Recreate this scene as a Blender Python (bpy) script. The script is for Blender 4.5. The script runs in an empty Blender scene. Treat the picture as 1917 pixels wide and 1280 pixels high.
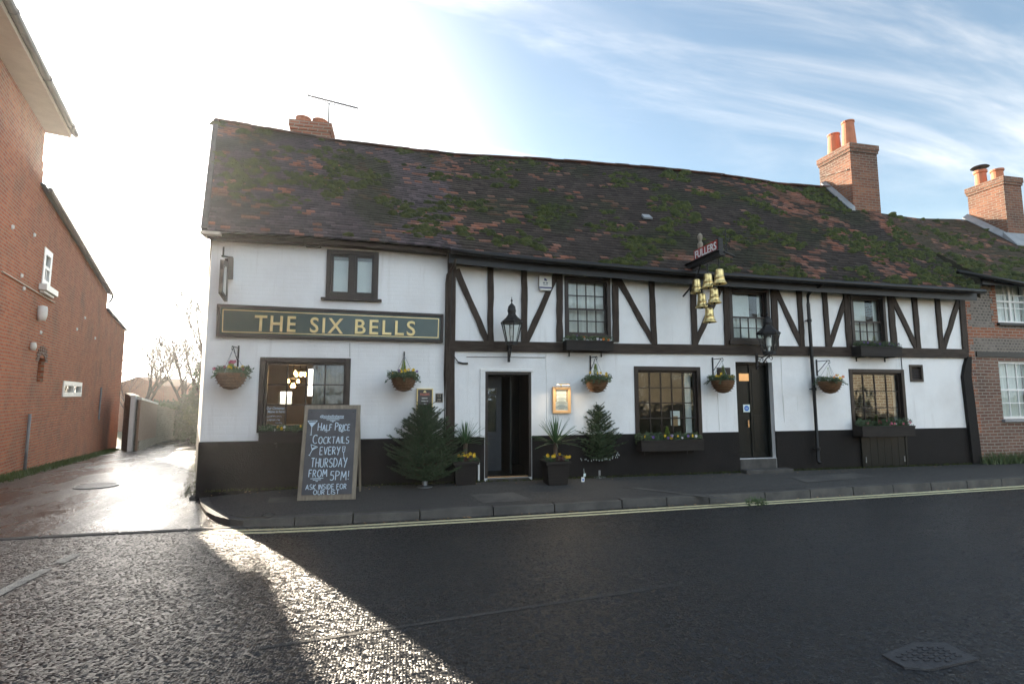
import bpy, math, random
import numpy as np
from mathutils import Vector, Matrix, noise as mnoise

R = math.radians
random.seed(7)
scene = bpy.context.scene
COL = scene.collection

# ------------------------------------------------------------------ camera
YAW, PITCH, CAMD, EYE = 12.2, 5.83, 9.6, 1.75
cd = bpy.data.cameras.new('camera')
cam = bpy.data.objects.new('camera', cd)
COL.objects.link(cam)
cam.location = (0, -CAMD, EYE)
cam.rotation_euler = (R(90 + PITCH), 0, R(-YAW))
cd.lens = 18.0
cd.sensor_width = 36.0
cd.clip_start = 0.05
cd.clip_end = 3000
scene.camera = cam

# ------------------------------------------------------------------ light
SUN_AZ, SUN_EL = -29.7, 15.2
EXPOSURE = 1.92
SKY = 0.08
GLARE_HAZE = .0008
NFILL = 8.6
SUNP = 5.0
scene.view_settings.view_transform = 'Standard'
scene.view_settings.look = 'None'
scene.view_settings.gamma = 1
scene.view_settings.use_curve_mapping = False
scene.view_settings.exposure = EXPOSURE
scene.cycles.use_denoising = True
scene.cycles.max_bounces = 8
scene.cycles.transparent_max_bounces = 16
scene.cycles.sample_clamp_indirect = 6.0
scene.cycles.caustics_reflective = False
scene.cycles.caustics_refractive = False

world = bpy.data.worlds.new('World')
scene.world = world
world.use_nodes = True
wt = world.node_tree
wt.nodes.clear()


def wn(kind, **kw):
    n = wt.nodes.new(kind)
    for k, v in kw.items():
        setattr(n, k, v)
    return n


wo = wn('ShaderNodeOutputWorld')
wbg = wn('ShaderNodeBackground')
wbg.inputs['Strength'].default_value = SKY
sky = wn('ShaderNodeTexSky', sky_type='NISHITA', sun_disc=False)
sky.sun_elevation = R(SUN_EL)
sky.sun_rotation = R(SUN_AZ)
sky.air_density = 1.0
sky.dust_density = 1.2
sky.ozone_density = 1.0
# high thin cirrus: streaks of ice cloud laid over the clear sky
tc = wn('ShaderNodeTexCoord')
sx = wn('ShaderNodeSeparateXYZ')
wt.links.new(tc.outputs['Generated'], sx.inputs[0])
zz = wn('ShaderNodeMath', operation='MAXIMUM')
wt.links.new(sx.outputs['Z'], zz.inputs[0]); zz.inputs[1].default_value = 0.0
za = wn('ShaderNodeMath', operation='ADD')
wt.links.new(zz.outputs[0], za.inputs[0]); za.inputs[1].default_value = 0.22
dx = wn('ShaderNodeMath', operation='DIVIDE'); dy = wn('ShaderNodeMath', operation='DIVIDE')
wt.links.new(sx.outputs['X'], dx.inputs[0]); wt.links.new(za.outputs[0], dx.inputs[1])
wt.links.new(sx.outputs['Y'], dy.inputs[0]); wt.links.new(za.outputs[0], dy.inputs[1])
cx = wn('ShaderNodeCombineXYZ')
wt.links.new(dx.outputs[0], cx.inputs[0]); wt.links.new(dy.outputs[0], cx.inputs[1])


def cloud_layer(rot, sc, scale, detail, lo, hi, dist, seed):
    mp = wn('ShaderNodeMapping')
    mp.inputs['Rotation'].default_value = (0, 0, R(rot))
    mp.inputs['Scale'].default_value = sc
    mp.inputs['Location'].default_value = (seed, seed * .7, 0)
    wt.links.new(cx.outputs[0], mp.inputs[0])
    nz = wn('ShaderNodeTexNoise')
    nz.inputs['Scale'].default_value = scale
    nz.inputs['Detail'].default_value = detail
    nz.inputs['Roughness'].default_value = .62
    nz.inputs['Distortion'].default_value = dist
    wt.links.new(mp.outputs[0], nz.inputs['Vector'])
    mr = wn('ShaderNodeMapRange')
    mr.interpolation_type = 'SMOOTHSTEP'
    mr.inputs['From Min'].default_value = lo
    mr.inputs['From Max'].default_value = hi
    wt.links.new(nz.outputs['Fac'], mr.inputs['Value'])
    return mr.outputs[0]


c1 = cloud_layer(-38, (.55, 2.6, 1), 1.3, 9, .44, .78, .7, 3.1)
c2 = cloud_layer(-25, (.8, 1.3, 1), .8, 6, .42, .75, .3, 9.4)
cm = wn('ShaderNodeMath', operation='MULTIPLY_ADD')
cm.use_clamp = True
wt.links.new(c1, cm.inputs[0]); cm.inputs[1].default_value = .75
c2s = wn('ShaderNodeMath', operation='MULTIPLY')
wt.links.new(c2, c2s.inputs[0]); c2s.inputs[1].default_value = .50
wt.links.new(c2s.outputs[0], cm.inputs[2])
# cloud colour: the sky's own light, whitened and a little brighter
bw = wn('ShaderNodeRGBToBW')
wt.links.new(sky.outputs[0], bw.inputs[0])
cb = wn('ShaderNodeMath', operation='MULTIPLY_ADD')
wt.links.new(bw.outputs[0], cb.inputs[0]); cb.inputs[1].default_value = 1.4; cb.inputs[2].default_value = 1.9
# white veil put round the sun to bleach its warm glow
_sd = (math.sin(R(SUN_AZ)) * math.cos(R(SUN_EL)), math.cos(R(SUN_AZ)) * math.cos(R(SUN_EL)), math.sin(R(SUN_EL)))
dt = wn('ShaderNodeVectorMath', operation='DOT_PRODUCT')
wt.links.new(tc.outputs['Generated'], dt.inputs[0]); dt.inputs[1].default_value = _sd
vm = wn('ShaderNodeMapRange'); vm.interpolation_type = 'SMOOTHSTEP'
vm.inputs['From Min'].default_value = .70; vm.inputs['From Max'].default_value = 1.0; vm.inputs['To Max'].default_value = .75
wt.links.new(dt.outputs['Value'], vm.inputs['Value'])
cmx = wn('ShaderNodeMath', operation='MAXIMUM')
wt.links.new(vm.outputs[0], cmx.inputs[0]); wt.links.new(cm.outputs[0], cmx.inputs[1])
cm = cmx
tintn = wn('ShaderNodeMixRGB', blend_type='MULTIPLY'); tintn.inputs[0].default_value = 1.0
tintn.inputs[2].default_value = (1.02, 1.03, .97, 1)
wt.links.new(sky.outputs[0], tintn.inputs[1])
mixc = wn('ShaderNodeMixRGB')
wt.links.new(cm.outputs[0], mixc.inputs[0])
wt.links.new(tintn.outputs[0], mixc.inputs[1])
wt.links.new(cb.outputs[0], mixc.inputs[2])
# bright bluish cloud added behind the camera, unseen, as fill for the facade
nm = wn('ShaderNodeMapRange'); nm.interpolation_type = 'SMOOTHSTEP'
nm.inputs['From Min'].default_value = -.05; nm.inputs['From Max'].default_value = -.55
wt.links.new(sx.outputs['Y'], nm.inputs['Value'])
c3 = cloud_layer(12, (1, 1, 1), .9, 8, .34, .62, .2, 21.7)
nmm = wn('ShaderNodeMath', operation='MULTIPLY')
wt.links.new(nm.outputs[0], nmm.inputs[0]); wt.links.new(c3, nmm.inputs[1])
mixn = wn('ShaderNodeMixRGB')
mixn.inputs[2].default_value = (NFILL * .80, NFILL * .96, NFILL * 1.12, 1)
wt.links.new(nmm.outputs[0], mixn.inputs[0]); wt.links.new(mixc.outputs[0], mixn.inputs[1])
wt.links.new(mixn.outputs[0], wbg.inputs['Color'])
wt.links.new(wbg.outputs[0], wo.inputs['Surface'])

sl = bpy.data.lights.new('sun', 'SUN')
sl.energy = SUNP
sl.angle = R(.55)
sl.color = (1.0, .86, .68)
sun = bpy.data.objects.new('sun', sl)
COL.objects.link(sun)
SUND = Vector((math.sin(R(SUN_AZ)) * math.cos(R(SUN_EL)), math.cos(R(SUN_AZ)) * math.cos(R(SUN_EL)), math.sin(R(SUN_EL))))
sun.rotation_euler = SUND.to_track_quat('Z', 'Y').to_euler()
sun.location = (-20, 40, 30)

# ------------------------------------------------------------------ measuring helpers
_F = 958.5
_a, _p = R(YAW), R(PITCH)
_fh = Vector((math.sin(_a), math.cos(_a), 0)); _rt = Vector((math.cos(_a), -math.sin(_a), 0)); _zz = Vector((0, 0, 1))
_FW = _fh * math.cos(_p) + _zz * math.sin(_p)
_UP = _zz * math.cos(_p) - _fh * math.sin(_p)
CP = Vector((0, -CAMD, EYE))


def ray(x, y):
    return _rt * ((x - 958.5) / _F) + _UP * ((640 - y) / _F) + _FW


def at(x, y, Y=0.0):
    v = ray(x, y)
    return CP + v * ((Y + CAMD) / v.y)


def atz(x, y, Z):
    v = ray(x, y)
    return CP + v * ((Z - EYE) / v.z)


def gz(X, Y):
    """height of the lane, which falls away gently behind the pub"""
    if Y > 3.0:
        return -.055 * min(Y - 3.0, 22.0)
    if -9.2 < Y < -2.0:
        return .10 * max(0, 1 - ((Y + 5.6) / 3.6) ** 2)
    return 0.0


def onground(x, y):
    v = ray(x, y)
    t = 1.0
    while t < 300:
        p = CP + v * t
        if p.z <= gz(p.x, p.y):
            return p
        t += .02
    return CP + v * t


def zat(x, y, P):
    v = ray(x, y)
    d = math.hypot(P.x - CP.x, P.y - CP.y)
    return EYE + v.z * d / math.hypot(v.x, v.y)


# ------------------------------------------------------------------ materials
def T(t, kind, **kw):
    n = t.nodes.new(kind)
    for k, v in kw.items():
        if hasattr(n, k):
            setattr(n, k, v)
        else:
            n.inputs[k].default_value = v
    return n


def newmat(name):
    m = bpy.data.materials.new(name)
    m.use_nodes = True
    t = m.node_tree
    return m, t, t.nodes['Principled BSDF']


def mat(name, c1, c2=None, scale=6, rough=.7, r2=None, bump=.15, bscale=60, detail=5, metal=0, stretch=(1, 1, 1), dist=.02, spec=.5, lo=.35, hi=.65):
    m, t, b = newmat(name)
    c2 = c2 or tuple(x * .7 for x in c1)
    tcn = T(t, 'ShaderNodeTexCoord')
    mp = T(t, 'ShaderNodeMapping')
    mp.inputs['Scale'].default_value = stretch
    t.links.new(tcn.outputs['Object'], mp.inputs[0])
    nz = T(t, 'ShaderNodeTexNoise', Scale=scale, Detail=detail, Roughness=.6)
    t.links.new(mp.outputs[0], nz.inputs['Vector'])
    mr = T(t, 'ShaderNodeMapRange')
    mr.inputs['From Min'].default_value = lo; mr.inputs['From Max'].default_value = hi
    t.links.new(nz.outputs['Fac'], mr.inputs['Value'])
    mx = T(t, 'ShaderNodeMixRGB')
    mx.inputs[1].default_value = (*c1, 1); mx.inputs[2].default_value = (*c2, 1)
    t.links.new(mr.outputs[0], mx.inputs[0])
    t.links.new(mx.outputs[0], b.inputs['Base Color'])
    b.inputs['Roughness'].default_value = rough
    b.inputs['Metallic'].default_value = metal
    b.inputs['Specular IOR Level'].default_value = spec
    if r2 is not None:
        rr = T(t, 'ShaderNodeMapRange')
        rr.inputs['To Min'].default_value = rough; rr.inputs['To Max'].default_value = r2
        t.links.new(mr.outputs[0], rr.inputs['Value'])
        t.links.new(rr.outputs[0], b.inputs['Roughness'])
    if bump:
        n2 = T(t, 'ShaderNodeTexNoise', Scale=bscale, Detail=4, Roughness=.6)
        t.links.new(mp.outputs[0], n2.inputs['Vector'])
        bp = T(t, 'ShaderNodeBump', Strength=bump, Distance=dist)
        t.links.new(n2.outputs['Fac'], bp.inputs['Height'])
        t.links.new(bp.outputs[0], b.inputs['Normal'])
    return m


def brickmat(name, ca, cb, mortar, angle=0.0, bump=.6, dark=(.10, .055, .04), size=(.225, .075), msize=.012, weather=(.3, .24, .2), dlo=.48):
    """brickwork laid along the wall's own direction (angle in degrees in plan)"""
    m, t, b = newmat(name)
    tcn = T(t, 'ShaderNodeTexCoord')
    vr = T(t, 'ShaderNodeVectorRotate', rotation_type='Z_AXIS')
    vr.inputs['Angle'].default_value = R(angle)
    t.links.new(tcn.outputs['Object'], vr.inputs['Vector'])
    s = T(t, 'ShaderNodeSeparateXYZ')
    t.links.new(vr.outputs[0], s.inputs[0])
    ad = T(t, 'ShaderNodeMath', operation='ADD')
    t.links.new(s.outputs['X'], ad.inputs[0]); t.links.new(s.outputs['Y'], ad.inputs[1])
    cb_ = T(t, 'ShaderNodeCombineXYZ')
    t.links.new(ad.outputs[0], cb_.inputs[0]); t.links.new(s.outputs['Z'], cb_.inputs[1])
    # small wander so that the courses are not ruler straight
    nw = T(t, 'ShaderNodeTexNoise', Scale=1.3, Detail=2)
    t.links.new(cb_.outputs[0], nw.inputs['Vector'])
    sv = T(t, 'ShaderNodeVectorMath', operation='MULTIPLY_ADD')
    sv.inputs[1].default_value = (.03, .03, 0)
    t.links.new(nw.outputs['Color'], sv.inputs[0]); t.links.new(cb_.outputs[0], sv.inputs[2])
    br = T(t, 'ShaderNodeTexBrick')
    br.offset = .5
    br.inputs['Color1'].default_value = (0, 0, 0, 1); br.inputs['Color2'].default_value = (1, 1, 1, 1)
    br.inputs['Mortar'].default_value = (.5, .5, .5, 1)
    br.inputs['Scale'].default_value = 1
    br.inputs['Brick Width'].default_value = size[0]; br.inputs['Row Height'].default_value = size[1]
    br.inputs['Mortar Size'].default_value = msize; br.inputs['Mortar Smooth'].default_value = .25
    t.links.new(sv.outputs[0], br.inputs['Vector'])
    bwn = T(t, 'ShaderNodeRGBToBW')
    t.links.new(br.outputs['Color'], bwn.inputs[0])
    mx = T(t, 'ShaderNodeMixRGB')
    mx.inputs[1].default_value = (*ca, 1); mx.inputs[2].default_value = (*cb, 1)
    t.links.new(bwn.outputs[0], mx.inputs[0])
    # burnt and weathered patches
    n1 = T(t, 'ShaderNodeTexNoise', Scale=.9, Detail=6, Roughness=.65)
    t.links.new(cb_.outputs[0], n1.inputs['Vector'])
    m1 = T(t, 'ShaderNodeMapRange'); m1.inputs['From Min'].default_value = dlo; m1.inputs['From Max'].default_value = dlo + .27
    m1.inputs['To Max'].default_value = .8
    t.links.new(n1.outputs['Fac'], m1.inputs['Value'])
    mx2 = T(t, 'ShaderNodeMixRGB'); mx2.inputs[2].default_value = (*dark, 1)
    t.links.new(m1.outputs[0], mx2.inputs[0]); t.links.new(mx.outputs[0], mx2.inputs[1])
    n3 = T(t, 'ShaderNodeTexNoise', Scale=3.3, Detail=7, Roughness=.7)
    t.links.new(cb_.outputs[0], n3.inputs['Vector'])
    m3 = T(t, 'ShaderNodeMapRange'); m3.inputs['From Min'].default_value = .58; m3.inputs['From Max'].default_value = .74
    m3.inputs['To Max'].default_value = .55
    t.links.new(n3.outputs['Fac'], m3.inputs['Value'])
    mx4 = T(t, 'ShaderNodeMixRGB'); mx4.inputs[2].default_value = (*weather, 1)
    t.links.new(m3.outputs[0], mx4.inputs[0]); t.links.new(mx2.outputs[0], mx4.inputs[1])
    mx3 = T(t, 'ShaderNodeMixRGB'); mx3.inputs[2].default_value = (*mortar, 1)
    t.links.new(br.outputs['Fac'], mx3.inputs[0]); t.links.new(mx4.outputs[0], mx3.inputs[1])
    t.links.new(mx3.outputs[0], b.inputs['Base Color'])
    b.inputs['Roughness'].default_value = .88
    n2 = T(t, 'ShaderNodeTexNoise', Scale=45, Detail=4)
    t.links.new(cb_.outputs[0], n2.inputs['Vector'])
    hh = T(t, 'ShaderNodeMath', operation='MULTIPLY_ADD')
    t.links.new(br.outputs['Fac'], hh.inputs[0]); hh.inputs[1].default_value = -1.0
    t.links.new(n2.outputs['Fac'], hh.inputs[2])
    bp = T(t, 'ShaderNodeBump', Strength=bump, Distance=.012)
    t.links.new(hh.outputs[0], bp.inputs['Height'])
    t.links.new(bp.outputs[0], b.inputs['Normal'])
    return m


def wallmat(name, base, dirt, rough_scale, bump, courses=False):
    """white masonry paint over old brick or roughcast, with streaks and grime of its own"""
    m, t, b = newmat(name)
    tcn = T(t, 'ShaderNodeTexCoord')
    n1 = T(t, 'ShaderNodeTexNoise', Scale=1.1, Detail=6, Roughness=.6)
    t.links.new(tcn.outputs['Object'], n1.inputs['Vector'])
    m1 = T(t, 'ShaderNodeMapRange'); m1.inputs['From Min'].default_value = .45; m1.inputs['From Max'].default_value = .8
    m1.inputs['To Max'].default_value = .55
    t.links.new(n1.outputs['Fac'], m1.inputs['Value'])
    mp = T(t, 'ShaderNodeMapping'); mp.inputs['Scale'].default_value = (7, 7, .6)
    t.links.new(tcn.outputs['Object'], mp.inputs[0])
    n3 = T(t, 'ShaderNodeTexNoise', Scale=1.0, Detail=6, Roughness=.65)
    t.links.new(mp.outputs[0], n3.inputs['Vector'])
    m3 = T(t, 'ShaderNodeMapRange'); m3.inputs['From Min'].default_value = .55; m3.inputs['From Max'].default_value = .85
    m3.inputs['To Max'].default_value = .75
    t.links.new(n3.outputs['Fac'], m3.inputs['Value'])
    ad = T(t, 'ShaderNodeMath', operation='MAXIMUM')
    t.links.new(m1.outputs[0], ad.inputs[0]); t.links.new(m3.outputs[0], ad.inputs[1])
    mx = T(t, 'ShaderNodeMixRGB')
    mx.inputs[1].default_value = (*base, 1); mx.inputs[2].default_value = (*dirt, 1)
    t.links.new(ad.outputs[0], mx.inputs[0])
    t.links.new(mx.outputs[0], b.inputs['Base Color'])
    b.inputs['Roughness'].default_value = .75
    n2 = T(t, 'ShaderNodeTexNoise', Scale=rough_scale, Detail=5, Roughness=.65)
    t.links.new(tcn.outputs['Object'], n2.inputs['Vector'])
    h = n2.outputs['Fac']
    n5 = T(t, 'ShaderNodeTexNoise', Scale=3.0, Detail=3, Roughness=.5)
    t.links.new(tcn.outputs['Object'], n5.inputs['Vector'])
    sm = T(t, 'ShaderNodeMath', operation='MULTIPLY_ADD')
    t.links.new(n5.outputs['Fac'], sm.inputs[0]); sm.inputs[1].default_value = 1.5
    t.links.new(h, sm.inputs[2]); h = sm.outputs[0]
    if courses:
        s = T(t, 'ShaderNodeSeparateXYZ'); t.links.new(tcn.outputs['Object'], s.inputs[0])
        c = T(t, 'ShaderNodeCombineXYZ')
        t.links.new(s.outputs['X'], c.inputs[0]); t.links.new(s.outputs['Z'], c.inputs[1])
        br = T(t, 'ShaderNodeTexBrick'); br.offset = .5
        br.inputs['Scale'].default_value = 1
        br.inputs['Brick Width'].default_value = .225; br.inputs['Row Height'].default_value = .075
        br.inputs['Mortar Size'].default_value = .012; br.inputs['Mortar Smooth'].default_value = .8
        t.links.new(c.outputs[0], br.inputs['Vector'])
        s2 = T(t, 'ShaderNodeMath', operation='MULTIPLY_ADD')
        t.links.new(br.outputs['Fac'], s2.inputs[0]); s2.inputs[1].default_value = -.45
        t.links.new(h, s2.inputs[2]); h = s2.outputs[0]
    bp = T(t, 'ShaderNodeBump', Strength=bump, Distance=.012)
    t.links.new(h, bp.inputs['Height'])
    t.links.new(bp.outputs[0], b.inputs['Normal'])
    return m


def attrmat(name, rough=.75, bump=.3, spec=.5):
    """colour comes from each tile's own colour attribute"""
    m, t, b = newmat(name)
    a = T(t, 'ShaderNodeAttribute'); a.attribute_name = 'tilecol'
    tcn = T(t, 'ShaderNodeTexCoord')
    n1 = T(t, 'ShaderNodeTexNoise', Scale=22, Detail=5, Roughness=.65)
    t.links.new(tcn.outputs['Object'], n1.inputs['Vector'])
    m1 = T(t, 'ShaderNodeMapRange'); m1.inputs['From Min'].default_value = .25; m1.inputs['From Max'].default_value = .75
    m1.inputs['To Min'].default_value = .62; m1.inputs['To Max'].default_value = 1.38
    t.links.new(n1.outputs['Fac'], m1.inputs['Value'])
    mx = T(t, 'ShaderNodeVectorMath', operation='SCALE')
    t.links.new(a.outputs['Color'], mx.inputs[0]); t.links.new(m1.outputs[0], mx.inputs['Scale'])
    t.links.new(mx.outputs[0], b.inputs['Base Color'])
    b.inputs['Roughness'].default_value = rough
    b.inputs['Specular IOR Level'].default_value = spec
    n2 = T(t, 'ShaderNodeTexNoise', Scale=70, Detail=4)
    t.links.new(tcn.outputs['Object'], n2.inputs['Vector'])
    bp = T(t, 'ShaderNodeBump', Strength=bump, Distance=.01)
    t.links.new(n2.outputs['Fac'], bp.inputs['Height'])
    t.links.new(bp.outputs[0], b.inputs['Normal'])
    return m


def glassmat(name, tint=(.9, .93, .92), ior=1.5, wob=.02, rough=.0):
    m = bpy.data.materials.new(name)
    m.use_nodes = True
    t = m.node_tree
    t.nodes.clear()
    o = T(t, 'ShaderNodeOutputMaterial')
    tr = T(t, 'ShaderNodeBsdfTransparent'); tr.inputs[0].default_value = (*tint, 1)
    gl = T(t, 'ShaderNodeBsdfGlossy'); gl.inputs['Roughness'].default_value = rough
    lw = T(t, 'ShaderNodeLayerWeight'); lw.inputs['Blend'].default_value = .5
    pw = T(t, 'ShaderNodeMath', operation='POWER'); t.links.new(lw.outputs['Facing'], pw.inputs[0]); pw.inputs[1].default_value = 5.0
    fr = T(t, 'ShaderNodeMath', operation='MULTIPLY_ADD'); f0 = ((ior - 1) / (ior + 1)) ** 2
    t.links.new(pw.outputs[0], fr.inputs[0]); fr.inputs[1].default_value = 1 - f0; fr.inputs[2].default_value = f0
    tcn = T(t, 'ShaderNodeTexCoord')
    nz = T(t, 'ShaderNodeTexNoise', Scale=3.0, Detail=2)
    t.links.new(tcn.outputs['Object'], nz.inputs['Vector'])
    bp = T(t, 'ShaderNodeBump', Strength=wob, Distance=.2)
    t.links.new(nz.outputs['Fac'], bp.inputs['Height'])
    t.links.new(bp.outputs[0], gl.inputs['Normal'])
    mx = T(t, 'ShaderNodeMixShader')
    t.links.new(fr.outputs[0], mx.inputs[0]); t.links.new(tr.outputs[0], mx.inputs[1]); t.links.new(gl.outputs[0], mx.inputs[2])
    t.links.new(mx.outputs[0], o.inputs[0])
    return m


def leafmat(name, c1, c2, rough=.55, trans=.0, scale=14):
    m = mat(name, c1, c2, scale=scale, rough=rough, bump=0, lo=.3, hi=.7)
    return m


def emit(name, col, power):
    m, t, b = newmat(name)
    b.inputs['Base Color'].default_value = (*col, 1)
    b.inputs['Emission Color'].default_value = (*col, 1)
    b.inputs['Emission Strength'].default_value = power
    return m


def asphalt(name, c1, c2, chip, bump, r_lo, r_hi, wet=False, cd=.012, spec=.5, tilt=.5):
    m, t, b = newmat(name)
    b.inputs['Specular IOR Level'].default_value = spec
    tcn = T(t, 'ShaderNodeTexCoord')
    vo = T(t, 'ShaderNodeTexVoronoi', Scale=chip)
    vo.feature = 'F1'
    t.links.new(tcn.outputs['Object'], vo.inputs['Vector'])
    nz = T(t, 'ShaderNodeTexNoise', Scale=chip * .45, Detail=6, Roughness=.7)
    t.links.new(tcn.outputs['Object'], nz.inputs['Vector'])
    big = T(t, 'ShaderNodeTexNoise', Scale=.55, Detail=5, Roughness=.6)
    mp = T(t, 'ShaderNodeMapping'); mp.inputs['Scale'].default_value = (.35, 1.6, 1) if not wet else (1.5, .5, 1)
    t.links.new(tcn.outputs['Object'], mp.inputs[0]); t.links.new(mp.outputs[0], big.inputs['Vector'])
    mr = T(t, 'ShaderNodeMapRange'); mr.inputs['From Min'].default_value = .32; mr.inputs['From Max'].default_value = .68
    t.links.new(big.outputs['Fac'], mr.inputs['Value'])
    # binder-rich smooth smears between patches of open stone
    pt = T(t, 'ShaderNodeTexNoise', Scale=7.0, Detail=5, Roughness=.65)
    mp2 = T(t, 'ShaderNodeMapping'); mp2.inputs['Scale'].default_value = (.55, 1.3, 1)
    t.links.new(tcn.outputs['Object'], mp2.inputs[0]); t.links.new(mp2.outputs[0], pt.inputs['Vector'])
    pm = T(t, 'ShaderNodeMapRange'); pm.inputs['From Min'].default_value = .40; pm.inputs['From Max'].default_value = .60
    t.links.new(pt.outputs['Fac'], pm.inputs['Value'])
    mx = T(t, 'ShaderNodeMixRGB'); mx.inputs[1].default_value = (*c1, 1); mx.inputs[2].default_value = (*c2, 1)
    vr = T(t, 'ShaderNodeMixRGB'); vr.blend_type = 'MIX'; vr.inputs[0].default_value = .55
    t.links.new(mr.outputs[0], vr.inputs[1]); t.links.new(vo.outputs['Color'], vr.inputs[2])
    bwv = T(t, 'ShaderNodeRGBToBW'); t.links.new(vr.outputs[0], bwv.inputs[0])
    t.links.new(bwv.outputs[0], mx.inputs[0])
    t.links.new(mx.outputs[0], b.inputs['Base Color'])
    rr = T(t, 'ShaderNodeMapRange'); rr.inputs['To Min'].default_value = r_lo; rr.inputs['To Max'].default_value = r_hi
    t.links.new(mr.outputs[0], rr.inputs['Value'])
    t.links.new(rr.outputs[0], b.inputs['Roughness'])
    vs = T(t, 'ShaderNodeSeparateColor'); t.links.new(vo.outputs['Color'], vs.inputs[0])
    hp = T(t, 'ShaderNodeMath', operation='POWER'); t.links.new(vo.outputs['Distance'], hp.inputs[0]); hp.inputs[1].default_value = 2.2
    hm = T(t, 'ShaderNodeMath', operation='MULTIPLY_ADD'); t.links.new(hp.outputs[0], hm.inputs[0]); hm.inputs[1].default_value = -1.6
    t.links.new(vs.outputs[0], hm.inputs[2])
    h = T(t, 'ShaderNodeMath', operation='MULTIPLY_ADD')
    t.links.new(nz.outputs['Fac'], h.inputs[0]); h.inputs[1].default_value = .9
    t.links.new(hm.outputs[0], h.inputs[2])
    h2 = T(t, 'ShaderNodeMath', operation='MULTIPLY')
    t.links.new(h.outputs[0], h2.inputs[0])
    k = T(t, 'ShaderNodeMapRange'); k.inputs['To Min'].default_value = .25; k.inputs['To Max'].default_value = 1.0
    t.links.new((mr if wet else pm).outputs[0], k.inputs['Value'])
    t.links.new(k.outputs[0], h2.inputs[1])
    bp = T(t, 'ShaderNodeBump', Strength=bump, Distance=cd)
    t.links.new(h2.outputs[0], bp.inputs['Height'])
    # every stone of the dressing lies at its own slant
    sb = T(t, 'ShaderNodeVectorMath', operation='SUBTRACT'); sb.inputs[1].default_value = (.5, .5, .5)
    t.links.new(vo.outputs['Color'], sb.inputs[0])
    km = T(t, 'ShaderNodeMapRange'); km.inputs['To Min'].default_value = tilt * .75; km.inputs['To Max'].default_value = tilt
    t.links.new((mr if wet else pm).outputs[0], km.inputs['Value'])
    sc_ = T(t, 'ShaderNodeVectorMath', operation='SCALE'); t.links.new(sb.outputs[0], sc_.inputs[0]); t.links.new(km.outputs[0], sc_.inputs['Scale'])
    fl = T(t, 'ShaderNodeVectorMath', operation='MULTIPLY'); fl.inputs[1].default_value = (1, 1, 0); t.links.new(sc_.outputs[0], fl.inputs[0])
    gn = T(t, 'ShaderNodeNewGeometry')
    an = T(t, 'ShaderNodeVectorMath', operation='ADD'); t.links.new(gn.outputs['Normal'], an.inputs[0]); t.links.new(fl.outputs[0], an.inputs[1])
    nn = T(t, 'ShaderNodeVectorMath', operation='NORMALIZE'); t.links.new(an.outputs[0], nn.inputs[0])
    t.links.new(nn.outputs[0], bp.inputs['Normal'])
    t.links.new(bp.outputs[0], b.inputs['Normal'])
    return m


M = {}
M['white_brick'] = wallmat('white_painted_brick', (.86, .86, .85), (.60, .575, .55), 60, .24, courses=True)
M['roughcast'] = wallmat('white_roughcast', (.86, .86, .85), (.60, .575, .55), 70, .6)
M['plinth'] = mat('black_plinth_paint', (.009, .0082, .008), (.019, .0165, .0155), scale=1.6, rough=.6, r2=.8, bump=.35, bscale=50, spec=0.18)
M['timber'] = mat('brown_stained_timber', (.030, .021, .016), (.060, .044, .034), scale=3, rough=.65, bump=.35, bscale=9, stretch=(7, 7, 1.2), spec=0.2)
M['timber_h'] = mat('brown_stained_beam', (.030, .021, .016), (.060, .044, .034), scale=3, rough=.65, bump=.35, bscale=9, stretch=(1.2, 7, 7), spec=0.2)
M['frame'] = mat('brown_window_paint', (.026, .019, .0165), (.036, .027, .022), scale=5, rough=.42, bump=.1, bscale=30, spec=0.3)
M['black'] = mat('black_gloss_paint', (.007, .007, .0075), (.013, .013, .013), scale=8, rough=.38, bump=.08, bscale=40, spec=0.3)
M['iron'] = mat('black_wrought_iron', (.014, .014, .015), (.028, .026, .025), scale=25, rough=.5, bump=.2, bscale=90, spec=0.3)
M['box'] = mat('dark_brown_planter_wood', (.018, .015, .014), (.028, .024, .021), scale=4, rough=.6, bump=.2, bscale=25, stretch=(1, 1, 5), spec=0.2)
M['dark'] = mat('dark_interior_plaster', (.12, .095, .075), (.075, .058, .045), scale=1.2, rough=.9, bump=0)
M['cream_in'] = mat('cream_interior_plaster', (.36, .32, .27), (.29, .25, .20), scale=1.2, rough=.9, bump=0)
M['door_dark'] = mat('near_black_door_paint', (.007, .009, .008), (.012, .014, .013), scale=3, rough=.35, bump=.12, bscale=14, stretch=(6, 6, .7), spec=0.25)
M['door_blue'] = mat('slate_blue_door_paint', (.030, .036, .044), (.040, .048, .058), scale=3, rough=.35, bump=.08, bscale=20, spec=0.3)
M['glass'] = glassmat('old_window_glass', ior=1.55, wob=.03)
M['lampglass'] = glassmat('lantern_glass', (.93, .96, .94), 1.45, .02)
M['net'] = mat('net_curtain_cloth', (.86, .85, .82), (.74, .73, .70), scale=3, rough=.9, bump=.2, bscale=10, stretch=(9, 1, .6))
M['blind'] = mat('white_roller_blind', (.75, .76, .75), (.68, .69, .69), scale=2, rough=.85, bump=0)
M['drape'] = mat('grey_velvet_curtain', (.30, .28, .27), (.20, .185, .18), scale=4, rough=.95, bump=0)
M['tile'] = attrmat('clay_roof_tile', .85, .45, .22)
M['moss'] = mat('roof_moss', (.018, .028, .006), (.066, .078, .014), scale=6, rough=.95, bump=.9, bscale=45, dist=.03)
M['lead'] = mat('lead_flashing', (.20, .21, .22), (.28, .29, .30), scale=5, rough=.5, bump=.15, bscale=12)
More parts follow.
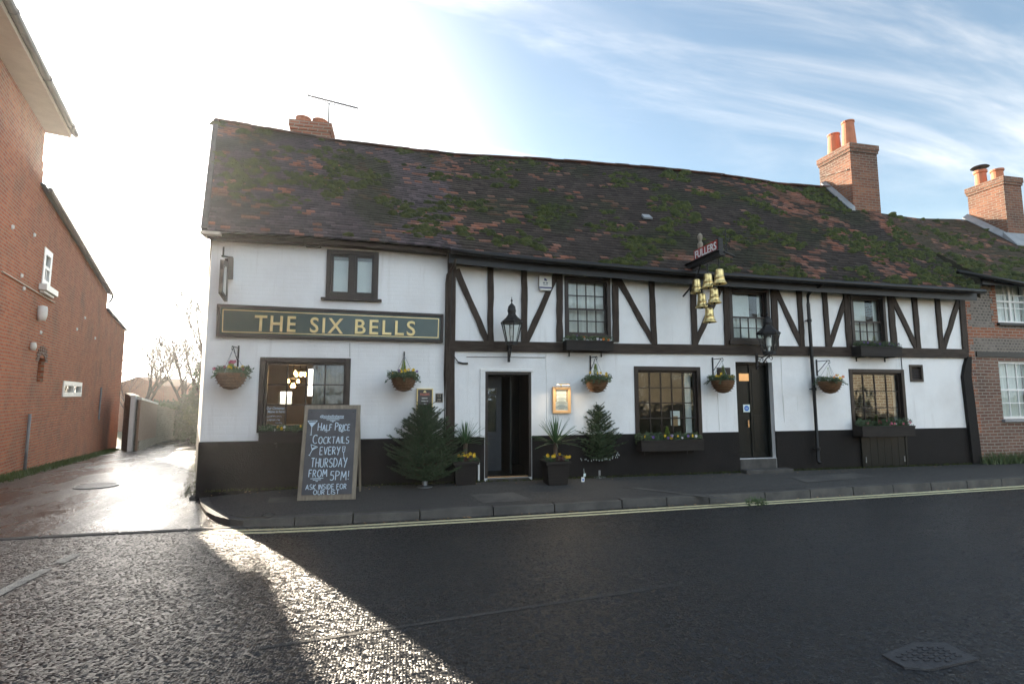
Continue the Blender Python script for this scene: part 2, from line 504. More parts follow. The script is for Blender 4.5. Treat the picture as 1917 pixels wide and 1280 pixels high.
M['brick_l'] = brickmat('warm_red_brick', (.38, .090, .036), (.50, .165, .070), (.36, .25, .17), 18.5 + 90, weather=(.40, .24, .17), bump=.9)
M['brick_f'] = brickmat('weathered_brown_brick', (.15, .07, .048), (.22, .115, .08), (.27, .24, .20), 0, dark=(.06, .04, .03), weather=(.27, .23, .19))
M['brick_red'] = brickmat('orange_red_brick', (.27, .085, .038), (.35, .13, .065), (.30, .24, .19), 0, dark=(.12, .05, .03))
M['flint'] = brickmat('knapped_flint_course', (.10, .088, .078), (.24, .21, .185), (.24, .205, .17), 0, dark=(.035, .032, .03), size=(.10, .07), msize=.016, weather=(.36, .34, .31))
M['brick_c'] = brickmat('chimney_brick', (.20, .064, .030), (.30, .12, .06), (.21, .165, .125), 0, dark=(.045, .028, .022), weather=(.26, .17, .09), bump=.9, dlo=.38)
M['pot'] = mat('terracotta_pot', (.48, .17, .085), (.40, .14, .07), scale=6, rough=.8, bump=.1)
M['lichen'] = mat('lichened_mortar_cap', (.42, .30, .10), (.30, .26, .20), scale=9, rough=.95, bump=.5, bscale=40)
M['whitepaint'] = mat('white_gloss_paint', (.80, .80, .78), (.72, .72, .70), scale=6, rough=.4, bump=.04)
M['soffit'] = mat('cream_soffit_board', (.62, .56, .47), (.55, .49, .41), scale=3, rough=.7, bump=.05)
M['gutter'] = mat('grey_gutter_plastic', (.055, .055, .06), (.08, .08, .085), scale=4, rough=.4, bump=.03)
M['green_sign'] = mat('dark_green_sign_paint', (.022, .052, .042), (.032, .066, .053), scale=2.0, rough=.22, bump=.02)
M['gold'] = mat('gilded_lettering', (.78, .62, .30), (.70, .54, .24), scale=8, rough=.38, bump=.05, metal=.35)
M['goldbell'] = mat('gold_painted_bell', (.80, .62, .28), (.62, .46, .18), scale=10, rough=.28, bump=.10, metal=.85)
M['red_sign'] = mat('red_sign_enamel', (.33, .025, .02), (.26, .02, .018), scale=3, rough=.35, bump=0)
M['slate'] = mat('chalkboard_slate', (.060, .064, .074), (.092, .097, .108), scale=3.2, rough=.7, bump=.08, bscale=60)
M['chalk'] = mat('blue_white_chalk', (.62, .76, .86), (.48, .62, .74), scale=60, rough=.95, bump=0)
M['oldwood'] = mat('weathered_board_wood', (.20, .165, .125), (.30, .26, .20), scale=2.4, rough=.8, bump=.4, bscale=12, stretch=(9, 9, 1))
M['wicker'] = mat('brown_wicker', (.22, .115, .05), (.11, .058, .028), scale=26, rough=.8, bump=1.0, bscale=40, dist=.02, stretch=(1, 1, 2.2))
M['leaf'] = leafmat('basket_foliage', (.040, .075, .022), (.095, .13, .045))
M['leaf2'] = leafmat('dark_pansy_foliage', (.028, .060, .024), (.06, .10, .04))
M['conifer'] = leafmat('golden_conifer', (.16, .24, .03), (.24, .32, .05))
M['heuchera'] = leafmat('purple_heuchera', (.060, .018, .022), (.10, .035, .035))
M['fir'] = leafmat('fir_needles', (.020, .044, .020), (.060, .10, .040), scale=9)
M['cordy'] = leafmat('cordyline_leaf', (.045, .10, .040), (.085, .16, .065), rough=.4)
M['bark'] = mat('pale_bark', (.12, .085, .06), (.07, .05, .036), scale=14, rough=.9, bump=.5, bscale=30)
M['twig'] = mat('bare_twig_bark', (.05, .038, .030), (.03, .024, .019), scale=10, rough=.9, bump=.2)
M['yellow'] = mat('yellow_petal', (.75, .50, .02), (.70, .42, .015), scale=20, rough=.6, bump=0)
M['purple'] = mat('purple_petal', (.10, .045, .22), (.16, .09, .30), scale=20, rough=.6, bump=0)
M['whitepetal'] = mat('white_petal', (.75, .75, .74), (.68, .66, .70), scale=20, rough=.6, bump=0)
M['pink'] = mat('pink_petal', (.42, .06, .12), (.50, .12, .18), scale=20, rough=.6, bump=0)
M['orange'] = mat('orange_petal', (.70, .22, .03), (.62, .16, .02), scale=20, rough=.6, bump=0)
M['paper'] = mat('white_paper', (.80, .80, .78), (.76, .76, .74), scale=5, rough=.8, bump=0)
M['brownpaper'] = mat('tan_card', (.40, .25, .13), (.36, .22, .11), scale=5, rough=.8, bump=0)
M['bluesticker'] = mat('blue_notice_disc', (.01, .16, .55), (.01, .14, .5), scale=5, rough=.4, bump=0)
M['mint'] = mat('pale_notice_card', (.70, .80, .78), (.66, .78, .75), scale=5, rough=.4, bump=0)
M['alarm'] = mat('off_white_alarm_plastic', (.72, .72, .68), (.66, .66, .62), scale=4, rough=.4, bump=0)
M['navy'] = mat('navy_print', (.02, .03, .16), (.02, .03, .13), scale=5, rough=.5, bump=0)
M['greyprint'] = mat('grey_print', (.12, .14, .18), (.1, .12, .15), scale=5, rough=.5, bump=0)
M['brass'] = mat('polished_copper_brass', (.90, .56, .28), (.84, .50, .24), scale=5, rough=.3, bump=.03, metal=.6)
M['plaque'] = mat('dark_plaque_enamel', (.045, .038, .036), (.06, .05, .047), scale=5, rough=.3, bump=0)
M['redtext'] = mat('red_gold_print', (.55, .16, .10), (.5, .14, .09), scale=5, rough=.5, bump=0)
M['steel'] = mat('galvanised_steel', (.32, .34, .36), (.26, .28, .30), scale=14, rough=.4, bump=.05, metal=.8)
M['stone'] = mat('worn_step_stone', (.045, .044, .041), (.085, .08, .074), scale=4, rough=.8, bump=.4, bscale=30)
M['kerb'] = mat('granite_kerb', (.060, .058, .056), (.115, .11, .10), scale=3.2, rough=.75, bump=.5, bscale=70)
M['road'] = asphalt('dark_chipped_asphalt', (.004, .0048, .0068), (.011, .0122, .0150), 52, .7, .34, .46, cd=.012, spec=.48, tilt=1.35)
M['lane'] = asphalt('wet_lane_asphalt', (.012, .012, .013), (.050, .047, .042), 42, .4, .07, .46, wet=True, cd=.008, spec=.8, tilt=.24)
M['pave'] = asphalt('grey_pavement_asphalt', (.030, .031, .031), (.075, .072, .067), 75, .6, .6, .85, cd=.008, tilt=.5)
M['yellowline'] = mat('worn_yellow_road_paint', (.78, .72, .44), (.58, .53, .33), scale=14, rough=.7, bump=.5, bscale=70)
M['whiteline'] = mat('worn_white_road_paint', (.48, .46, .40), (.28, .27, .24), scale=14, rough=.6, bump=.5, bscale=70)
M['soil'] = mat('rough_grass_ground', (.055, .075, .025), (.09, .085, .045), scale=2.0, rough=.95, bump=.8, bscale=12)
M['grass'] = leafmat('verge_grass', (.05, .09, .02), (.11, .14, .04))
M['rubble'] = brickmat('old_rubble_wall', (.20, .17, .13), (.33, .28, .21), (.30, .26, .20), 0, dark=(.11, .10, .07), size=(.28, .13), msize=.03, weather=(.22, .22, .12))
M['boards'] = mat('brown_gate_boards', (.24, .16, .11), (.30, .21, .15), scale=2.5, rough=.75, bump=.2, bscale=10, stretch=(1, 1, 9))
M['castiron'] = mat('worn_cast_iron', (.045, .047, .052), (.07, .072, .078), scale=18, rough=.42, bump=.4, bscale=60, metal=.4)
M['bulb'] = emit('glowing_filament_bulb', (1.0, .55, .18), 9)
M['fairy'] = mat('clear_fairy_light_bead', (.62, .68, .66), (.55, .6, .6), scale=5, rough=.3, bump=0)
M['cable'] = mat('black_cable', (.012, .012, .012), (.02, .02, .02), rough=.5, bump=0)
M['render_beige'] = mat('beige_house_render', (.34, .29, .21), (.28, .24, .17), scale=1.2, rough=.85, bump=.2, bscale=30)
M['render_cream'] = mat('cream_house_render', (.66, .58, .45), (.58, .50, .38), scale=1.2, rough=.85, bump=.2, bscale=30)

# ------------------------------------------------------------------ mesh builder
ROOT = {}


class MB:
    def __init__(s):
        s.v = []; s.f = []; s.c = []; s.smooth = False

    def face(s, pts, col=None):
        i = len(s.v)
        s.v.extend([tuple(p) for p in pts]); s.f.append(tuple(range(i, i + len(pts))))
        s.c.append(col)

    def box(s, a, b):
        x0, x1 = sorted((a[0], b[0])); y0, y1 = sorted((a[1], b[1])); z0, z1 = sorted((a[2], b[2]))
        s.hexa([(x0, y0, z0), (x1, y0, z0), (x1, y1, z0), (x0, y1, z0), (x0, y0, z1), (x1, y0, z1), (x1, y1, z1), (x0, y1, z1)])

    def hexa(s, p):
        i = len(s.v)
        s.v.extend([tuple(q) for q in p])
        for q in ((3, 2, 1, 0), (4, 5, 6, 7), (0, 1, 5, 4), (1, 2, 6, 5), (2, 3, 7, 6), (3, 0, 4, 7)):
            s.f.append(tuple(i + k for k in q)); s.c.append(None)

    def bar(s, p0, p1, w, d, n=(0, -1, 0)):
        """flat bar from p0 to p1, w wide across, d thick along n (centred)"""
        p0, p1, n = Vector(p0), Vector(p1), Vector(n).normalized()
        ax = (p1 - p0).normalized()
        sd = ax.cross(n).normalized() * (w / 2)
        n = n * (d / 2)
        s.hexa([p0 - sd - n, p0 + sd - n, p0 + sd + n, p0 - sd + n, p1 - sd - n, p1 + sd - n, p1 + sd + n, p1 - sd + n])

    def prism(s, poly, y0, y1):
        """polygon in X,Z pushed from y0 to y1"""
        i = len(s.v); n = len(poly)
        s.v.extend([(p[0], y0, p[1]) for p in poly]); s.v.extend([(p[0], y1, p[1]) for p in poly])
        s.f.append(tuple(i + k for k in range(n))); s.c.append(None)
        s.f.append(tuple(i + n + k for k in reversed(range(n)))); s.c.append(None)
        for k in range(n):
            l = (k + 1) % n
            s.f.append((i + k, i + n + k, i + n + l, i + l)); s.c.append(None)

    def slab(s, poly, z0, z1):
        i = len(s.v); n = len(poly)
        s.v.extend([(p[0], p[1], z0) for p in poly]); s.v.extend([(p[0], p[1], z1) for p in poly])
        s.f.append(tuple(i + k for k in reversed(range(n)))); s.c.append(None)
        s.f.append(tuple(i + n + k for k in range(n))); s.c.append(None)
        for k in range(n):
            l = (k + 1) % n
            s.f.append((i + k, i + l, i + n + l, i + n + k)); s.c.append(None)

    def tube(s, pts, r, seg=8, cap=True):
        pts = [Vector(p) for p in pts]
        rs = r if isinstance(r, (list, tuple)) else [r] * len(pts)
        base = len(s.v)
        ref = None
        for k, p in enumerate(pts):
            if k == 0: d = pts[1] - p
            elif k == len(pts) - 1: d = p - pts[k - 1]
            else: d = pts[k + 1] - pts[k - 1]
            d.normalize()
            if ref is None:
                ref = Vector((0, 0, 1)) if abs(d.z) < .9 else Vector((1, 0, 0))
            a = d.cross(ref).normalized(); b = d.cross(a).normalized()
            ref = b.cross(d) * -1 if False else ref
            for j in range(seg):
                th = 2 * math.pi * j / seg
                s.v.append(tuple(p + (a * math.cos(th) + b * math.sin(th)) * rs[k]))
        for k in range(len(pts) - 1):
            for j in range(seg):
                l = (j + 1) % seg
                s.f.append((base + k * seg + j, base + k * seg + l, base + (k + 1) * seg + l, base + (k + 1) * seg + j)); s.c.append(None)
        if cap:
            s.f.append(tuple(base + j for j in reversed(range(seg)))); s.c.append(None)
            s.f.append(tuple(base + (len(pts) - 1) * seg + j for j in range(seg))); s.c.append(None)

    def lathe(s, prof, c, seg=20, rot=0.0, sx=1, sy=1):
        """profile of (radius, height) round a vertical axis at c"""
        base = len(s.v); c = Vector(c)
        for r, h in prof:
            for j in range(seg):
                th = 2 * math.pi * j / seg + rot
                s.v.append((c.x + r * math.cos(th) * sx, c.y + r * math.sin(th) * sy, c.z + h))
        n = len(prof)
        for k in range(n - 1):
            for j in range(seg):
                l = (j + 1) % seg
                s.f.append((base + k * seg + j, base + k * seg + l, base + (k + 1) * seg + l, base + (k + 1) * seg + j)); s.c.append(None)
        s.f.append(tuple(base + j for j in reversed(range(seg)))); s.c.append(None)
        s.f.append(tuple(base + (n - 1) * seg + j for j in range(seg))); s.c.append(None)

    def build(s, name, m, parent=None, loc=None, smooth=False, bevel=0):
        me = bpy.data.meshes.new(name)
        o = Vector(loc) if loc is not None else (ROOT[parent.name] if parent else Vector((0, 0, 0)))
        vs = np.array(s.v, dtype=float) - np.array(o)
        me.from_pydata([tuple(x) for x in vs], [], s.f)
        me.materials.append(m)
        if any(c is not None for c in s.c):
            at_ = me.attributes.new('tilecol', 'FLOAT_COLOR', 'FACE')
            flat = []
            for c in s.c:
                flat.extend((*(c or (.1, .1, .1)), 1.0))
            at_.data.foreach_set('color', flat)
        if smooth:
            me.polygons.foreach_set('use_smooth', [True] * len(me.polygons))
        me.update()
        ob = bpy.data.objects.new(name, me)
        COL.objects.link(ob)
        if parent:
            ob.parent = parent
        else:
            ob.location = o
        ROOT[ob.name] = o
        if bevel:
            bv = ob.modifiers.new('bevel', 'BEVEL'); bv.width = bevel; bv.segments = 2; bv.limit_method = 'ANGLE'
        return ob


def thing(name, label, cat, loc, group=None):
    o = bpy.data.objects.new(name, None)
    o.empty_display_size = .2
    COL.objects.link(o)
    o.location = loc
    ROOT[o.name] = Vector(loc)
    o['label'] = label; o['category'] = cat
    if group: o['group'] = group
    return o


def tag(o, label, cat, group=None):
    o['label'] = label; o['category'] = cat
    if group: o['group'] = group
    return o


def struct(o):
    o['kind'] = 'structure'
    return o


def stuff(o):
    o['kind'] = 'stuff'
    return o


def textmesh(body, size, extrude=.004, offset=0.0, shear=0.0, spacing=1.0, width=None, align='LEFT', bevel=0.0):
    cu = bpy.data.curves.new('lettering', 'FONT')
    cu.body = body; cu.size = size; cu.extrude = extrude; cu.offset = offset; cu.shear = shear
    cu.space_character = spacing; cu.align_x = align
    cu.bevel_depth = bevel; cu.resolution_u = 4
    ob = bpy.data.objects.new('lettering', cu)
    COL.objects.link(ob)
    dg = bpy.context.evaluated_depsgraph_get()
    me = bpy.data.meshes.new_from_object(ob.evaluated_get(dg))
    vs = np.array([v.co[:] for v in me.vertices]); fs = [tuple(p.vertices) for p in me.polygons]
    bpy.data.objects.remove(ob); bpy.data.curves.remove(cu); bpy.data.meshes.remove(me)
    if width:
        x0, x1 = vs[:, 0].min(), vs[:, 0].max()
        if align == 'CENTER':
            vs[:, 0] = (vs[:, 0] - (x0 + x1) / 2) * (width / (x1 - x0))
        else:
            vs[:, 0] = (vs[:, 0] - x0) * (width / (x1 - x0))
    return vs, fs


def addtext(mb, txt, origin, xd, yd, nd):
    vs, fs = txt
    o, xd, yd, nd = Vector(origin), Vector(xd).normalized(), Vector(yd).normalized(), Vector(nd).normalized()
    i = len(mb.v)
    for v in vs:
        mb.v.append(tuple(o + xd * v[0] + yd * v[1] + nd * v[2]))
    for f in fs:
        mb.f.append(tuple(i + k for k in f)); mb.c.append(None)

# ------------------------------------------------------------------ ground, road, lane, pavement
def sheet(name, m, xs, ys, zf, keep=None):
    mb = MB()
    idx = {}
    for i in range(len(xs) - 1):
        for j in range(len(ys) - 1):
            q = [(xs[i], ys[j]), (xs[i + 1], ys[j]), (xs[i + 1], ys[j + 1]), (xs[i], ys[j + 1])]
            if keep and not keep((q[0][0] + q[2][0]) / 2, (q[0][1] + q[2][1]) / 2):
                continue
            f = []
            for p in q:
                if p not in idx:
                    idx[p] = len(mb.v); mb.v.append((p[0], p[1], zf(*p)))
                f.append(idx[p])
            mb.f.append(tuple(f)); mb.c.append(None)
    return struct(mb.build(name, m, None, smooth=True))


def lin(a, b, n):
    return [a + (b - a) * i / n for i in range(n + 1)]


def gbase(X, Y):
    z = gz(X, Y) - .03
    return z if abs(X) < 70 and Y < 120 else z - .4


sheet('ground', M['soil'], [-900, -300, -120, -70] + lin(-50, 50, 20) + [70, 120, 300, 900],
      [-900, -300, -100, -40, -20, -12] + lin(-9, 3, 12) + lin(4, 30, 13) + [40, 60, 90, 120, 300, 900], gbase)
sheet('road', M['road'], lin(-46, 46, 46), lin(-9.2, -2.0, 24), gz)
# the lane: between the brick house and the pub, bending away to the right behind it
LPTS = [(-2.0, -9.2, -1.9), (0.0, -8.0, -3.1), (3.0, -8.3, -3.3), (8, -10.1, -5.1), (14, -12.0, -7.0), (20, -14.0, -8.2), (26, -15.6, -9.0), (32, -16.5, -9.2), (40, -15.8, -7.4), (48, -13.0, -3.0)]


def lane_edges(Y):
    for a, b in zip(LPTS, LPTS[1:]):
        if a[0] <= Y <= b[0]:
            k = (Y - a[0]) / (b[0] - a[0])
            return a[1] + (b[1] - a[1]) * k, a[2] + (b[2] - a[2]) * k


mb = MB()
ys = lin(-2.0, 48, 50)
W = 10
for y in ys:
    a, b = lane_edges(y)
    for k in range(W + 1):
        x = a + (b - a) * k / W
        mb.v.append((x, y, gz(x, y) + .006 + .05 * math.sin(math.pi * k / W) * min(1, max(0, (y + 2) / 3))))
for j in range(len(ys) - 1):
    for k in range(W):
        i = j * (W + 1) + k
        mb.f.append((i, i + 1, i + W + 2, i + W + 1)); mb.c.append(None)
struct(mb.build('lane', M['lane'], None, smooth=True))

# pavement in front of the pub, kerb curving round the lane corner
PZ = .12


def pz(x):
    k = min(1, max(0, (x + 3.2) / 1.8))
    return .05 + (PZ - .05) * k * k * (3 - 2 * k)


EDGE = [(-3.42, .6), (-3.40, .05)] + [(q.x, q.y) for q in (atz(372, 930, .05), atz(376, 946, .05), atz(386, 960, .045), atz(404, 971, .04), atz(428, 980, .03), atz(455, 986, .01))] + [(-1.5, -2.10), (-.9, -2.14), (1.5, -2.08), (3.7, -2.0), (8, -1.82), (12.2, -1.64), (20, -1.32), (46, -.2)]


def inset(pts, d):
    out = []
    for i, p in enumerate(pts):
        a = pts[max(0, i - 1)]; b = pts[min(len(pts) - 1, i + 1)]
        t = Vector((b[0] - a[0], b[1] - a[1])).normalized()
        out.append((p[0] - t.y * d, p[1] + t.x * d))
    return out


inn = inset(EDGE, .14)
mb = MB()
top = [(x, y) for x, y in inn] + [(46, 6), (13.0, 6), (-3.0, 6)]
mb.v = [(x, y, PZ + .025 * min(1, max(0, (y + 2.0) / 2.0))) for x, y in top]
# laid as strips from the kerb back to the wall so that the surface can tilt gently
mb = MB()
for a, b in zip(inn, inn[1:]):
    n = 5
    for k in range(n):
        def pt(p, k):
            yb = .35 if p[1] < .35 else p[1] + .001
            xb = max(p[0], -3.2)
            u = k / n
            return (p[0] + (xb - p[0]) * u, p[1] + (yb - p[1]) * u, pz(p[0]) + .03 * u)
        mb.face([pt(a, k), pt(b, k), pt(b, k + 1), pt(a, k + 1)])
struct(mb.build('pavement', M['pave']))
mb = MB()
# kerb stones, each with a thin open joint
acc = 0
pts = []
for a, b in zip(EDGE, EDGE[1:]):
    L = math.hypot(b[0] - a[0], b[1] - a[1]); n = max(1, int(L / .15))
    for k in range(n): pts.append((a[0] + (b[0] - a[0]) * k / n, a[1] + (b[1] - a[1]) * k / n))
pin = inset(pts, .145)
i = 0
while i < len(pts) - 2:
    j = min(i + random.choice((5, 6, 6, 7)), len(pts) - 1)
    zj = random.uniform(-.006, .006)
    for k in range(i, j):
        z = pz(pts[k][0]) + zj
        e0 = .06 if k == i else 0; e1 = .06 if k == j - 1 else 0
        lp = lambda P, u: (P[k][0] + (P[k + 1][0] - P[k][0]) * u, P[k][1] + (P[k + 1][1] - P[k][1]) * u)
        o0, o1, q0, q1 = lp(pts, e0), lp(pts, 1 - e1), lp(pin, e0), lp(pin, 1 - e1)
        mb.hexa([(*o0, -.05), (*o1, -.05), (*q1, -.05), (*q0, -.05), (o0[0], o0[1] + .008, z), (o1[0], o1[1] + .008, z), (*q1, z), (*q0, z)])
    i = j
struct(mb.build('kerb', M['kerb']))

# double yellow lines, painted along the gutter
mb = MB()
line = [p for p in EDGE if p[0] >= -2.25]
for off in (-.15, -.33):
    a = inset(line, off); b = inset(line, off - .10)
    xs = []
    for k in range(len(line) - 1):
        n = max(1, int((line[k + 1][0] - line[k][0]) / .4))
        for q in range(n):
            u0, u1 = q / n, (q + 1) / n
            f = lambda P, u: (P[k][0] + (P[k + 1][0] - P[k][0]) * u, P[k][1] + (P[k + 1][1] - P[k][1]) * u)
            p = [f(b, u0), f(b, u1), f(a, u1), f(a, u0)]
            w = random.uniform(-.004, .004)
            mb.face([(x, y + w, gz(x, y) + .005) for x, y in p])
struct(mb.build('yellow_lines', M['yellowline']))
# worn centre dash at the lane mouth
mb = MB()
d0, d1 = atz(-40, 1138, .06), atz(146, 1040, .03)
for k in range(8):
    if k == 5: continue
    a = d0.lerp(d1, k / 8); b = d0.lerp(d1, (k + .97) / 8)
    n = Vector((-(d1 - d0).y, (d1 - d0).x, 0)).normalized() * .05
    mb.face([(q.x, q.y, gz(q.x, q.y) + .006) for q in (a - n, b - n, b + n, a + n)])
struct(mb.build('white_line', M['whiteline']))
# seam of set stones where the lane surface meets the street
mb = MB()
x = -9.4
while x < -2.4:
    l = random.uniform(.35, .9)
    y = -2.02 + random.uniform(-.012, .012)
    mb.box((x, y - .05, -.02), (x + l - .03, y + .05, .016))
    x += l
struct(mb.build('channel_stones', M['kerb'], bevel=.008))


def patch(name, pxs, m, lift=.004, zf=None):
    mb = MB(); pts = []
    for x, y in pxs:
        z = PZ + .015
        for _ in range(4):
            q = atz(x, y, z)
            z = pz(q.x) + .03 * min(1, max(0, (q.y + 1.95) / 2.2)) if zf is None else zf(q.x, q.y)
        pts.append(Vector((q.x, q.y, z + lift)))
    mb.face(pts)
    return struct(mb.build(name, M[m]))


patch('pavement_patch', [(880, 926), (960, 921), (1000, 936), (905, 942)], 'kerb')
patch('pavement_patch', [(505, 931), (556, 929), (556, 939), (500, 942)], 'kerb')
patch('pavement_channel', [(1168, 912), (1180, 911), (1380, 935), (1368, 936)], 'kerb')
patch('pavement_patch', [(1480, 893), (1600, 885), (1640, 892), (1510, 903)], 'kerb')
patch('tar_seam', [(480, 1216), (482, 1211), (1290, 1089), (1295, 1092)], 'pave', .003, gz)

# ------------------------------------------------------------------ the pub
def rect4(UL, UR, LL, LR, Y=0.0):
    a, b, c, d = at(*UL, Y), at(*UR, Y), at(*LL, Y), at(*LR, Y)
    return ((a.x + c.x) / 2, (c.z + d.z) / 2, (b.x + d.x) / 2, (a.z + b.z) / 2)   # x0,z0,x1,z1


W1 = rect4((613, 467), (709, 473), (609, 558), (708, 560))
W2 = rect4((1056, 517), (1141, 521), (1058, 632), (1144, 634))
W3 = rect4((1363, 539), (1438, 542), (1367, 642), (1443, 643))
W4 = rect4((1589, 551), (1654, 554), (1596, 646), (1662, 648))
G1 = rect4((486, 668), (656, 671), (482, 809), (654, 808))
G2 = rect4((1184, 685), (1309, 687), (1192, 824), (1316, 822))
G3 = rect4((1586, 690), (1690, 692), (1598, 806), (1700, 804))
D1 = rect4((909, 697), (993, 695), (907, 893), (996, 893))
D2 = rect4((1375, 677), (1443, 678), (1386, 859), (1456, 857))
XL, XM, XR = -3.27, .90, 13.0
ZTOP = 4.62


def holed(mb, x0, x1, z0, z1, holes, Y, depth):
    """a wall face with openings and their reveals"""
    xs = sorted({x0, x1} | {min(max(h[k], x0), x1) for h in holes for k in (0, 2)})
    zs = sorted({z0, z1} | {min(max(h[k], z0), z1) for h in holes for k in (1, 3)})
    for i in range(len(xs) - 1):
        for j in range(len(zs) - 1):
            cxx, czz = (xs[i] + xs[i + 1]) / 2, (zs[j] + zs[j + 1]) / 2
            if any(h[0] < cxx < h[2] and h[1] < czz < h[3] for h in holes): continue
            mb.face([(xs[i], Y, zs[j]), (xs[i + 1], Y, zs[j]), (xs[i + 1], Y, zs[j + 1]), (xs[i], Y, zs[j + 1])])
    for h in holes:
        if h[2] <= x0 or h[0] >= x1: continue
        a, b, c, d = max(h[0], x0), max(h[1], z0), min(h[2], x1), min(h[3], z1)
        mb.face([(a, Y, b), (a, Y, d), (a, Y + depth, d), (a, Y + depth, b)])
        mb.face([(c, Y, d), (c, Y, b), (c, Y + depth, b), (c, Y + depth, d)])
        mb.face([(a, Y, d), (c, Y, d), (c, Y + depth, d), (a, Y + depth, d)])
        mb.face([(c, Y, b), (a, Y, b), (a, Y + depth, b), (c, Y + depth, b)])


pub = thing('half_timbered_pub', 'long white half-timbered pub with black plinth and mossy clay tile roof', 'pub', (5, 0, .1))
vent = rect4((1703, 685), (1724, 685), (1706, 712), (1726, 712))
holes_all = [W1, W2, W3, W4, G1, G2, G3, D1, D2, vent]
mb = MB(); holed(mb, XL, XM, .0, ZTOP, holes_all, 0, .30)
mb.build('wall', M['white_brick'], pub)
mb = MB(); holed(mb, XM, XR + .12, .0, ZTOP, holes_all, 0, .30)
mb.build('wall', M['roughcast'], pub)
# sides, back and the inside of the building
BY = 5.6
LB = (-5.25, BY)      # the lane side wall runs back askew
mb = MB()
mb.face([(XL, 0, 0), (XL, 0, ZTOP), (LB[0], BY, ZTOP), (LB[0], BY, 0)])
mb.face([(XL, .0, ZTOP), (-4.22, 2.8, 7.9), (LB[0], BY, ZTOP)])
mb.build('gable_wall', M['white_brick'], pub)
mb = MB()
mb.face([(13.12, 0, 0), (13.12, 0, ZTOP), (13.12, BY, ZTOP), (13.12, BY, 0)])
mb.face([(13.12, 0, ZTOP), (12.9, 2.8, 7.8), (13.12, BY, ZTOP)])
mb.build('gable_wall', M['brick_f'], pub)
# rear wall has window openings towards the sunny side
q = lambda x0, y0, x1, y1: rect4((x0, y0), (x1, y0), (x0, y1), (x1, y1), BY)
back_holes = [q(521, 733, 546, 757), q(574, 690, 586, 741), q(1606, 698, 1660, 735)]
mb = MB()
xs = [LB[0], 13.12]
holed(mb, LB[0], 13.12, 0, ZTOP, back_holes, BY, .25)
mb.build('rear_wall', M['cream_in'], pub)
mb = MB()
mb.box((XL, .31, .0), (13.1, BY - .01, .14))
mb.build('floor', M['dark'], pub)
mb = MB()
mb.face([(XL, .305, 2.62), (13.1, .305, 2.62), (13.1, BY - .02, 2.62), (LB[0], BY - .02, 2.62)])
mb.face([(XL, .305, ZTOP - .02), (13.1, .305, ZTOP - .02), (13.1, BY - .02, ZTOP - .02), (LB[0], BY - .02, ZTOP - .02)])
mb.build('ceiling', M['cream_in'], pub)
mb = MB()
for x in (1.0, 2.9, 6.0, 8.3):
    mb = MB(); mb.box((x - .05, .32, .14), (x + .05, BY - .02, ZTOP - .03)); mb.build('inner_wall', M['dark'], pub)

# black plinth, proud of the wall
mb = MB()
segs = [(XL - .012, D1[0] - .012), (D1[2] + .012, D2[0]), (D2[2], 13.14)]
zl = lambda x: at(375, 827, 0).z + (at(1808, 800, 0).z - at(375, 827, 0).z) * (x - XL) / (XR - XL)
for a, b in segs:
    n = 6
    # openings of the low windows bite into the top of the plinth
    cuts = sorted([a, b] + [v for h in (G1, G2, G3) for v in (h[0], h[2]) if a < v < b])
    for u, v in zip(cuts, cuts[1:]):
        mid = (u + v) / 2
        h = [g for g in (G1, G2, G3) if g[0] < mid < g[2]]
        zt0, zt1 = (zl(u), zl(v)) if not h else (min(zl(u), h[0][1] + .002), min(zl(v), h[0][1] + .002))
        mb.hexa([(u, -.016, 0), (v, -.016, 0), (v, .02, 0), (u, .02, 0), (u, -.016, zt0), (v, -.016, zt1), (v, .02, zt1), (u, .02, zt0)])
# return of the plinth along the lane side
mb.hexa([(XL - .012, .02, 0), (XL + .0, .02, 0), (LB[0], BY, 0), (LB[0] - .012, BY, 0), (XL - .012, .02, .95), (XL, .02, .95), (LB[0], BY, .95), (LB[0] - .012, BY, .95)])
mb.build('plinth', M['plinth'], pub)

# ---- timber frame: beams, posts, studs and braces of the jettied upper floor
def timber(name, p0, p1, w, proud=.035, m='timber', w2=None):
    a, b = at(*p0), at(*p1)
    mb = MB()
    t = (b - a).normalized(); s = Vector((-t.z, 0, t.x))
    n = 7
    rnd = random.Random(int(p0[0] * 13 + p0[1]))
    L = []; Rr = []
    for k in range(n + 1):
        c = a.lerp(b, k / n)
        L.append(c + s * (w / 2 + rnd.uniform(-.008, .008))); Rr.append(c - s * (w / 2 + rnd.uniform(-.008, .008)))
    for k in range(n):
        mb.hexa([(L[k].x, -proud, L[k].z), (Rr[k].x, -proud, Rr[k].z), (Rr[k].x, .01, Rr[k].z), (L[k].x, .01, L[k].z),
                 (L[k + 1].x, -proud, L[k + 1].z), (Rr[k + 1].x, -proud, Rr[k + 1].z), (Rr[k + 1].x, .01, Rr[k + 1].z), (L[k + 1].x, .01, L[k + 1].z)])
    return mb.build(name, M[m], pub)


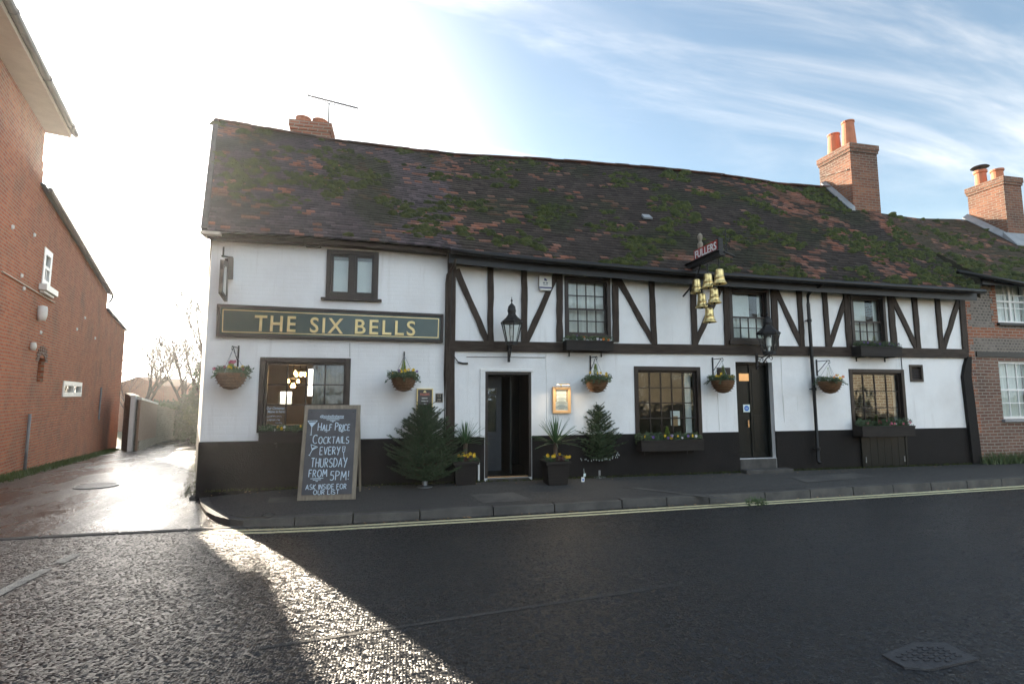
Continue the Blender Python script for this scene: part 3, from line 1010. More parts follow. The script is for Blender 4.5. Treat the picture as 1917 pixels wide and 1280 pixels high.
timber('jetty_beam', (842, 647), (1809, 662), .20, .055, 'timber_h')
timber('wall_plate', (842, 487), (1806, 547), .20, .05, 'timber_h')
for p0, p1, w in [((846, 476), (842, 835), .155), ((918, 497), (918, 640), .115), ((981, 500), (981, 642), .115), ((1047, 505), (1047, 640), .12),
                  ((1151, 512), (1152, 640), .135), ((1218, 515), (1224, 645), .115), ((1295, 520), (1300, 645), .125), ((1357, 525), (1361, 648), .13),
                  ((1446, 530), (1451, 650), .15), ((1494, 540), (1501, 650), .115), ((1541, 542), (1549, 650), .115), ((1581, 545), (1589, 652), .13),
                  ((1664, 548), (1673, 655), .155), ((1709, 552), (1718, 655), .13), ((1752, 555), (1761, 656), .125), ((1797, 550), (1806, 660), .16)]:
    timber('post' if w > .12 else 'stud', p0, p1, w, .042)
for p0, p1, w in [((854, 505), (912, 640), .115), ((1043, 508), (985, 640), .115), ((1155, 520), (1222, 640), .115), ((1352, 530), (1300, 645), .115),
                  ((1450, 540), (1501, 650), .115), ((1585, 548), (1551, 650), .115), ((1668, 555), (1716, 655), .12), ((1794, 558), (1764, 655), .12)]:
    timber('brace', p0, p1, w, .034)
# curved bracket and corner post at the right hand end
poly = [(1806, 668), (1801, 685), (1798, 705), (1809, 800), (1816, 866), (1833, 866), (1820, 758), (1813, 705), (1813, 668)]
mb = MB(); mb.prism([(at(*p).x, at(*p).z) for p in poly][::-1], -.075, .01)
mb.build('corner_bracket', M['plinth'], pub)
# seams and cable lines in the render
def wire(name, pts, r=.006, m='cable', Y=-.006, seg=6):
    mb = MB(); mb.tube([at(x, y, Y) for x, y in pts], r, seg)
    return mb.build(name, M[m], pub)


wire('cable', [(849, 480), (843, 600), (845, 660), (858, 678)], .010, Y=-.045)
wire('cable', [(858, 678), (866, 680), (876, 680)], .018, Y=-.02)
wire('cable', [(655, 642), (655, 668)], .004)
wire('cable', [(873, 668), (1021, 669)], .006, 'timber')
wire('cable', [(1021, 655), (1023, 700), (1024, 800)], .005, 'net')
wire('cable', [(1462, 664), (1465, 740), (1469, 790)], .005, 'net')
wire('cable', [(1343, 730), (1346, 780), (1347, 806)], .005, 'net')
wire('cable', [(1686, 655), (1692, 730), (1696, 800)], .008, Y=-.012)
mb = MB()
r = rect4((1466, 740), (1492, 740), (1468, 770), (1494, 770))
for a, b in (((r[0], r[1]), (r[2], r[1])), ((r[0], r[3]), (r[2], r[3])), ((r[0], r[1]), (r[0], r[3])), ((r[2], r[1]), (r[2], r[3]))):
    mb.bar((a[0], -.003, a[1]), (b[0], -.003, b[1]), .008, .006)
mb.build('meter_cover', M['net'], pub)
mb = MB()
mb.box((vent[0] - .03, -.02, vent[1] - .03), (vent[0] + .02, .05, vent[3] + .03)); mb.box((vent[2] - .02, -.02, vent[1] - .03), (vent[2] + .03, .05, vent[3] + .03))
mb.box((vent[0] + .02, -.02, vent[3] - .02), (vent[2] - .02, .05, vent[3] + .03)); mb.box((vent[0] + .02, -.02, vent[1] - .03), (vent[2] - .02, .05, vent[1] + .02))
for k in range(5):
    z = vent[1] + .05 + k * (vent[3] - vent[1] - .08) / 5
    mb.bar(((vent[0] + vent[2]) / 2 - (vent[2] - vent[0]) / 2, .02, z), ((vent[0] + vent[2]) / 2 + (vent[2] - vent[0]) / 2, .02, z), .05, .012, (0, -1, .7))
mb.box((vent[0] - .01, .06, vent[1] - .01), (vent[2] + .01, .08, vent[3] + .01))
mb.build('vent', M['frame'], pub)
r = rect4((1341, 688), (1365, 688), (1343, 712), (1367, 712))
mb = MB(); mb.box((r[0], -.03, r[1]), (r[2], .01, r[3])); mb.box((r[0] + .03, -.045, r[1] + .03), (r[2] - .03, -.03, r[3] - .03))
mb.build('vent', M['frame'], pub, bevel=.004)


# ---- windows
def bar_grid(mb, x0, z0, x1, z1, cols, rows, w, y0, y1):
    for k in range(1, cols):
        x = x0 + (x1 - x0) * k / cols
        mb.box((x - w / 2, y0, z0), (x + w / 2, y1, z1))
    for k in range(1, rows):
        z = z0 + (z1 - z0) * k / rows
        xs = [x0] + [x0 + (x1 - x0) * k2 / cols for k2 in range(1, cols)] + [x1]
        for a, b in zip(xs, xs[1:]):
            mb.box((a + (w / 2 if a > x0 else 0), y0 + .001, z - w / 2), (b - (w / 2 if b < x1 else 0), y1 - .001, z + w / 2))


def cloth(x0, x1, z0, z1, Y, folds, amp, seed=1, tie=0):
    mb = MB(); rnd = random.Random(seed)
    n = folds * 8; rows = 12
    ph = [rnd.uniform(0, 6) for _ in range(4)]
    for j in range(rows + 1):
        v = j / rows
        for i in range(n + 1):
            u = i / n
            x = x0 + (x1 - x0) * u
            if tie: x += (1 - v) * tie * (1 - u) * .5
            a = amp * (.6 + .5 * math.sin(u * 5 + ph[0]))
            y = Y + a * math.sin(u * folds * 2 * math.pi + ph[1] + .5 * math.sin(u * 9 + ph[2]) + .3 * v)
            mb.v.append((x, y, z0 + (z1 - z0) * v))
    for j in range(rows):
        for i in range(n):
            k = j * (n + 1) + i
            mb.f.append((k, k + 1, k + n + 2, k + n + 1)); mb.c.append(None)
    return mb


def frame_of(h, w, y0, y1, mat_, parent, proud_lip=0, wb=None):
    x0, z0, x1, z1 = h; wb = w if wb is None else wb
    mb = MB()
    mb.box((x0 - proud_lip, y0, z0), (x0 + w, y1, z1)); mb.box((x1 - w, y0, z0), (x1 + proud_lip, y1, z1))
    mb.box((x0 + w, y0, z1 - w), (x1 - w, y1, z1 + proud_lip)); mb.box((x0 + w, y0, z0), (x1 - w, y1, z0 + wb))
    return mb


def pane_of(x0, z0, x1, z1, y, parent):
    mb = MB(); mb.box((x0, y, z0), (x1, y + .004, z1))
    return mb.build('pane', M['glass'], parent)


# upper casement on the left, white blinds drawn behind both lights
f = frame_of(W1, .085, -.035, .06, 'frame', pub, .0)
xm = (W1[0] + W1[2]) / 2
f.box((xm - .045, -.030, W1[1] + .085), (xm + .045, .055, W1[3] - .085))
win = f.build('window', M['frame'], pub, bevel=.006)
mb = MB(); mb.box((W1[0] - .07, -.075, W1[1] - .05), (W1[2] + .07, .02, W1[1] - .002)); mb.build('sill', M['frame'], win, bevel=.006)
for a, b in ((W1[0] + .085, xm - .045), (xm + .045, W1[2] - .085)):
    s = MB()
    for (u, v, w_, z_) in ((a, W1[1] + .085, a + .035, W1[3] - .085), (b - .035, W1[1] + .085, b, W1[3] - .085)):
        s.box((u, .0, v), (w_, .05, z_))
    s.box((a + .035, .0, W1[1] + .085), (b - .035, .05, W1[1] + .12)); s.box((a + .035, .0, W1[3] - .12), (b - .035, .05, W1[3] - .085))
    s.build('casement', M['frame'], win)
    pane_of(a + .03, W1[1] + .11, b - .03, W1[3] - .11, .022, win)
    mb = MB(); mb.box((a, .12, W1[1] + .09), (b, .125, W1[3] - .16)); mb.build('blind', M['blind'], win)


def sash(h, name='window', net=True, upper_bars=True, open_dark=False, seed=1, cols=4):
    x0, z0, x1, z1 = h
    f = frame_of(h, .075, -.03, .10, 'frame', pub)
    w = f.build('window', M['frame'], pub, bevel=.005)
    a, b, c, d = x0 + .075, z0 + .075, x1 - .075, z1 - .075
    zm = (b + d) / 2 - .02
    lo = MB(); lo.box((a, .035, b), (a + .028, .07, zm)); lo.box((c - .028, .035, b), (c, .07, zm)); lo.box((a + .028, .035, b), (c - .028, .07, b + .045)); lo.box((a + .028, .035, zm - .028), (c - .028, .07, zm))
    bar_grid(lo, a + .028, b + .045, c - .028, zm - .028, cols, 2, .02, .042, .062)
    lo.build('sash', M['frame'], w)
    pane_of(a + .025, b + .04, c - .025, zm - .025, .05, w)
    up = MB(); up.box((a, .075, zm - .02), (a + .028, .108, d)); up.box((c - .028, .075, zm - .02), (c, .108, d)); up.box((a + .028, .075, d - .035), (c - .028, .108, d)); up.box((a + .028, .075, zm - .02), (c - .028, .108, zm + .012))
    if upper_bars: bar_grid(up, a + .028, zm + .012, c - .028, d - .035, cols, 2, .02, .08, .1)
    up.build('sash', M['frame'], w)
    pane_of(a + .025, zm + .01, c - .025, d - .03, .09, w)
    if net:
        cloth(a + .0, c, b, d if upper_bars else zm + .02, .17, 7, .012, seed).build('curtain', M['net'], w, smooth=True)
    if not upper_bars:
        mb = MB(); mb.box((a, .19, zm - .1), (a + (c - a) * .66, .195, d)); mb.build('blind', M['blind'], w)
        cloth(c - .10, c - .01, zm, d, .16, 2, .012, seed + 5).build('curtain', M['net'], w, smooth=True)
    return w


sash(W2, seed=2)
sash(W3, upper_bars=False, seed=4)
sash(W4, upper_bars=False, seed=6)
mb = MB(); mb.box((W3[0] - .06, -.09, W3[1] - .04), (W3[2] + .06, -.031, W3[1] + .05)); mb.build('sill', M['frame'], pub, bevel=.006)


def shopwin(h, cols, rows, seed, wide=.085, off=None):
    x0, z0, x1, z1 = h
    w = frame_of(h, wide, -.022, .12, 'frame', pub, .0).build('window', M['frame'], pub, bevel=.006)
    a, b, c, d = x0 + wide, z0 + wide, x1 - wide, z1 - wide
    s = MB(); s.box((a, .05, b), (a + .035, .10, d)); s.box((c - .035, .05, b), (c, .10, d)); s.box((a + .035, .05, b), (c - .035, .10, b + .04)); s.box((a + .035, .05, d - .04), (c - .035, .10, d))
    bar_grid(s, a + .035, b + .04, c - .035, d - .04, cols, rows, .02, .06, .09)
    s.build('glazing_bars', M['frame'], w)
    pane_of(a + .03, b + .035, c - .03, d - .035, .073, w)
    return w, a, b, c, d


w1, a, b, c, d = shopwin(G1, 4, 3, 1)
cloth(a + (c - a) * .56, c, b, d, .26, 9, .03, 3, tie=.0).build('curtain', M['drape'], w1, smooth=True)
w2, a, b, c, d = shopwin(G2, 5, 4, 2)
mb = MB(); mb.box((c - .16, .20, b), (c - .02, .21, d)); mb.build('curtain', M['net'], w2)
w3, a, b, c, d = shopwin(G3, 4, 3, 3)

# ---- doors
# front door: white rendered surround, dark lining, a half glazed inner door standing open in the lobby
x0, z0, x1, z1 = D1
mb = MB()
mb.box((x0 - .10, -.028, z1 + .003), (x1 + .035, .0, z1 + .055))
mb.box((x0 - .10, -.024, z0 + .75), (x0 - .002, .0, z1 + .003))
mb.build('door_surround', M['whitepaint'], pub, bevel=.006)
mb = frame_of(D1, .05, -.012, .30, 'frame', pub, 0, wb=.0)
df = mb.build('door_frame', M['frame'], pub)
mb = MB(); mb.box((x0 + .05, -.05, z0 - .13), (x1 - .05, .36, z0 - .012)); mb.build('threshold', M['stone'], pub, bevel=.01)
mb = MB(); mb.box((x0 + .06, .04, z0 - .012), (x1 - .06, .075, z0 + .012)); mb.build('door_strip', M['brass'], pub)
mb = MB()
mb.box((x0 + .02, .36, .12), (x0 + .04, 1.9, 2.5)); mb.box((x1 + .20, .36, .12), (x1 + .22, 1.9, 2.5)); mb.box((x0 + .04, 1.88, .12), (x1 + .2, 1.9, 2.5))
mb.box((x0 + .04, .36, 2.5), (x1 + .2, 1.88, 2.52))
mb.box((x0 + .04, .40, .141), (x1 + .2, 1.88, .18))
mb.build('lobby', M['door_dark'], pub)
# inner door with tall panes, set back on the left of the lobby
ia, ib = x0 + .06, x0 + .50
inn_d = MB()
Yd = .95
inn_d.box((ia, Yd, .19), (ia + .03, Yd + .045, z1 - .06)); inn_d.box((ib - .11, Yd, .19), (ib, Yd + .045, z1 - .06))
inn_d.box((ia + .03, Yd, .19), (ib - .11, Yd + .045, .98)); inn_d.box((ia + .03, Yd, z1 - .30), (ib - .11, Yd + .045, z1 - .06))
inn_d.box((ia + .03, Yd + .005, 1.72), (ib - .11, Yd + .04, 1.75)); inn_d.box((ia + .05, Yd - .012, .32), (ib - .14, Yd, .36)); inn_d.box((ia + .05, Yd - .012, .82), (ib - .14, Yd, .86))
idr = inn_d.build('door', M['door_blue'], pub)
mb = MB(); mb.box((ia + .02, Yd + .018, .97), (ib - .10, Yd + .024, z1 - .29)); mb.build('pane', M['glass'], idr)
mb = MB(); mb.box((x1 - .30, .55, .19), (x1 - .26, 1.5, z1 - .06)); mb.build('door', M['door_dark'], pub)
# side door, recessed, double leaf
x0, z0, x1, z1 = D2
sd = frame_of(D2, .045, .12, .28, 'frame', pub, 0, wb=0).build('door_frame', M['door_dark'], pub)
mb = MB()
xm = x0 + (x1 - x0) * .52
for a, b in ((x0 + .045, xm - .004), (xm + .004, x1 - .045)):
    mb.box((a, .20, z0), (b, .245, z1 - .045))
    for (u, v) in ((.06, .44), (.50, .93)):
        H = z1 - z0
        mb.box((a + .05, .192, z0 + H * u), (b - .05, .2, z0 + H * v))
mb.bar((xm, .186, z0), (xm, .186, z1 - .05), .03, .02)
sdr = mb.build('door', M['door_dark'], pub, bevel=.004)
mb = MB(); mb.bar((xm - .10, .15, 1.05), (xm - .10, .15, 1.2), .02, .02); mb.build('handle', M['brass'], sdr)
mb = MB()
p = at(1430, 866, -.2)
mb.box((x0 - .02, -.24, .05), (x1 + .20, -.018, .215)); mb.box((x0 + .01, -.015, .05), (x1 - .01, .28, z0 - .002))
mb.build('doorstep', M['stone'], pub, bevel=.015)
# cellar hatch under the right hand window
h = rect4((1612, 818), (1690, 815), (1616, 880), (1694, 879))
mb = MB()
for k in range(6):
    a = h[0] + (h[2] - h[0]) * k / 6; b = h[0] + (h[2] - h[0]) * (k + 1) / 6
    mb.box((a + .004, -.045, h[1]), (b - .004, -.016, h[3]))
mb.box((h[0] - .05, -.055, h[1]), (h[0] - .002, -.014, h[3] + .05)); mb.box((h[2] + .002, -.055, h[1]), (h[2] + .05, -.014, h[3] + .05)); mb.box((h[0], -.055, h[3] + .004), (h[2], -.014, h[3] + .05))
hb = mb.build('cellar_hatch', M['door_dark'], pub)
for sx_ in (h[0] + .03, h[2] - .06):
    mb = MB(); mb.box((sx_, -.058, h[1] + .18), (sx_ + .022, -.046, h[1] + .30)); mb.build('hinge', M['steel'], hb)
mb = MB()
for hx, zz_ in ((.0, .3),):
    mb.box((D1[0] - .135, -.05, .16), (D1[0] - .10, .0, .50))
mb.build('boot_guard', M['whitepaint'], pub, bevel=.01)

# ---- roof
EV = [(383, 431, -.30), (500, 438, -.30), (600, 443, -.30), (720, 452, -.30), (838, 463, -.32), (842, 466, -.40), (1000, 483, -.42), (1100, 492, -.42), (1270, 507, -.42), (1450, 519, -.42), (1600, 529, -.42), (1700, 535, -.42), (1838, 543, -.42)]
RG = [(405, 227), (500, 243), (620, 264), (740, 279), (850, 291), (1000, 299), (1100, 306), (1250, 318), (1350, 329), (1460, 346), (1545, 352), (1594, 356)]
RY = 2.8
ev = [at(*e) for e in EV]; rg = [at(x, y, RY) for x, y in RG]
for p in ev: p.x = max(p.x, -3.40)
EX0, EX1 = ev[0].x, ev[-1].x
RX0, RX1 = rg[0].x, rg[-1].x


def interp(pts, x):
    for a, b in zip(pts, pts[1:]):
        if a.x <= x <= b.x:
            return a.lerp(b, (x - a.x) / max(1e-6, b.x - a.x))
    return (pts[0] if x < pts[0].x else pts[-1]).copy()


def roofpt(u, v):
    e = interp(ev, EX0 + (EX1 - EX0) * u); r = interp(rg, RX0 + (RX1 - RX0) * u)
    p = e.lerp(r, v)
    # an old roof: hollows and swells between the rafters
    p.z += (.05 * mnoise.noise(Vector((p.x * .45, v * 2.2, 1.7))) - .05 * math.sin(math.pi * v) * (.5 + .5 * math.sin(p.x * .55))) * math.sin(math.pi * min(1, max(0, v)))
    return p


RN = Vector((0, -.74, .67))


def tint(X, v, rnd, wx):
    """each tile's own clay colour; dark brown-grey, with redder runs of newer tiles"""
    n = mnoise.noise(Vector((X * .55, v * 5, 4.2))) + .5 * mnoise.noise(Vector((X * 1.9, v * 16, 9.1)))
    r = rnd.random()
    dark = Vector((.036, .027, .022)).lerp(Vector((.056, .043, .036)), rnd.random())
    if X < 1.0: dark = Vector((.088, .068, .070)).lerp(Vector((.056, .045, .048)), rnd.random())  # purple grey paints the sky's reflection into the left hand tiles
    red = Vector((.25, .095, .055)).lerp(Vector((.15, .064, .044)), rnd.random())
    pink = Vector((.19, .115, .09))
    k = .05
    if n > .34: k = .55
    elif n > .16: k = .22
    # patches repaired with new red tiles towards the right hand end
    if X > 8.5:
        c = 10.4 + (1 - v) * 1.1
        if abs(X - c) < .6 and v > .05: k = max(k, .92 if v > .78 else .66)
        if X > 12.05 and v > .35 and X > 13.0 - v * .35 - .25: k = .8
    if r < k: c = red.lerp(pink, rnd.random() * .7)
    else: c = dark
    # grime and algae tone of the surface itself
    g = mnoise.noise(Vector((X * .8, v * 3.3, 21.0)))
    if X > 2.5: g += .12 * min(1, (X - 2.5) / 4)
    if g > .05: c = c.lerp(Vector((.030, .032, .016)), min(.8, (g - .05) * 2.6))
    if X > 2.5: c = c * (1 - .22 * min(1, (X - 2.5) / 4))
    return tuple(c * rnd.uniform(.72, 1.28))


def tiles(roofpt, rows, cols, tint, seed, lift=.016):
    mb = MB(); rnd = random.Random(seed)
    for j in range(rows):
        v0, v1 = j / rows, (j + 1) / rows
        off = .5 if j % 2 else 0
        for i in range(-1, cols + 1):
            u0, u1 = (i + off) / cols, (i + 1 + off) / cols
            u0, u1 = max(0, u0), min(1, u1)
            if u1 - u0 < .15 / cols: continue
            g = .012 / cols
            a, b = roofpt(u0 + g, v0), roofpt(u1 - g, v0)
            c, d = roofpt(u1 - g, v1), roofpt(u0 + g, v1)
            l0 = lift + rnd.uniform(-.005, .007); l1 = lift + rnd.uniform(-.005, .007)
            dz = Vector((0, 0, rnd.uniform(-.006, .006)))
            a2, b2 = a + RN * l0 + dz, b + RN * l1 + dz
            col = tint((a.x + b.x) / 2, v0, rnd, 0)
            mb.face([a2, b2, c, d], col)
            dn = Vector((0, -.012, -.016))
            mb.face([a2 + dn - RN * .012, b2 + dn - RN * .012, b2, a2], tuple(x * .8 for x in col))
            mb.face([a2 + dn - RN * .012, a2, d], col); mb.face([b2, b2 + dn - RN * .012, c], col)
    return mb


roof = tiles(roofpt, 46, 104, tint, 3).build('roof', M['tile'], pub)
mb = MB()
for i in range(60):
    for j in range(12):
        q = [roofpt((i + a_) / 60, (j + b_) / 12) - RN * .012 for a_, b_ in ((0, 0), (1, 0), (1, 1), (0, 1))]
        mb.face(q, (.03, .026, .024))
mb.build('roof_felt', M['tile'], roof)
# rear slope, ridge tiles, underside
mb = MB()
N_ = 40
for i in range(N_):
    u0, u1 = i / N_, (i + 1) / N_
    a, b = roofpt(u0, 1), roofpt(u1, 1)
    c = Vector((b.x - (0 if u1 < .999 else .0), 2 * RY + .45, 4.3)); d = Vector((a.x - .9 * (1 - u0), 2 * RY + .45, 4.3)); c.x = b.x - .9 * (1 - u1)
    mb.face([a, b, c, d], (.10, .06, .05))
mb.build('rear_slope', M['tile'], roof)
mb = MB(); rnd = random.Random(5)
n = 48
for i in range(n):
    a, b = roofpt(i / n, 1), roofpt(min(1, (i + 1.02) / n), 1)
    lift = Vector((0, 0, .02 + rnd.uniform(-.008, .008)))
    base = len(mb.v)
    col = Vector((.062, .05, .042)).lerp(Vector((.13, .07, .05)), rnd.random() * .7) * rnd.uniform(.8, 1.2)
    m_ = 7
    for p in (a, b):
        for k in range(m_):
            th = math.pi * (k / (m_ - 1))
            mb.v.append(tuple(p + lift + Vector((0, -math.cos(th) * .11, math.sin(th) * .065 - .03))))
    for k in range(m_ - 1):
        mb.f.append((base + k, base + k + 1, base + m_ + k + 1, base + m_ + k)); mb.c.append(tuple(col))
mb.build('ridge', M['tile'], roof)
mb = MB()
for i in range(N_):
    u0, u1 = i / N_, (i + 1) / N_
    a, b = roofpt(u0, 0) - Vector((0, 0, .03)), roofpt(u1, 0) - Vector((0, 0, .03))
    c, d = Vector((b.x, .02, b.z + .06)), Vector((a.x, .02, a.z + .06))
    mb.face([d, c, b, a], (.05, .04, .035))
mb.build('eaves_board', M['timber_h'], roof)
# verge on the lane gable
mb = MB()
for k in range(24):
    a, b = roofpt(0, k / 24), roofpt(0, (k + 1) / 24)
    d = Vector((-.05, 0, 0))
    mb.hexa([a + d - RN * .10, a - d - RN * .10, b - d - RN * .10, b + d - RN * .10, a + d + RN * .05, a - d + RN * .05, b - d + RN * .05, b + d + RN * .05])
mb.build('verge', M['stone'], roof)


# moss: hundreds of small cushions lying on the tiles, thicker along certain courses
def moss(roofpt, seed, count, dens, nx, size=(.05, .15)):
    mb = MB(); rnd = random.Random(seed); made = 0; tries = 0
    while made < count and tries < count * 60:
        tries += 1
        u, v = rnd.random(), rnd.random() ** 1.15 * .98 + .01
        p = roofpt(u, v)
        d = mnoise.noise(Vector((p.x * .9, v * 6.5, nx))) + .7 * mnoise.noise(Vector((p.x * 2.3, v * 17, nx + 3)))
        if d + dens(p.x, v) < rnd.uniform(.05, .42): continue
        made += 1
        rx = rnd.uniform(*size) * (1.5 if rnd.random() < .2 else 1); ry = rx * rnd.uniform(.35, .6); h = rx * rnd.uniform(.40, .70)
        up = Vector((0, .67, .74))
        base = len(mb.v)
        S = 9
        mb.v.append(tuple(p + RN * (h + .02)))
        for (fr, fh_) in ((.55, .78), (1.0, .0)):
            for k in range(S):
                th = 2 * math.pi * k / S
                w = rnd.uniform(.75, 1.2)
                mb.v.append(tuple(p + Vector((1, 0, 0)) * math.cos(th) * rx * fr * w + up * math.sin(th) * ry * fr * w + RN * (h * fh_ * rnd.uniform(.7, 1.2) + .012)))
        for k in range(S):
            l = (k + 1) % S
            mb.f.append((base, base + 1 + k, base + 1 + l)); mb.c.append(None)
            mb.f.append((base + 1 + k, base + 1 + S + k, base + 1 + S + l, base + 1 + l)); mb.c.append(None)
    return mb


def pubdens(X, v):
    d = -.02
    if X < .9: d = .02 if .12 < v < .72 else -.2
    if 2.2 < X < 5.2 and v < .25: d += .14
    if X > 8 and v < .5: d += .05
    return d


mo = moss(roofpt, 11, 3400, pubdens, 3.3, (.03, .095)).build('moss', M['moss'], roof, smooth=True)
stuff(mo)
# a lead slate and a pale patch low on the roof
p = roofpt((at(1222, 420, 1).x - EX0) / (EX1 - EX0), .42)
mb = MB(); mb.hexa([p + Vector(q) for q in ((-.10, -.08, .0), (.12, -.08, .0), (.1, .06, .11), (-.08, .06, .11), (-.10, -.1, .03), (.12, -.1, .03), (.1, .04, .16), (-.08, .04, .16))])
mb.build('lead_slate', M['lead'], roof)

# ---- gutters, fascia, downpipes
def evx(x0, x1, n, dy=0, dz=0):
    out = []
    for i in range(n + 1):
        p = interp(ev, x0 + (x1 - x0) * i / n)
        out.append(Vector((p.x, p.y + dy, p.z + dz)))
    return out


mb = MB(); mb.tube(evx(ev[5].x + .02, EX1, 30, -.05, -.045), .055, 8); mb.build('gutter', M['black'], pub, smooth=True)
g = evx(ev[5].x, EX1 - .02, 24, .10, -.13)
mb = MB()
for a, b in zip(g, g[1:]):
    mb.hexa([a + Vector((0, 0, -.10)), b + Vector((0, 0, -.10)), b + Vector((0, .04, -.10)), a + Vector((0, .04, -.10)), a + Vector((0, 0, .09)), b + Vector((0, 0, .09)), b + Vector((0, .04, .09)), a + Vector((0, .04, .09))])
mb.build('fascia', M['black'], pub)
g = evx(EX0 + .02, ev[4].x, 12, .06, -.07)
mb = MB()
for a, b in zip(g, g[1:]):
    mb.hexa([a + Vector((0, 0, -.03)), b + Vector((0, 0, -.03)), b + Vector((0, .22, -.03)), a + Vector((0, .22, -.03)), a + Vector((0, 0, .04)), b + Vector((0, 0, .04)), b + Vector((0, .22, .04)), a + Vector((0, .22, .04))])
mb.build('fascia', M['timber_h'], pub)
a = at(585, 455, -.14)
mb = MB(); mb.box((a.x - .13, -.16, a.z - .05), (a.x + .13, .01, a.z + .05)); mb.build('joist_end', M['timber_h'], pub, bevel=.008)
# downpipe on the right with a swan neck at the eaves
mb = MB(); mb.tube([at(x, y, Y) for x, y, Y in ((1540, 531, -.40), (1533, 536, -.34), (1518, 545, -.16), (1512, 553, -.11), (1513, 570, -.11), (1519, 660, -.11), (1524, 735, -.11), (1532, 862, -.11), (1535, 866, -.16))], .036, 10)
dp = mb.build('downpipe', M['black'], pub, smooth=True)
for x, y in ((1515, 600), (1524, 728), (1531, 840)):
    c = at(x, y, -.11); mb = MB(); mb.lathe([(.048, -.03), (.048, .03)], c, 12); mb.box((c.x - .07, -.09, c.z - .012), (c.x + .07, -.056, c.z + .012)); mb.build('bracket', M['black'], dp)
mb = MB(); mb.tube([at(x, y, Y) for x, y, Y in ((853, 485, -.34), (850, 496, -.25), (838, 515, -.09), (836, 530, -.08), (835, 640, -.08), (833, 700, -.08), (832, 826, -.08))], .026, 10)
mb.build('downpipe', M['timber'], pub, smooth=True)
# iron pintle and cable hooks on the lane end
mb = MB(); mb.tube([at(398, 432, -.02), at(388, 640, .9), at(378, 900, 1.2)], .028, 8)
mb.build('downpipe', M['gutter'], pub, smooth=True)
# end of gutter board sticking out at the lane corner
e = ev[0]
mb = MB(); mb.box((e.x - .05, -.36, e.z - .075), (e.x + .25, -.02, e.z - .025)); mb.build('gutter', M['soffit'], pub)


# ---- chimneys
def chimney(parent, x0, x1, y0, y1, z0, z1, pots, brick, cap='lichen', out=.045):
    mb = MB()
    zc = z1 - .24
    mb.box((x0, y0, z0), (x1, y1, zc)); mb.box((x0 - out * .6, y0 - out * .6, zc), (x1 + out * .6, y1 + out * .6, zc + .08)); mb.box((x0 - out, y0 - out, zc + .08), (x1 + out, y1 + out, z1))
    c = mb.build('chimney', M[brick], parent)
    mb = MB()
    t = [(x0 - out, y0 - out, z1), (x1 + out, y0 - out, z1), (x1 + out, y1 + out, z1), (x0 - out, y1 + out, z1)]
    i = .14
    t2 = [(x0 + i, y0 + i, z1 + .07), (x1 - i, y0 + i, z1 + .07), (x1 - i, y1 - i, z1 + .07), (x0 + i, y1 - i, z1 + .07)]
    mb.hexa(t + t2); mb.build('mortar_cap', M[cap], c)
    for (px, py, r, h, kind) in pots:
        mb = MB()
        if kind == 'tall': pr = [(r * 1.12, 0), (r * 1.12, .06), (r, .10), (r * .80, h * .93), (r * .90, h * .95), (r * .90, h), (r * .72, h), (r * .72, h - .3)]
        elif kind == 'squat': pr = [(r, 0), (r, h * .7), (r * 1.1, h * .72), (r * 1.1, h), (r * .75, h), (r * .75, h - .1)]
        else: pr = [(r, 0), (r * .95, h * .8), (r * 1.15, h * .84), (r * 1.15, h), (r * .8, h), (r * .8, h * .6)]
        mb.lathe(pr, (px, py, z1 + .03), 18)
        mb.build('pot', M['pot'], c, smooth=False)
    return c


xa, ya, za = at(1590, 268, 2.0)
xb = at(1640, 272, 2.0).x
chR = chimney(pub, xa, xb, 2.0, 3.1, 6.5, za, [(xa + .36, 2.86, .19, .70, 'tall'), (xa + .38, 2.36, .19, .84, 'tall')], 'brick_c')
mb = MB()
mb.bar((xa - .022, 2.1, za - .75), (xa - .022, 3.05, za - .55), .035, .03, (1, 0, 0)); mb.build('string_course', M['brick_f'], chR)
mb = MB()
for k in range(8):
    y0_, y1_ = 1.95 + k * .12, 1.95 + (k + 1) * .12
    zr = lambda y: roofpt((xa - .1 - EX0) / (EX1 - EX0), (y + .42) / (RY + .42)).z
    mb.hexa([(xa - .16, y0_, zr(y0_) + .03), (xa - .004, y0_, zr(y0_) + .03), (xa - .004, y1_, zr(y1_) + .03), (xa - .16, y1_, zr(y1_) + .03),
             (xa - .16, y0_, zr(y0_) + .07), (xa - .004, y0_, zr(y0_) + .15), (xa - .004, y1_, zr(y1_) + .15), (xa - .16, y1_, zr(y1_) + .07)])
mb.build('flashing', M['lead'], chR)
ca, cb_ = at(545, 222, 3.35), at(618, 231, 3.35)
chL = chimney(pub, ca.x, cb_.x, 3.35, 3.95, 6.8, (ca.z + cb_.z) / 2 - .02, [(ca.x + .24, 3.6, .17, .16, 'squat'), (ca.x + .64, 3.6, .17, .14, 'squat')], 'brick_red', 'lichen')

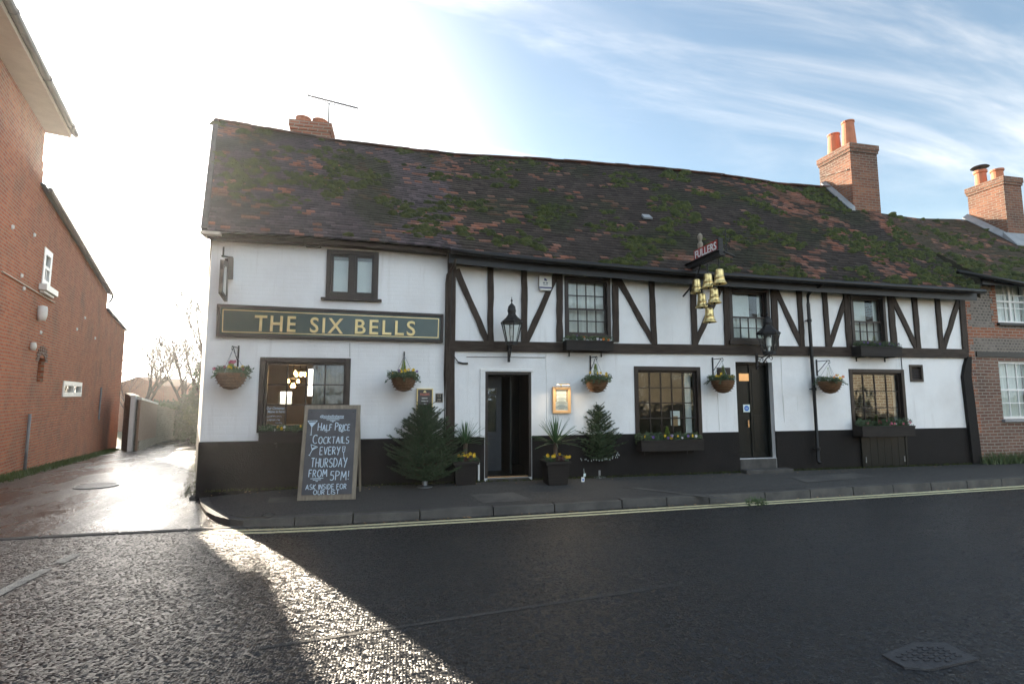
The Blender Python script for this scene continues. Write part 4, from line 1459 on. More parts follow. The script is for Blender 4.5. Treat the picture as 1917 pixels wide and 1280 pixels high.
# ------------------------------------------------------------------ brick house to the right
nb = thing('brick_house', 'brown brick and flint house with white sash windows adjoining the pub on its right', 'house', (16, .05, .1))
NX0, NX1, NY = 13.13, 26.0, .06
NW1 = (at(1866, 522).x, at(1866, 603).z, at(1866, 522).x + 1.05, 4.60)
NW2 = (at(1874, 677).x, 1.16, at(1874, 677).x + 1.0, at(1880, 677).z + .02)
NWb = [(NW1[0] + 4.2, NW1[1], NW1[2] + 4.2, NW1[3]), (NW2[0] + 4.2, NW2[1], NW2[2] + 4.2, NW2[3])]
zb0, zb1 = 2.66, 2.78
nh = [NW1, NW2] + NWb
mb = MB(); holed(mb, NX0, NX1, 0, zb0, nh, NY, .2); mb.build('wall', M['brick_f'], nb)
z_a, z_b = 3.12, 3.36
mb = MB(); holed(mb, NX0, NX1, zb0, z_a, nh, NY, .2); mb.build('wall', M['flint'], nb)['label'] = 'band of grey flint'
mb = MB(); holed(mb, NX0, NX1, z_a, z_b, nh, NY, .2); mb.build('wall', M['brick_red'], nb)['label'] = 'band of orange red brick'
mb = MB(); holed(mb, NX0, NX1, z_b, 4.75, nh, NY, .2); mb.build('wall', M['flint'], nb)['label'] = 'grey flint upper wall'
mb = MB()
rnd = random.Random(8)
for h in (NW1, NWb[0]):
    for sd_ in (0, 1):
        mb = MB()
        for k_, z in enumerate(np.arange(z_b, 4.65, .075)):
            w_ = .20 if (k_ // 2) % 2 else .12
            if sd_ == 0: mb.box((h[0] - w_, NY - .006, z), (h[0] - .001, NY + .02, z + .0752))
            else: mb.box((h[2] + .001, NY - .006, z), (h[2] + w_, NY + .02, z + .0752))
        mb.build('quoins', M['brick_red'], nb)
mb = MB()
for z in np.arange(.1, 4.0, .15):
    w_ = .34 if int(z * 20) % 2 else .22
    mb.box((NX0 + .02, NY - .008, z), (NX0 + w_, NY + .02, z + .1502))
mb.build('quoins', M['brick_red'], nb)
mb = MB()
mb.face([(NX0, NY + .3, 0), (NX1, NY + .3, 0), (NX1, NY + .3, 4.7), (NX0, NY + .3, 4.7)])
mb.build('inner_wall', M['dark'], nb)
mb = MB(); mb.box((at(1832, 668).x, NY - .03, zb0 - .01), (NX1 - 3, NY + .01, zb1 - .005)); mb.build('lintel_beam', M['black'], nb)
for h, up in ((NW1, 1), (NW2, 0), (NWb[0], 1), (NWb[1], 0)):
    x0, z0, x1, z1 = h
    w = frame_of(h, .06, .05 + NY, .14 + NY, 'whitepaint', nb).build('window', M['whitepaint'], nb)
    s = MB(); bar_grid(s, x0 + .06, z0 + .06, x1 - .06, z1 - .06, 3, 4 if not up else 3, .022, NY + .07, NY + .10)
    zm = (z0 + z1) / 2
    s.box((x0 + .06, NY + .062, zm - .022), (x1 - .06, NY + .108, zm + .022))
    if up: s.box(((x0 + x1) / 2 - .03, NY + .06, z0 + .06), ((x0 + x1) / 2 + .03, NY + .109, z1 - .06))
    s.build('glazing_bars', M['whitepaint'], w)
    pane_of(x0 + .05, z0 + .05, x1 - .05, z1 - .05, NY + .085, w)
    cloth(x0 + .02, x1 - .02, z0 + .04, z1 - .02, NY + .19, 8, .015, 4).build('curtain', M['net'], w, smooth=True)
    mb = MB(); mb.box((x0 - .06, NY - .07, z0 - .07), (x1 + .06, NY + .05, z0 - .002)); mb.build('sill', M['black'] if up else M['lead'], w, bevel=.005)
mb = MB()
mb.box((NX0, NY + .1, 0), (NX0 + .02, 5.6, 4.7)); mb.box((NX1 - .02, NY + .1, 0), (NX1, 5.6, 4.7)); mb.box((NX0, 5.6, 0), (NX1, 5.65, 4.7))
mb.build('wall', M['brick_f'], nb)
# roof: lower ridge than the pub's, very mossy
e0, e1 = at(1786, 506, -.30), at(1917, 530, -.30)
r0, r1, r2, r3 = at(1640, 398, RY), at(1720, 409, RY), at(1790, 410, RY), at(1838, 414, RY)
nev = [Vector((12.6, -.28, e0.z + .08)), e0, e1, Vector((NX1 + .2, -.30, e1.z - .05))]
nrg = [Vector((r0.x - .6, RY, r0.z)), r0, r1, r2, r3, Vector((NX1 + .2, RY, r3.z + .1))]


def nroof(u, v):
    xs_ = 13.02 + .36 * (1 - min(1, v * 1.15))
    x = xs_ + (NX1 + .02 - xs_) * u
    e = interp(nev, x); r = interp(nrg, x)
    e.x = r.x = x
    p = e.lerp(r, v)
    p.z += .04 * mnoise.noise(Vector((p.x * .5, v * 2, 8.2))) * math.sin(math.pi * min(1, max(0, v)))
    return p


def ntint(X, v, rnd, wx):
    c = Vector((.055, .042, .032)).lerp(Vector((.09, .055, .04)), rnd.random())
    if rnd.random() < .12: c = Vector((.20, .095, .06))
    if mnoise.noise(Vector((X, v * 4, 3))) > -.1: c = c.lerp(Vector((.04, .04, .02)), .5)
    return tuple(c * rnd.uniform(.8, 1.2))


mb_s = MB()
for k in range(14):
    a, b = nroof(0, k / 16), nroof(0, (k + 1) / 16)
    mb_s.face([a, b, b + Vector((.0, .05, -.55)), a + Vector((.0, .05, -.55))], (.05, .045, .03))
nr = tiles(nroof, 40, 74, ntint, 9).build('roof', M['tile'], nb)
mb = MB()
mb.face([(13.0, RY, 7.0), (NX1 + .2, RY, 7.3), (NX1 + .2, 6.0, 4.4), (13.0, 6.0, 4.4)], (.08, .05, .04))
mb.build('rear_slope', M['tile'], nr)
mb_s.build('verge', M['tile'], nr)
stuff(moss(nroof, 21, 900, lambda X, v: .30 if v < .35 else .02, 5.1, (.05, .13)).build('moss', M['moss'], nr, smooth=True))
mb = MB(); mb.tube([e0 + Vector((.05, -.05, -.04)), e1 + Vector((0, -.05, -.04)), nev[3] + Vector((0, -.05, -.04))], .05, 8); mb.build('gutter', M['black'], nb, smooth=True)
mb = MB()
mb.box((13.5, -.24, 4.36), (NX1, -.19, 4.46)); mb.build('fascia', M['black'], nb)
xa, ya, za = at(1877, 330, 1.75)
xb = at(1908, 333, 1.75).x + .04
c2 = chimney(nb, xa, xb, 1.75, 2.75, 5.4, za, [(xa + .28, 2.52, .15, .50, 'cyl'), (xa + .30, 2.08, .15, .34, 'cyl')], 'brick_c')
mb = MB(); mb.lathe([(.03, .0), (.03, .13), (.24, .13), (.20, .17), (.05, .20)], (xa + .28, 2.52, za + .50), 14); mb.build('cowl', M['iron'], c2)
mb = MB()
zr = lambda y: nroof((xa - 13.02) / (NX1 - 13.0), (y + .30) / (RY + .30)).z
for k in range(6):
    y0_, y1_ = 1.72 + k * .18, 1.72 + (k + 1) * .18
    mb.hexa([(xa - .22, y0_, zr(y0_) + .03), (xa - .003, y0_, zr(y0_) + .03), (xa - .003, y1_, zr(y1_) + .03), (xa - .22, y1_, zr(y1_) + .03),
             (xa - .22, y0_, zr(y0_) + .06), (xa - .003, y0_, zr(y0_) + .20), (xa - .003, y1_, zr(y1_) + .20), (xa - .22, y1_, zr(y1_) + .06)])
mb.hexa([(xa - .22, 1.42, zr(1.42) + .03), (xb + .25, 1.42, zr(1.42) + .03), (xb + .25, 1.745, zr(1.745) + .03), (xa - .22, 1.745, zr(1.745) + .03),
         (xa - .22, 1.42, zr(1.42) + .06), (xb + .25, 1.42, zr(1.42) + .06), (xb + .25, 1.745, zr(1.745) + .22), (xa - .22, 1.745, zr(1.745) + .22)])
mb.build('flashing', M['lead'], c2)

# ------------------------------------------------------------------ tall brick house on the left of the lane
LA = R(-18.5)
LU = Vector((math.sin(LA), math.cos(LA), 0)); LN = Vector((math.cos(LA), -math.sin(LA), 0))
LP0 = Vector((-8.44, 3.81, 0))
lh = thing('brick_house', 'tall red brick house with cream soffit on the left of the lane', 'house', LP0)


def LW(t, off, z):
    return LP0 + LU * t + LN * off + Vector((0, 0, z))


def onL(x, y, off=0.0):
    """point seen at x,y on the house's lane wall: distance along it and height"""
    v = ray(x, y)
    k = ((LP0 + LN * off - CP).dot(LN)) / v.dot(LN)
    p = CP + v * k
    return (p - LP0).dot(LU), p.z


class LMB(MB):
    """builder in the wall's own frame: x along the wall, y into the wall, z up"""
    def build(s, *a, **k):
        s.v = [tuple(LW(p[0], -p[1], p[2])) for p in s.v]
        return super().build(*a, **k)


TC, TF = onL(80, 300)[0], onL(198, 600)[0]
ZE0, ZE1 = onL(86, 361)[1], onL(198, 520)[1] - .55
ZF = onL(80, 238)[1]


def lrect(UL, UR, LL, LR):
    a, b, c, d = onL(*UL), onL(*UR), onL(*LL), onL(*LR)
    return ((a[0] + c[0]) / 2, (c[1] + d[1]) / 2, (b[0] + d[0]) / 2, (a[1] + b[1]) / 2)


lw_small = lrect((118, 710), (152, 718), (116, 738), (150, 746))
lw_arch = lrect((72, 668), (84, 672), (68, 716), (80, 714))
lw_up = lrect((82, 465), (97, 470), (78, 534), (93, 542))
mb = LMB()
hl = [lw_small, lw_arch, lw_up]
holed(mb, -16, TF, -1.6, min(ZE0, ZE1), hl, 0, .13)
z_ = min(ZE0, ZE1)
mb.face([(TC, 0, z_), (TF, 0, z_), (TF, 0, ZE1), (TC, 0, ZE0)])
TX = onL(236, 600)[0]; ZX = 5.0
mb.face([(TF, 0, -1.6), (TX, 0, -1.6), (TX, 0, ZX), (TF, 0, ZX + .25)]); mb.face([(TX, 0, -1.6), (TX, 5, -1.6), (TX, 5, ZX), (TX, 0, ZX)]); mb.face([(TF, 5, -1.6), (TF, 5, ZX), (TX, 5, ZX), (TX, 5, -1.6)])
mb.face([(-16, 0, z_), (TC, 0, z_), (TC, 0, ZF), (-16, 0, ZF)])
mb.face([(TF, 0, -1.6), (TF, 6, -1.6), (TF, 6, ZE1), (TF, 0, ZE1)])
mb.face([(TC, 0, z_), (TC, 0, ZF), (TC, 7, ZF), (TC, 7, z_)])
mb.face([(-16, 0, -1.6), (-16, 0, ZF), (-16, 7, ZF), (-16, 7, -1.6)])
mb.face([(-16, 7, -1.6), (-16, 7, ZF), (TC, 7, ZF), (TC, 7, -1.6)])
mb.face([(TC, 6, -1.6), (TC, 6, ZE0), (TF, 6, ZE1), (TF, 6, -1.6)])
mb.build('wall', M['brick_l'], lh)
mb = LMB(); mb.box((-15.5, .135, .0), (TF - .2, .16, min(ZE0, ZE1) - .2)); mb.build('inner_wall', M['dark'], lh)
mb = LMB(); mb.hexa([(TF + .02, -.08, ZX + .22), (TX + .1, -.08, ZX - .02), (TX + .1, 5.2, ZX - .02), (TF + .02, 5.2, ZX + .22), (TF + .02, -.08, ZX + .32), (TX + .1, -.08, ZX + .08), (TX + .1, 5.2, ZX + .08), (TF + .02, 5.2, ZX + .32)])
mb.build('roof', M['slate'], lh)
OV = .46
mb = LMB()
mb.box((-16, -OV, ZF), (TC + .05, .05, ZF + .03)); mb.box((-16, -OV - .02, ZF - .01), (TC + .06, -OV, ZF + .19)); mb.box((TC + .05, -OV - .02, ZF - .01), (TC + .07, .3, ZF + .14))
mb.build('soffit', M['soffit'], lh)
mb = LMB(); mb.tube([(-16, -OV - .08, ZF + .13), (TC + .16, -OV - .08, ZF + .13)], .075, 10)
for k in range(5): mb.tube([(TC - .4 - k * 2.2, -OV - .08, ZF + .13), (TC - .34 - k * 2.2, -OV - .08, ZF + .13)], .088, 10)
mb.build('gutter', M['gutter'], lh)
mb = LMB()
mb.hexa([(-16.2, -OV - .04, ZF + .16), (TC + .1, -OV - .04, ZF + .16), (TC + .1, 3.5, ZF + 2.4), (-16.2, 3.5, ZF + 2.4), (-16.2, -OV - .04, ZF + .24), (TC + .1, -OV - .04, ZF + .24), (TC + .1, 3.5, ZF + 2.5), (-16.2, 3.5, ZF + 2.5)])
mb.build('roof', M['slate'], lh); mb = LMB()
mb.hexa([(-16.2, 3.5, ZF + 2.4), (TC + .1, 3.5, ZF + 2.4), (TC + .1, 7.5, ZF - .1), (-16.2, 7.5, ZF - .1), (-16.2, 3.5, ZF + 2.5), (TC + .1, 3.5, ZF + 2.5), (TC + .1, 7.5, ZF + .02), (-16.2, 7.5, ZF + .02)])
mb.build('roof', M['slate'], lh)
mb = LMB()
ra = .55
mb.hexa([(TC + .01, -.10, ZE0 - .02), (TF + .12, -.10, ZE1 - .02), (TF + .12, 3, ZE1 + 3 * ra), (TC + .01, 3, ZE0 + 3 * ra), (TC + .01, -.10, ZE0 + .05), (TF + .12, -.10, ZE1 + .05), (TF + .12, 3, ZE1 + 3 * ra + .09), (TC + .01, 3, ZE0 + 3 * ra + .09)])
mb.build('roof', M['slate'], lh); mb = LMB()
mb.hexa([(TC + .01, 3, ZE0 + 3 * ra), (TF + .12, 3, ZE1 + 3 * ra), (TF + .12, 6.2, ZE1), (TC + .01, 6.2, ZE0), (TC + .01, 3, ZE0 + 3 * ra + .09), (TF + .12, 3, ZE1 + 3 * ra + .09), (TF + .12, 6.2, ZE1 + .1), (TC + .01, 6.2, ZE0 + .1)])
mb.build('roof', M['slate'], lh)
mb = LMB(); mb.face([(TF - .005, 0, ZE1), (TF - .005, 6, ZE1), (TF - .005, 3, ZE1 + 3 * ra)]); mb.build('gable_wall', M['brick_l'], lh)
mb = LMB()
mb.tube([(TC + .2, -.15, ZE0 + .0), (TF + .15, -.15, ZE1 + .0)], .055, 8); mb.tube([(TF + .1, -.15, ZE1 - .04), (TF + .1, -.12, ZE1 - .2), (TF + .06, -.05, ZE1 - .34)], .04, 8)
mb.build('gutter', M['gutter'], lh)
# stepped brick shoulder below the front eaves
mb = LMB(); mb.box((TC, -.0, ZF - .95), (TC + .10, .35, ZF - .75)); mb.box((TC, 0, ZE0), (TC + .16, .35, ZF - .96)); mb.build('brick_shoulder', M['brick_l'], lh)


def lframe(h, w, y0, y1):
    x0, z0, x1, z1 = h
    mb = LMB()
    mb.box((x0, y0, z0), (x0 + w, y1, z1)); mb.box((x1 - w, y0, z0), (x1, y1, z1)); mb.box((x0 + w, y0, z1 - w), (x1 - w, y1, z1)); mb.box((x0 + w, y0, z0), (x1 - w, y1, z0 + w))
    return mb


mb = lframe(lw_small, .14, -.03, .09); xm = lw_small[0] + (lw_small[2] - lw_small[0]) * .55
mb.box((xm - .09, -.028, lw_small[1] + .14), (xm + .09, .088, lw_small[3] - .14))
w = mb.build('window', M['whitepaint'], lh)
w['label'] = 'small white two-light casement window'
mb = LMB(); mb.box((lw_small[0] + .1, .04, lw_small[1] + .1), (lw_small[2] - .1, .046, lw_small[3] - .1)); mb.build('pane', M['glass'], w)
mb = lframe(lw_up, .16, -.02, .10); zm = (lw_up[1] + lw_up[3]) / 2
mb.box((lw_up[0] + .16, -.018, zm - .04), (lw_up[2] - .16, .098, zm + .04)); mb.box(((lw_up[0] + lw_up[2]) / 2 - .03, .0, lw_up[1] + .16), ((lw_up[0] + lw_up[2]) / 2 + .03, .08, zm - .04))
w = mb.build('window', M['whitepaint'], lh)
w['label'] = 'tall white sash window'
mb = LMB(); mb.box((lw_up[0] + .12, .04, lw_up[1] + .12), (lw_up[2] - .12, .046, lw_up[3] - .12)); mb.build('pane', M['glass'], w)
mb = LMB(); mb.box((lw_up[0] - .2, -.16, lw_up[1] - .16), (lw_up[2] + .2, .0, lw_up[1] - .003)); mb.box((lw_up[0] - .1, -.10, lw_up[1] - .22), (lw_up[2] + .1, -.002, lw_up[1] - .163)); mb.build('sill', M['whitepaint'], w, bevel=.01)
# blind arched opening with a brick on edge arch
x0, z0, x1, z1 = lw_arch
mb = LMB()
for k in range(9):
    th = math.pi * k / 8
    cx_, cz_ = (x0 + x1) / 2, z1 - .05
    r_ = (x1 - x0) / 2
    a = (cx_ - math.cos(th) * r_, cz_ + math.sin(th) * r_ * .45); b = (cx_ - math.cos(th) * (r_ + .24), cz_ + math.sin(th) * (r_ * .45 + .24))
    mb.bar((a[0], -.006, a[1]), (b[0], -.006, b[1]), .085, .02)
mb.build('arch', M['brick_f'], lh)
mb = LMB(); mb.box((x0 - .05, .122, z0 - .05), (x1 + .05, .13, z1 + .05)); mb.build('blind_panel', M['timber'], lh)
t_, z_ = onL(71, 586)
mb = LMB(); mb.lathe([(.02, -.19), (.08, -.18), (.105, -.06), (.105, .1), (.09, .18), (.02, .20)], (t_, -.08, z_), 12)
mb.build('bulkhead_lamp', M['whitepaint'], lh, smooth=True)
t_, z_ = onL(57, 648)
mb = LMB(); mb.lathe([(.02, -.10), (.05, -.09), (.07, .0), (.05, .09), (.02, .10)], (t_, -.05, z_), 10)
mb.build('bulkhead_lamp', M['alarm'], lh, smooth=True)
(t0, zt), (t1, zb) = onL(51, 775), onL(42, 880)
mb = LMB(); mb.tube([(t0, -.05, zt), (t0, -.05, -.2)], .032, 8); mb.build('downpipe', M['lead'], lh, smooth=True)
(t0, z0), (t1, z1) = onL(2, 508), onL(100, 572)
mb = LMB(); mb.tube([(t0, -.02, z0), (t1, -.02, z0)], .018, 6); mb.build('cable', M['soffit'], lh)
rnd = random.Random(4)
for x, y in ((39, 516), (43, 540), (75, 622), (84, 580), (143, 616), (177, 633), (158, 595), (63, 440), (22, 425)):
    t_, z_ = onL(x, y); mb = LMB(); mb.lathe([(.01, -.05), (.035, -.03), (.035, .03), (.01, .05)], (t_, -.01, z_), 8); mb.build('tie_plate', M['whitepaint'], lh)
mb = LMB()
(t0, zt), (t1, zb) = onL(188, 725), onL(186, 785)
mb.tube([(t0, -.03, zt), (t0, -.03, zb)], .03, 6); mb.build('vent_pipe', M['lead'], lh)


# ------------------------------------------------------------------ beyond the house: post, gate, walls, far houses
def wallseg(name, label, cat, pa, pb, ta, tb, m, thick=.3, group=None, cap=None):
    """free standing wall between two ground points with given top heights"""
    o = thing(name, label, cat, pa, group)
    d = (pb - pa); d.z = 0; n = Vector((d.y, -d.x, 0)).normalized() * -thick
    n_ = 10; mb = MB(); rnd = random.Random(int(pa.x * 100))
    last = None
    for k in range(n_):
        p, q = pa.lerp(pb, k / n_), pa.lerp(pb, (k + 1) / n_)
        w0 = last if last is not None else 0
        w1 = rnd.uniform(-.05, .05) if m == 'rubble' else 0
        z0_, z1_ = ta + (tb - ta) * k / n_ + w0, ta + (tb - ta) * (k + 1) / n_ + w1
        last = w1
        mb.hexa([(p.x, p.y, p.z - .5), (q.x, q.y, q.z - .5), (q.x + n.x, q.y + n.y, q.z - .5), (p.x + n.x, p.y + n.y, p.z - .5),
                 (p.x, p.y, z0_), (q.x, q.y, z1_), (q.x + n.x, q.y + n.y, z1_), (p.x + n.x, p.y + n.y, z0_)])
    mb.build('panel' if m == 'boards' else 'masonry', M[m], o)
    return o, n


def leafcloud(mb, c, rx, ry, rz, n, size, rnd, lump=.4, seed=0.0):
    c = Vector(c)
    for _ in range(n):
        while True:
            d = Vector((rnd.uniform(-1, 1), rnd.uniform(-1, 1), rnd.uniform(-1, 1)))
            l = d.length
            if .25 < l < 1: break
        k = .72 + lump * mnoise.noise(d.normalized() * 2.3 + Vector((seed, seed * .3, 0)))
        if l > k + .15: d *= (k + .1) / l
        p = c + Vector((d.x * rx, d.y * ry, d.z * rz))
        a = Vector((rnd.gauss(0, 1), rnd.gauss(0, 1), rnd.gauss(0, 1))).normalized()
        b = a.orthogonal().normalized()
        s_ = size * rnd.uniform(.6, 1.3)
        mb.face([p - a * s_, p + b * s_ * .45, p + a * s_, p - b * s_ * .45])


g0 = onground(226, 842); g1 = onground(238, 846)
g2 = onground(244, 846); g3 = onground(290, 832); g4 = onground(347, 815)
o, n = wallseg('garden_wall', 'short flint wall stub between the tall brick house and white gate post', 'wall', g0, g1, zat(226, 735, g0), zat(238, 741, g1), 'rubble')
o = thing('gate_post', 'white painted gate post at the near end of the brown gate', 'post', g1 + Vector((.05, 0, 0)))
mb = MB(); p = ROOT[o.name]; zt = zat(240, 740, p)
mb.box((p.x - .02, p.y - .1, p.z - .3), (p.x + .14, p.y + .06, zt - .06)); mb.build('shaft', M['whitepaint'], o)
mb = MB(); mb.box((p.x - .05, p.y - .13, zt - .06), (p.x + .17, p.y + .09, zt)); mb.build('cap', M['whitepaint'], o)
o, n = wallseg('board_gate', 'brown boarded gate panel with pale coping beside the white post', 'gate', g2 + Vector((.25, 0, 0)), g3, zat(246, 748, g2), zat(290, 757, g3), 'boards', .08)
pa, pb = g2 + Vector((.25, 0, 0)), g3
mb = MB(); za_, zb_ = zat(246, 748, g2), zat(290, 757, g3)
mb.hexa([(pa.x + .04, pa.y, za_), (pb.x + .04, pb.y, zb_), (pb.x - .2, pb.y + .1, zb_), (pa.x - .2, pa.y + .1, za_), (pa.x + .04, pa.y, za_ + .09), (pb.x + .04, pb.y, zb_ + .09), (pb.x - .2, pb.y + .1, zb_ + .09), (pa.x - .2, pa.y + .1, za_ + .09)])
mb.build('coping', M['whitepaint'], o)
mb = MB()
mb.hexa([(pa.x + .05, pa.y, pa.z - .3), (pb.x + .05, pb.y, pb.z - .3), (pb.x - .05, pb.y, pb.z - .3), (pa.x - .05, pa.y, pa.z - .3), (pa.x + .05, pa.y, pa.z + .45), (pb.x + .05, pb.y, pb.z + .45), (pb.x - .05, pb.y, pb.z + .45), (pa.x - .05, pa.y, pa.z + .45)])
mb.build('base_course', M['rubble'], o)
o, n = wallseg('garden_wall', 'old mossy rubble wall curving away at the end of the lane', 'wall', g3, g4, zat(290, 757, g3), zat(347, 771, g4), 'rubble', .4)
rnd = random.Random(77)
mb = MB()
for k in range(200):
    u = rnd.random(); p = g3.lerp(g4, u); z = zat(290, 757, g3) + (zat(347, 771, g4) - zat(290, 757, g3)) * u
    leafcloud(mb, (p.x + rnd.uniform(-.1, .3), p.y + rnd.uniform(-.2, .2), z + .05), .2, .2, .12, 4, .07, rnd)
stuff(mb.build('moss', M['leaf'], o))


def bare_tree(label, base, height, spread, seed, lean=0, ivy=0, fork=.3, r0=None):
    o = thing('bare_tree', label, 'tree', base, 'bare winter trees at the end of the lane')
    rnd = random.Random(seed)
    trunk = MB(); crown = MB()
    base = Vector(base)

    def grow(p, d, L, r, lev):
        pts = [p]; n = 4; q = p.copy(); dd = d.copy()
        for k in range(n):
            dd = (dd + Vector((rnd.uniform(-1, 1), rnd.uniform(-1, 1), rnd.uniform(-.3, .7))) * .16).normalized()
            q = q + dd * (L / n); pts.append(q.copy())
        rs = [max(.012, r * (1 - .40 * k / n)) for k in range(n + 1)]
        (trunk if lev == 0 else crown).tube(pts, rs, 7 if lev == 0 else (5 if lev < 3 else 3), cap=False)
        if lev >= 5 or r < .009: return
        kids = 3 if lev < 2 else rnd.choice((2, 3, 3))
        for c in range(kids):
            k = rnd.choice((2, 3, 4)) if lev > 0 else rnd.choice((3, 4))
            a = rnd.uniform(0, 2 * math.pi)
            side = Vector((math.cos(a), math.sin(a), rnd.uniform(-.1, .5)))
            nd = (dd * (1 - spread) + side * spread).normalized()
            grow(pts[k], nd, L * rnd.uniform(.58, .82), rs[k] * rnd.uniform(.55, .75), lev + 1)
        grow(pts[-1], dd, L * rnd.uniform(.62, .8), rs[-1] * .8, lev + 1)

    grow(base, Vector((lean, 0, 1)).normalized(), height * fork, r0 or height * .030, 0)
    trunk.build('trunk', M['twig'], o, smooth=True)
    cr = crown.build('crown', M['twig'], o, smooth=True)
    if ivy:
        mb = MB()
        for k in range(14):
            leafcloud(mb, base + Vector((lean * height * fork * k / 14 + rnd.uniform(-.15, .15), rnd.uniform(-.2, .2), height * .62 * k / 14)), ivy, ivy, height * .05, 220, .09, rnd, seed=k)
        mb.build('ivy', M['leaf2'], o)
    return o


def far(x, y, dist, z=-1.2):
    v = ray(x, y); h = math.hypot(v.x, v.y)
    return Vector((CP.x + v.x / h * dist, CP.y + v.y / h * dist, z))


bare_tree('bare forked tree standing behind the brown gate', far(265, 760, 44), 8.2, .42, 5, fork=.34)
bare_tree('tall bare tree with many thin limbs above the rubble wall', far(352, 760, 40), 8.6, .40, 12, fork=.3)
bare_tree('ivy clad bare tree nearest to the corner of the pub', far(378, 760, 34), 7.8, .36, 23, ivy=.55, fork=.4)
bare_tree('thin bare sapling beside the far brick gable', far(247, 760, 48), 6.0, .35, 31, fork=.4, r0=.07)
bare_tree('small bare tree between the two larger ones', far(318, 760, 58), 7.0, .45, 44, fork=.3)


def bush(name, label, cat, base, r, h, n, size, seed, m='leaf2', m2='leaf', group=None):
    o = thing(name, label, cat, base, group)
    rnd = random.Random(seed); a = MB(); b = MB(); base = Vector(base)
    for k in range(9):
        c = base + Vector((rnd.uniform(-.55, .55) * r, rnd.uniform(-.5, .5) * r, h * rnd.uniform(.25, .8)))
        leafcloud(a if k % 3 else b, c, r * rnd.uniform(.45, .7), r * rnd.uniform(.45, .7), h * rnd.uniform(.22, .34), n // 9, size, rnd, .5, k * 1.7)
    a.build('foliage', M[m], o); b.build('foliage', M[m2], o)
    mb = MB()
    for k in range(5):
        mb.tube([base + Vector((rnd.uniform(-.2, .2), rnd.uniform(-.2, .2), -.2)), base + Vector((rnd.uniform(-.5, .5) * r, rnd.uniform(-.5, .5) * r, h * .7))], [.06, .02], 5)
    mb.build('stem', M['twig'], o)
    return o


HG = 'hedge bushes at the end of the lane'


def hedge(label, x, ytop, dist, r, n, seed, base=-1.2, size=.09):
    p = far(x, 790, dist, base)
    bush('bush', label, 'bush', p, r, zat(x, ytop, p) - base, n, size, seed, group=HG)


hedge('dark dense bush filling the end of the lane beside the pub', 364, 742, 34, 1.0, 8000, 1)
hedge('broad olive bush rising over the far end of the rubble wall', 334, 742, 42, 1.5, 8000, 2, size=.11)
hedge('low olive bush behind the middle of the rubble wall', 305, 748, 46, 1.6, 6000, 3, size=.11)
hedge('rounded bush under the ivy clad tree by the pub', 379, 715, 37, 1.0, 8000, 6)

# far brick house with gable over the gate and a farther chimney
fh = thing('brick_house', 'small distant red brick house with gable seen over the gate', 'house', far(256, 760, 52))
b_ = ROOT[fh.name]; zt = zat(250, 706, b_); ze = zat(276, 722, b_)
mb = MB()
rx = Vector((_rt.x, _rt.y, 0)); ry_ = Vector((_fh.x, _fh.y, 0))
hw = 2.2
def FP(a, d, z): return b_ + rx * a + ry_ * d + Vector((0, 0, z - b_.z))
mb.hexa([FP(-hw, 0, -2), FP(hw, 0, -2), FP(hw, 5, -2), FP(-hw, 5, -2), FP(-hw, 0, ze), FP(hw, 0, ze), FP(hw, 5, ze), FP(-hw, 5, ze)])
mb.face([FP(-hw, -.001, ze), FP(hw, -.001, ze), FP(0, -.001, zt)]); mb.face([FP(-hw, 5, ze), FP(0, 5, zt), FP(hw, 5, ze)])
mb.build('wall', M['brick_red'], fh)
for s_ in (-1, 1):
    mb = MB()
    mb.face([FP(s_ * (hw + .2), -.2, ze - .1), FP(s_ * (hw + .2), 5.2, ze - .1), FP(0, 5.2, zt + .05), FP(0, -.2, zt + .05)], (.16, .08, .05))
    mb.build('roof', M['tile'], fh)
fc = thing('cottage', 'distant low cottage with orange brick chimney peeping over the rubble wall', 'house', far(312, 770, 70))
b_ = ROOT[fc.name]; zt = zat(308, 740, b_)
mb = MB(); mb.hexa([FP(-3.5, 0, -2), FP(3.5, 0, -2), FP(3.5, 5, -2), FP(-3.5, 5, -2), FP(-3.5, 0, zt - 2.6), FP(3.5, 0, zt - 2.6), FP(3.5, 5, zt - 2.6), FP(-3.5, 5, zt - 2.6)]); mb.build('wall', M['brick_red'], fc)
mb = MB(); mb.face([FP(-3.7, -.2, zt - 2.65), FP(3.7, -.2, zt - 2.65), FP(3.7, 2.5, zt - .9), FP(-3.7, 2.5, zt - .9)], (.15, .08, .05)); mb.build('roof', M['tile'], fc); mb = MB(); mb.face([FP(-3.7, 5.2, zt - 2.65), FP(-3.7, 2.5, zt - .9), FP(3.7, 2.5, zt - .9), FP(3.7, 5.2, zt - 2.65)], (.15, .08, .05))
rf = mb.build('roof', M['tile'], fc)
mb = MB(); mb.hexa([FP(-.6, 2.1, zt - 1.6), FP(.1, 2.1, zt - 1.6), FP(.1, 2.9, zt - 1.6), FP(-.6, 2.9, zt - 1.6), FP(-.6, 2.1, zt), FP(.1, 2.1, zt), FP(.1, 2.9, zt), FP(-.6, 2.9, zt)]); mb.build('chimney', M['brick_red'], rf)


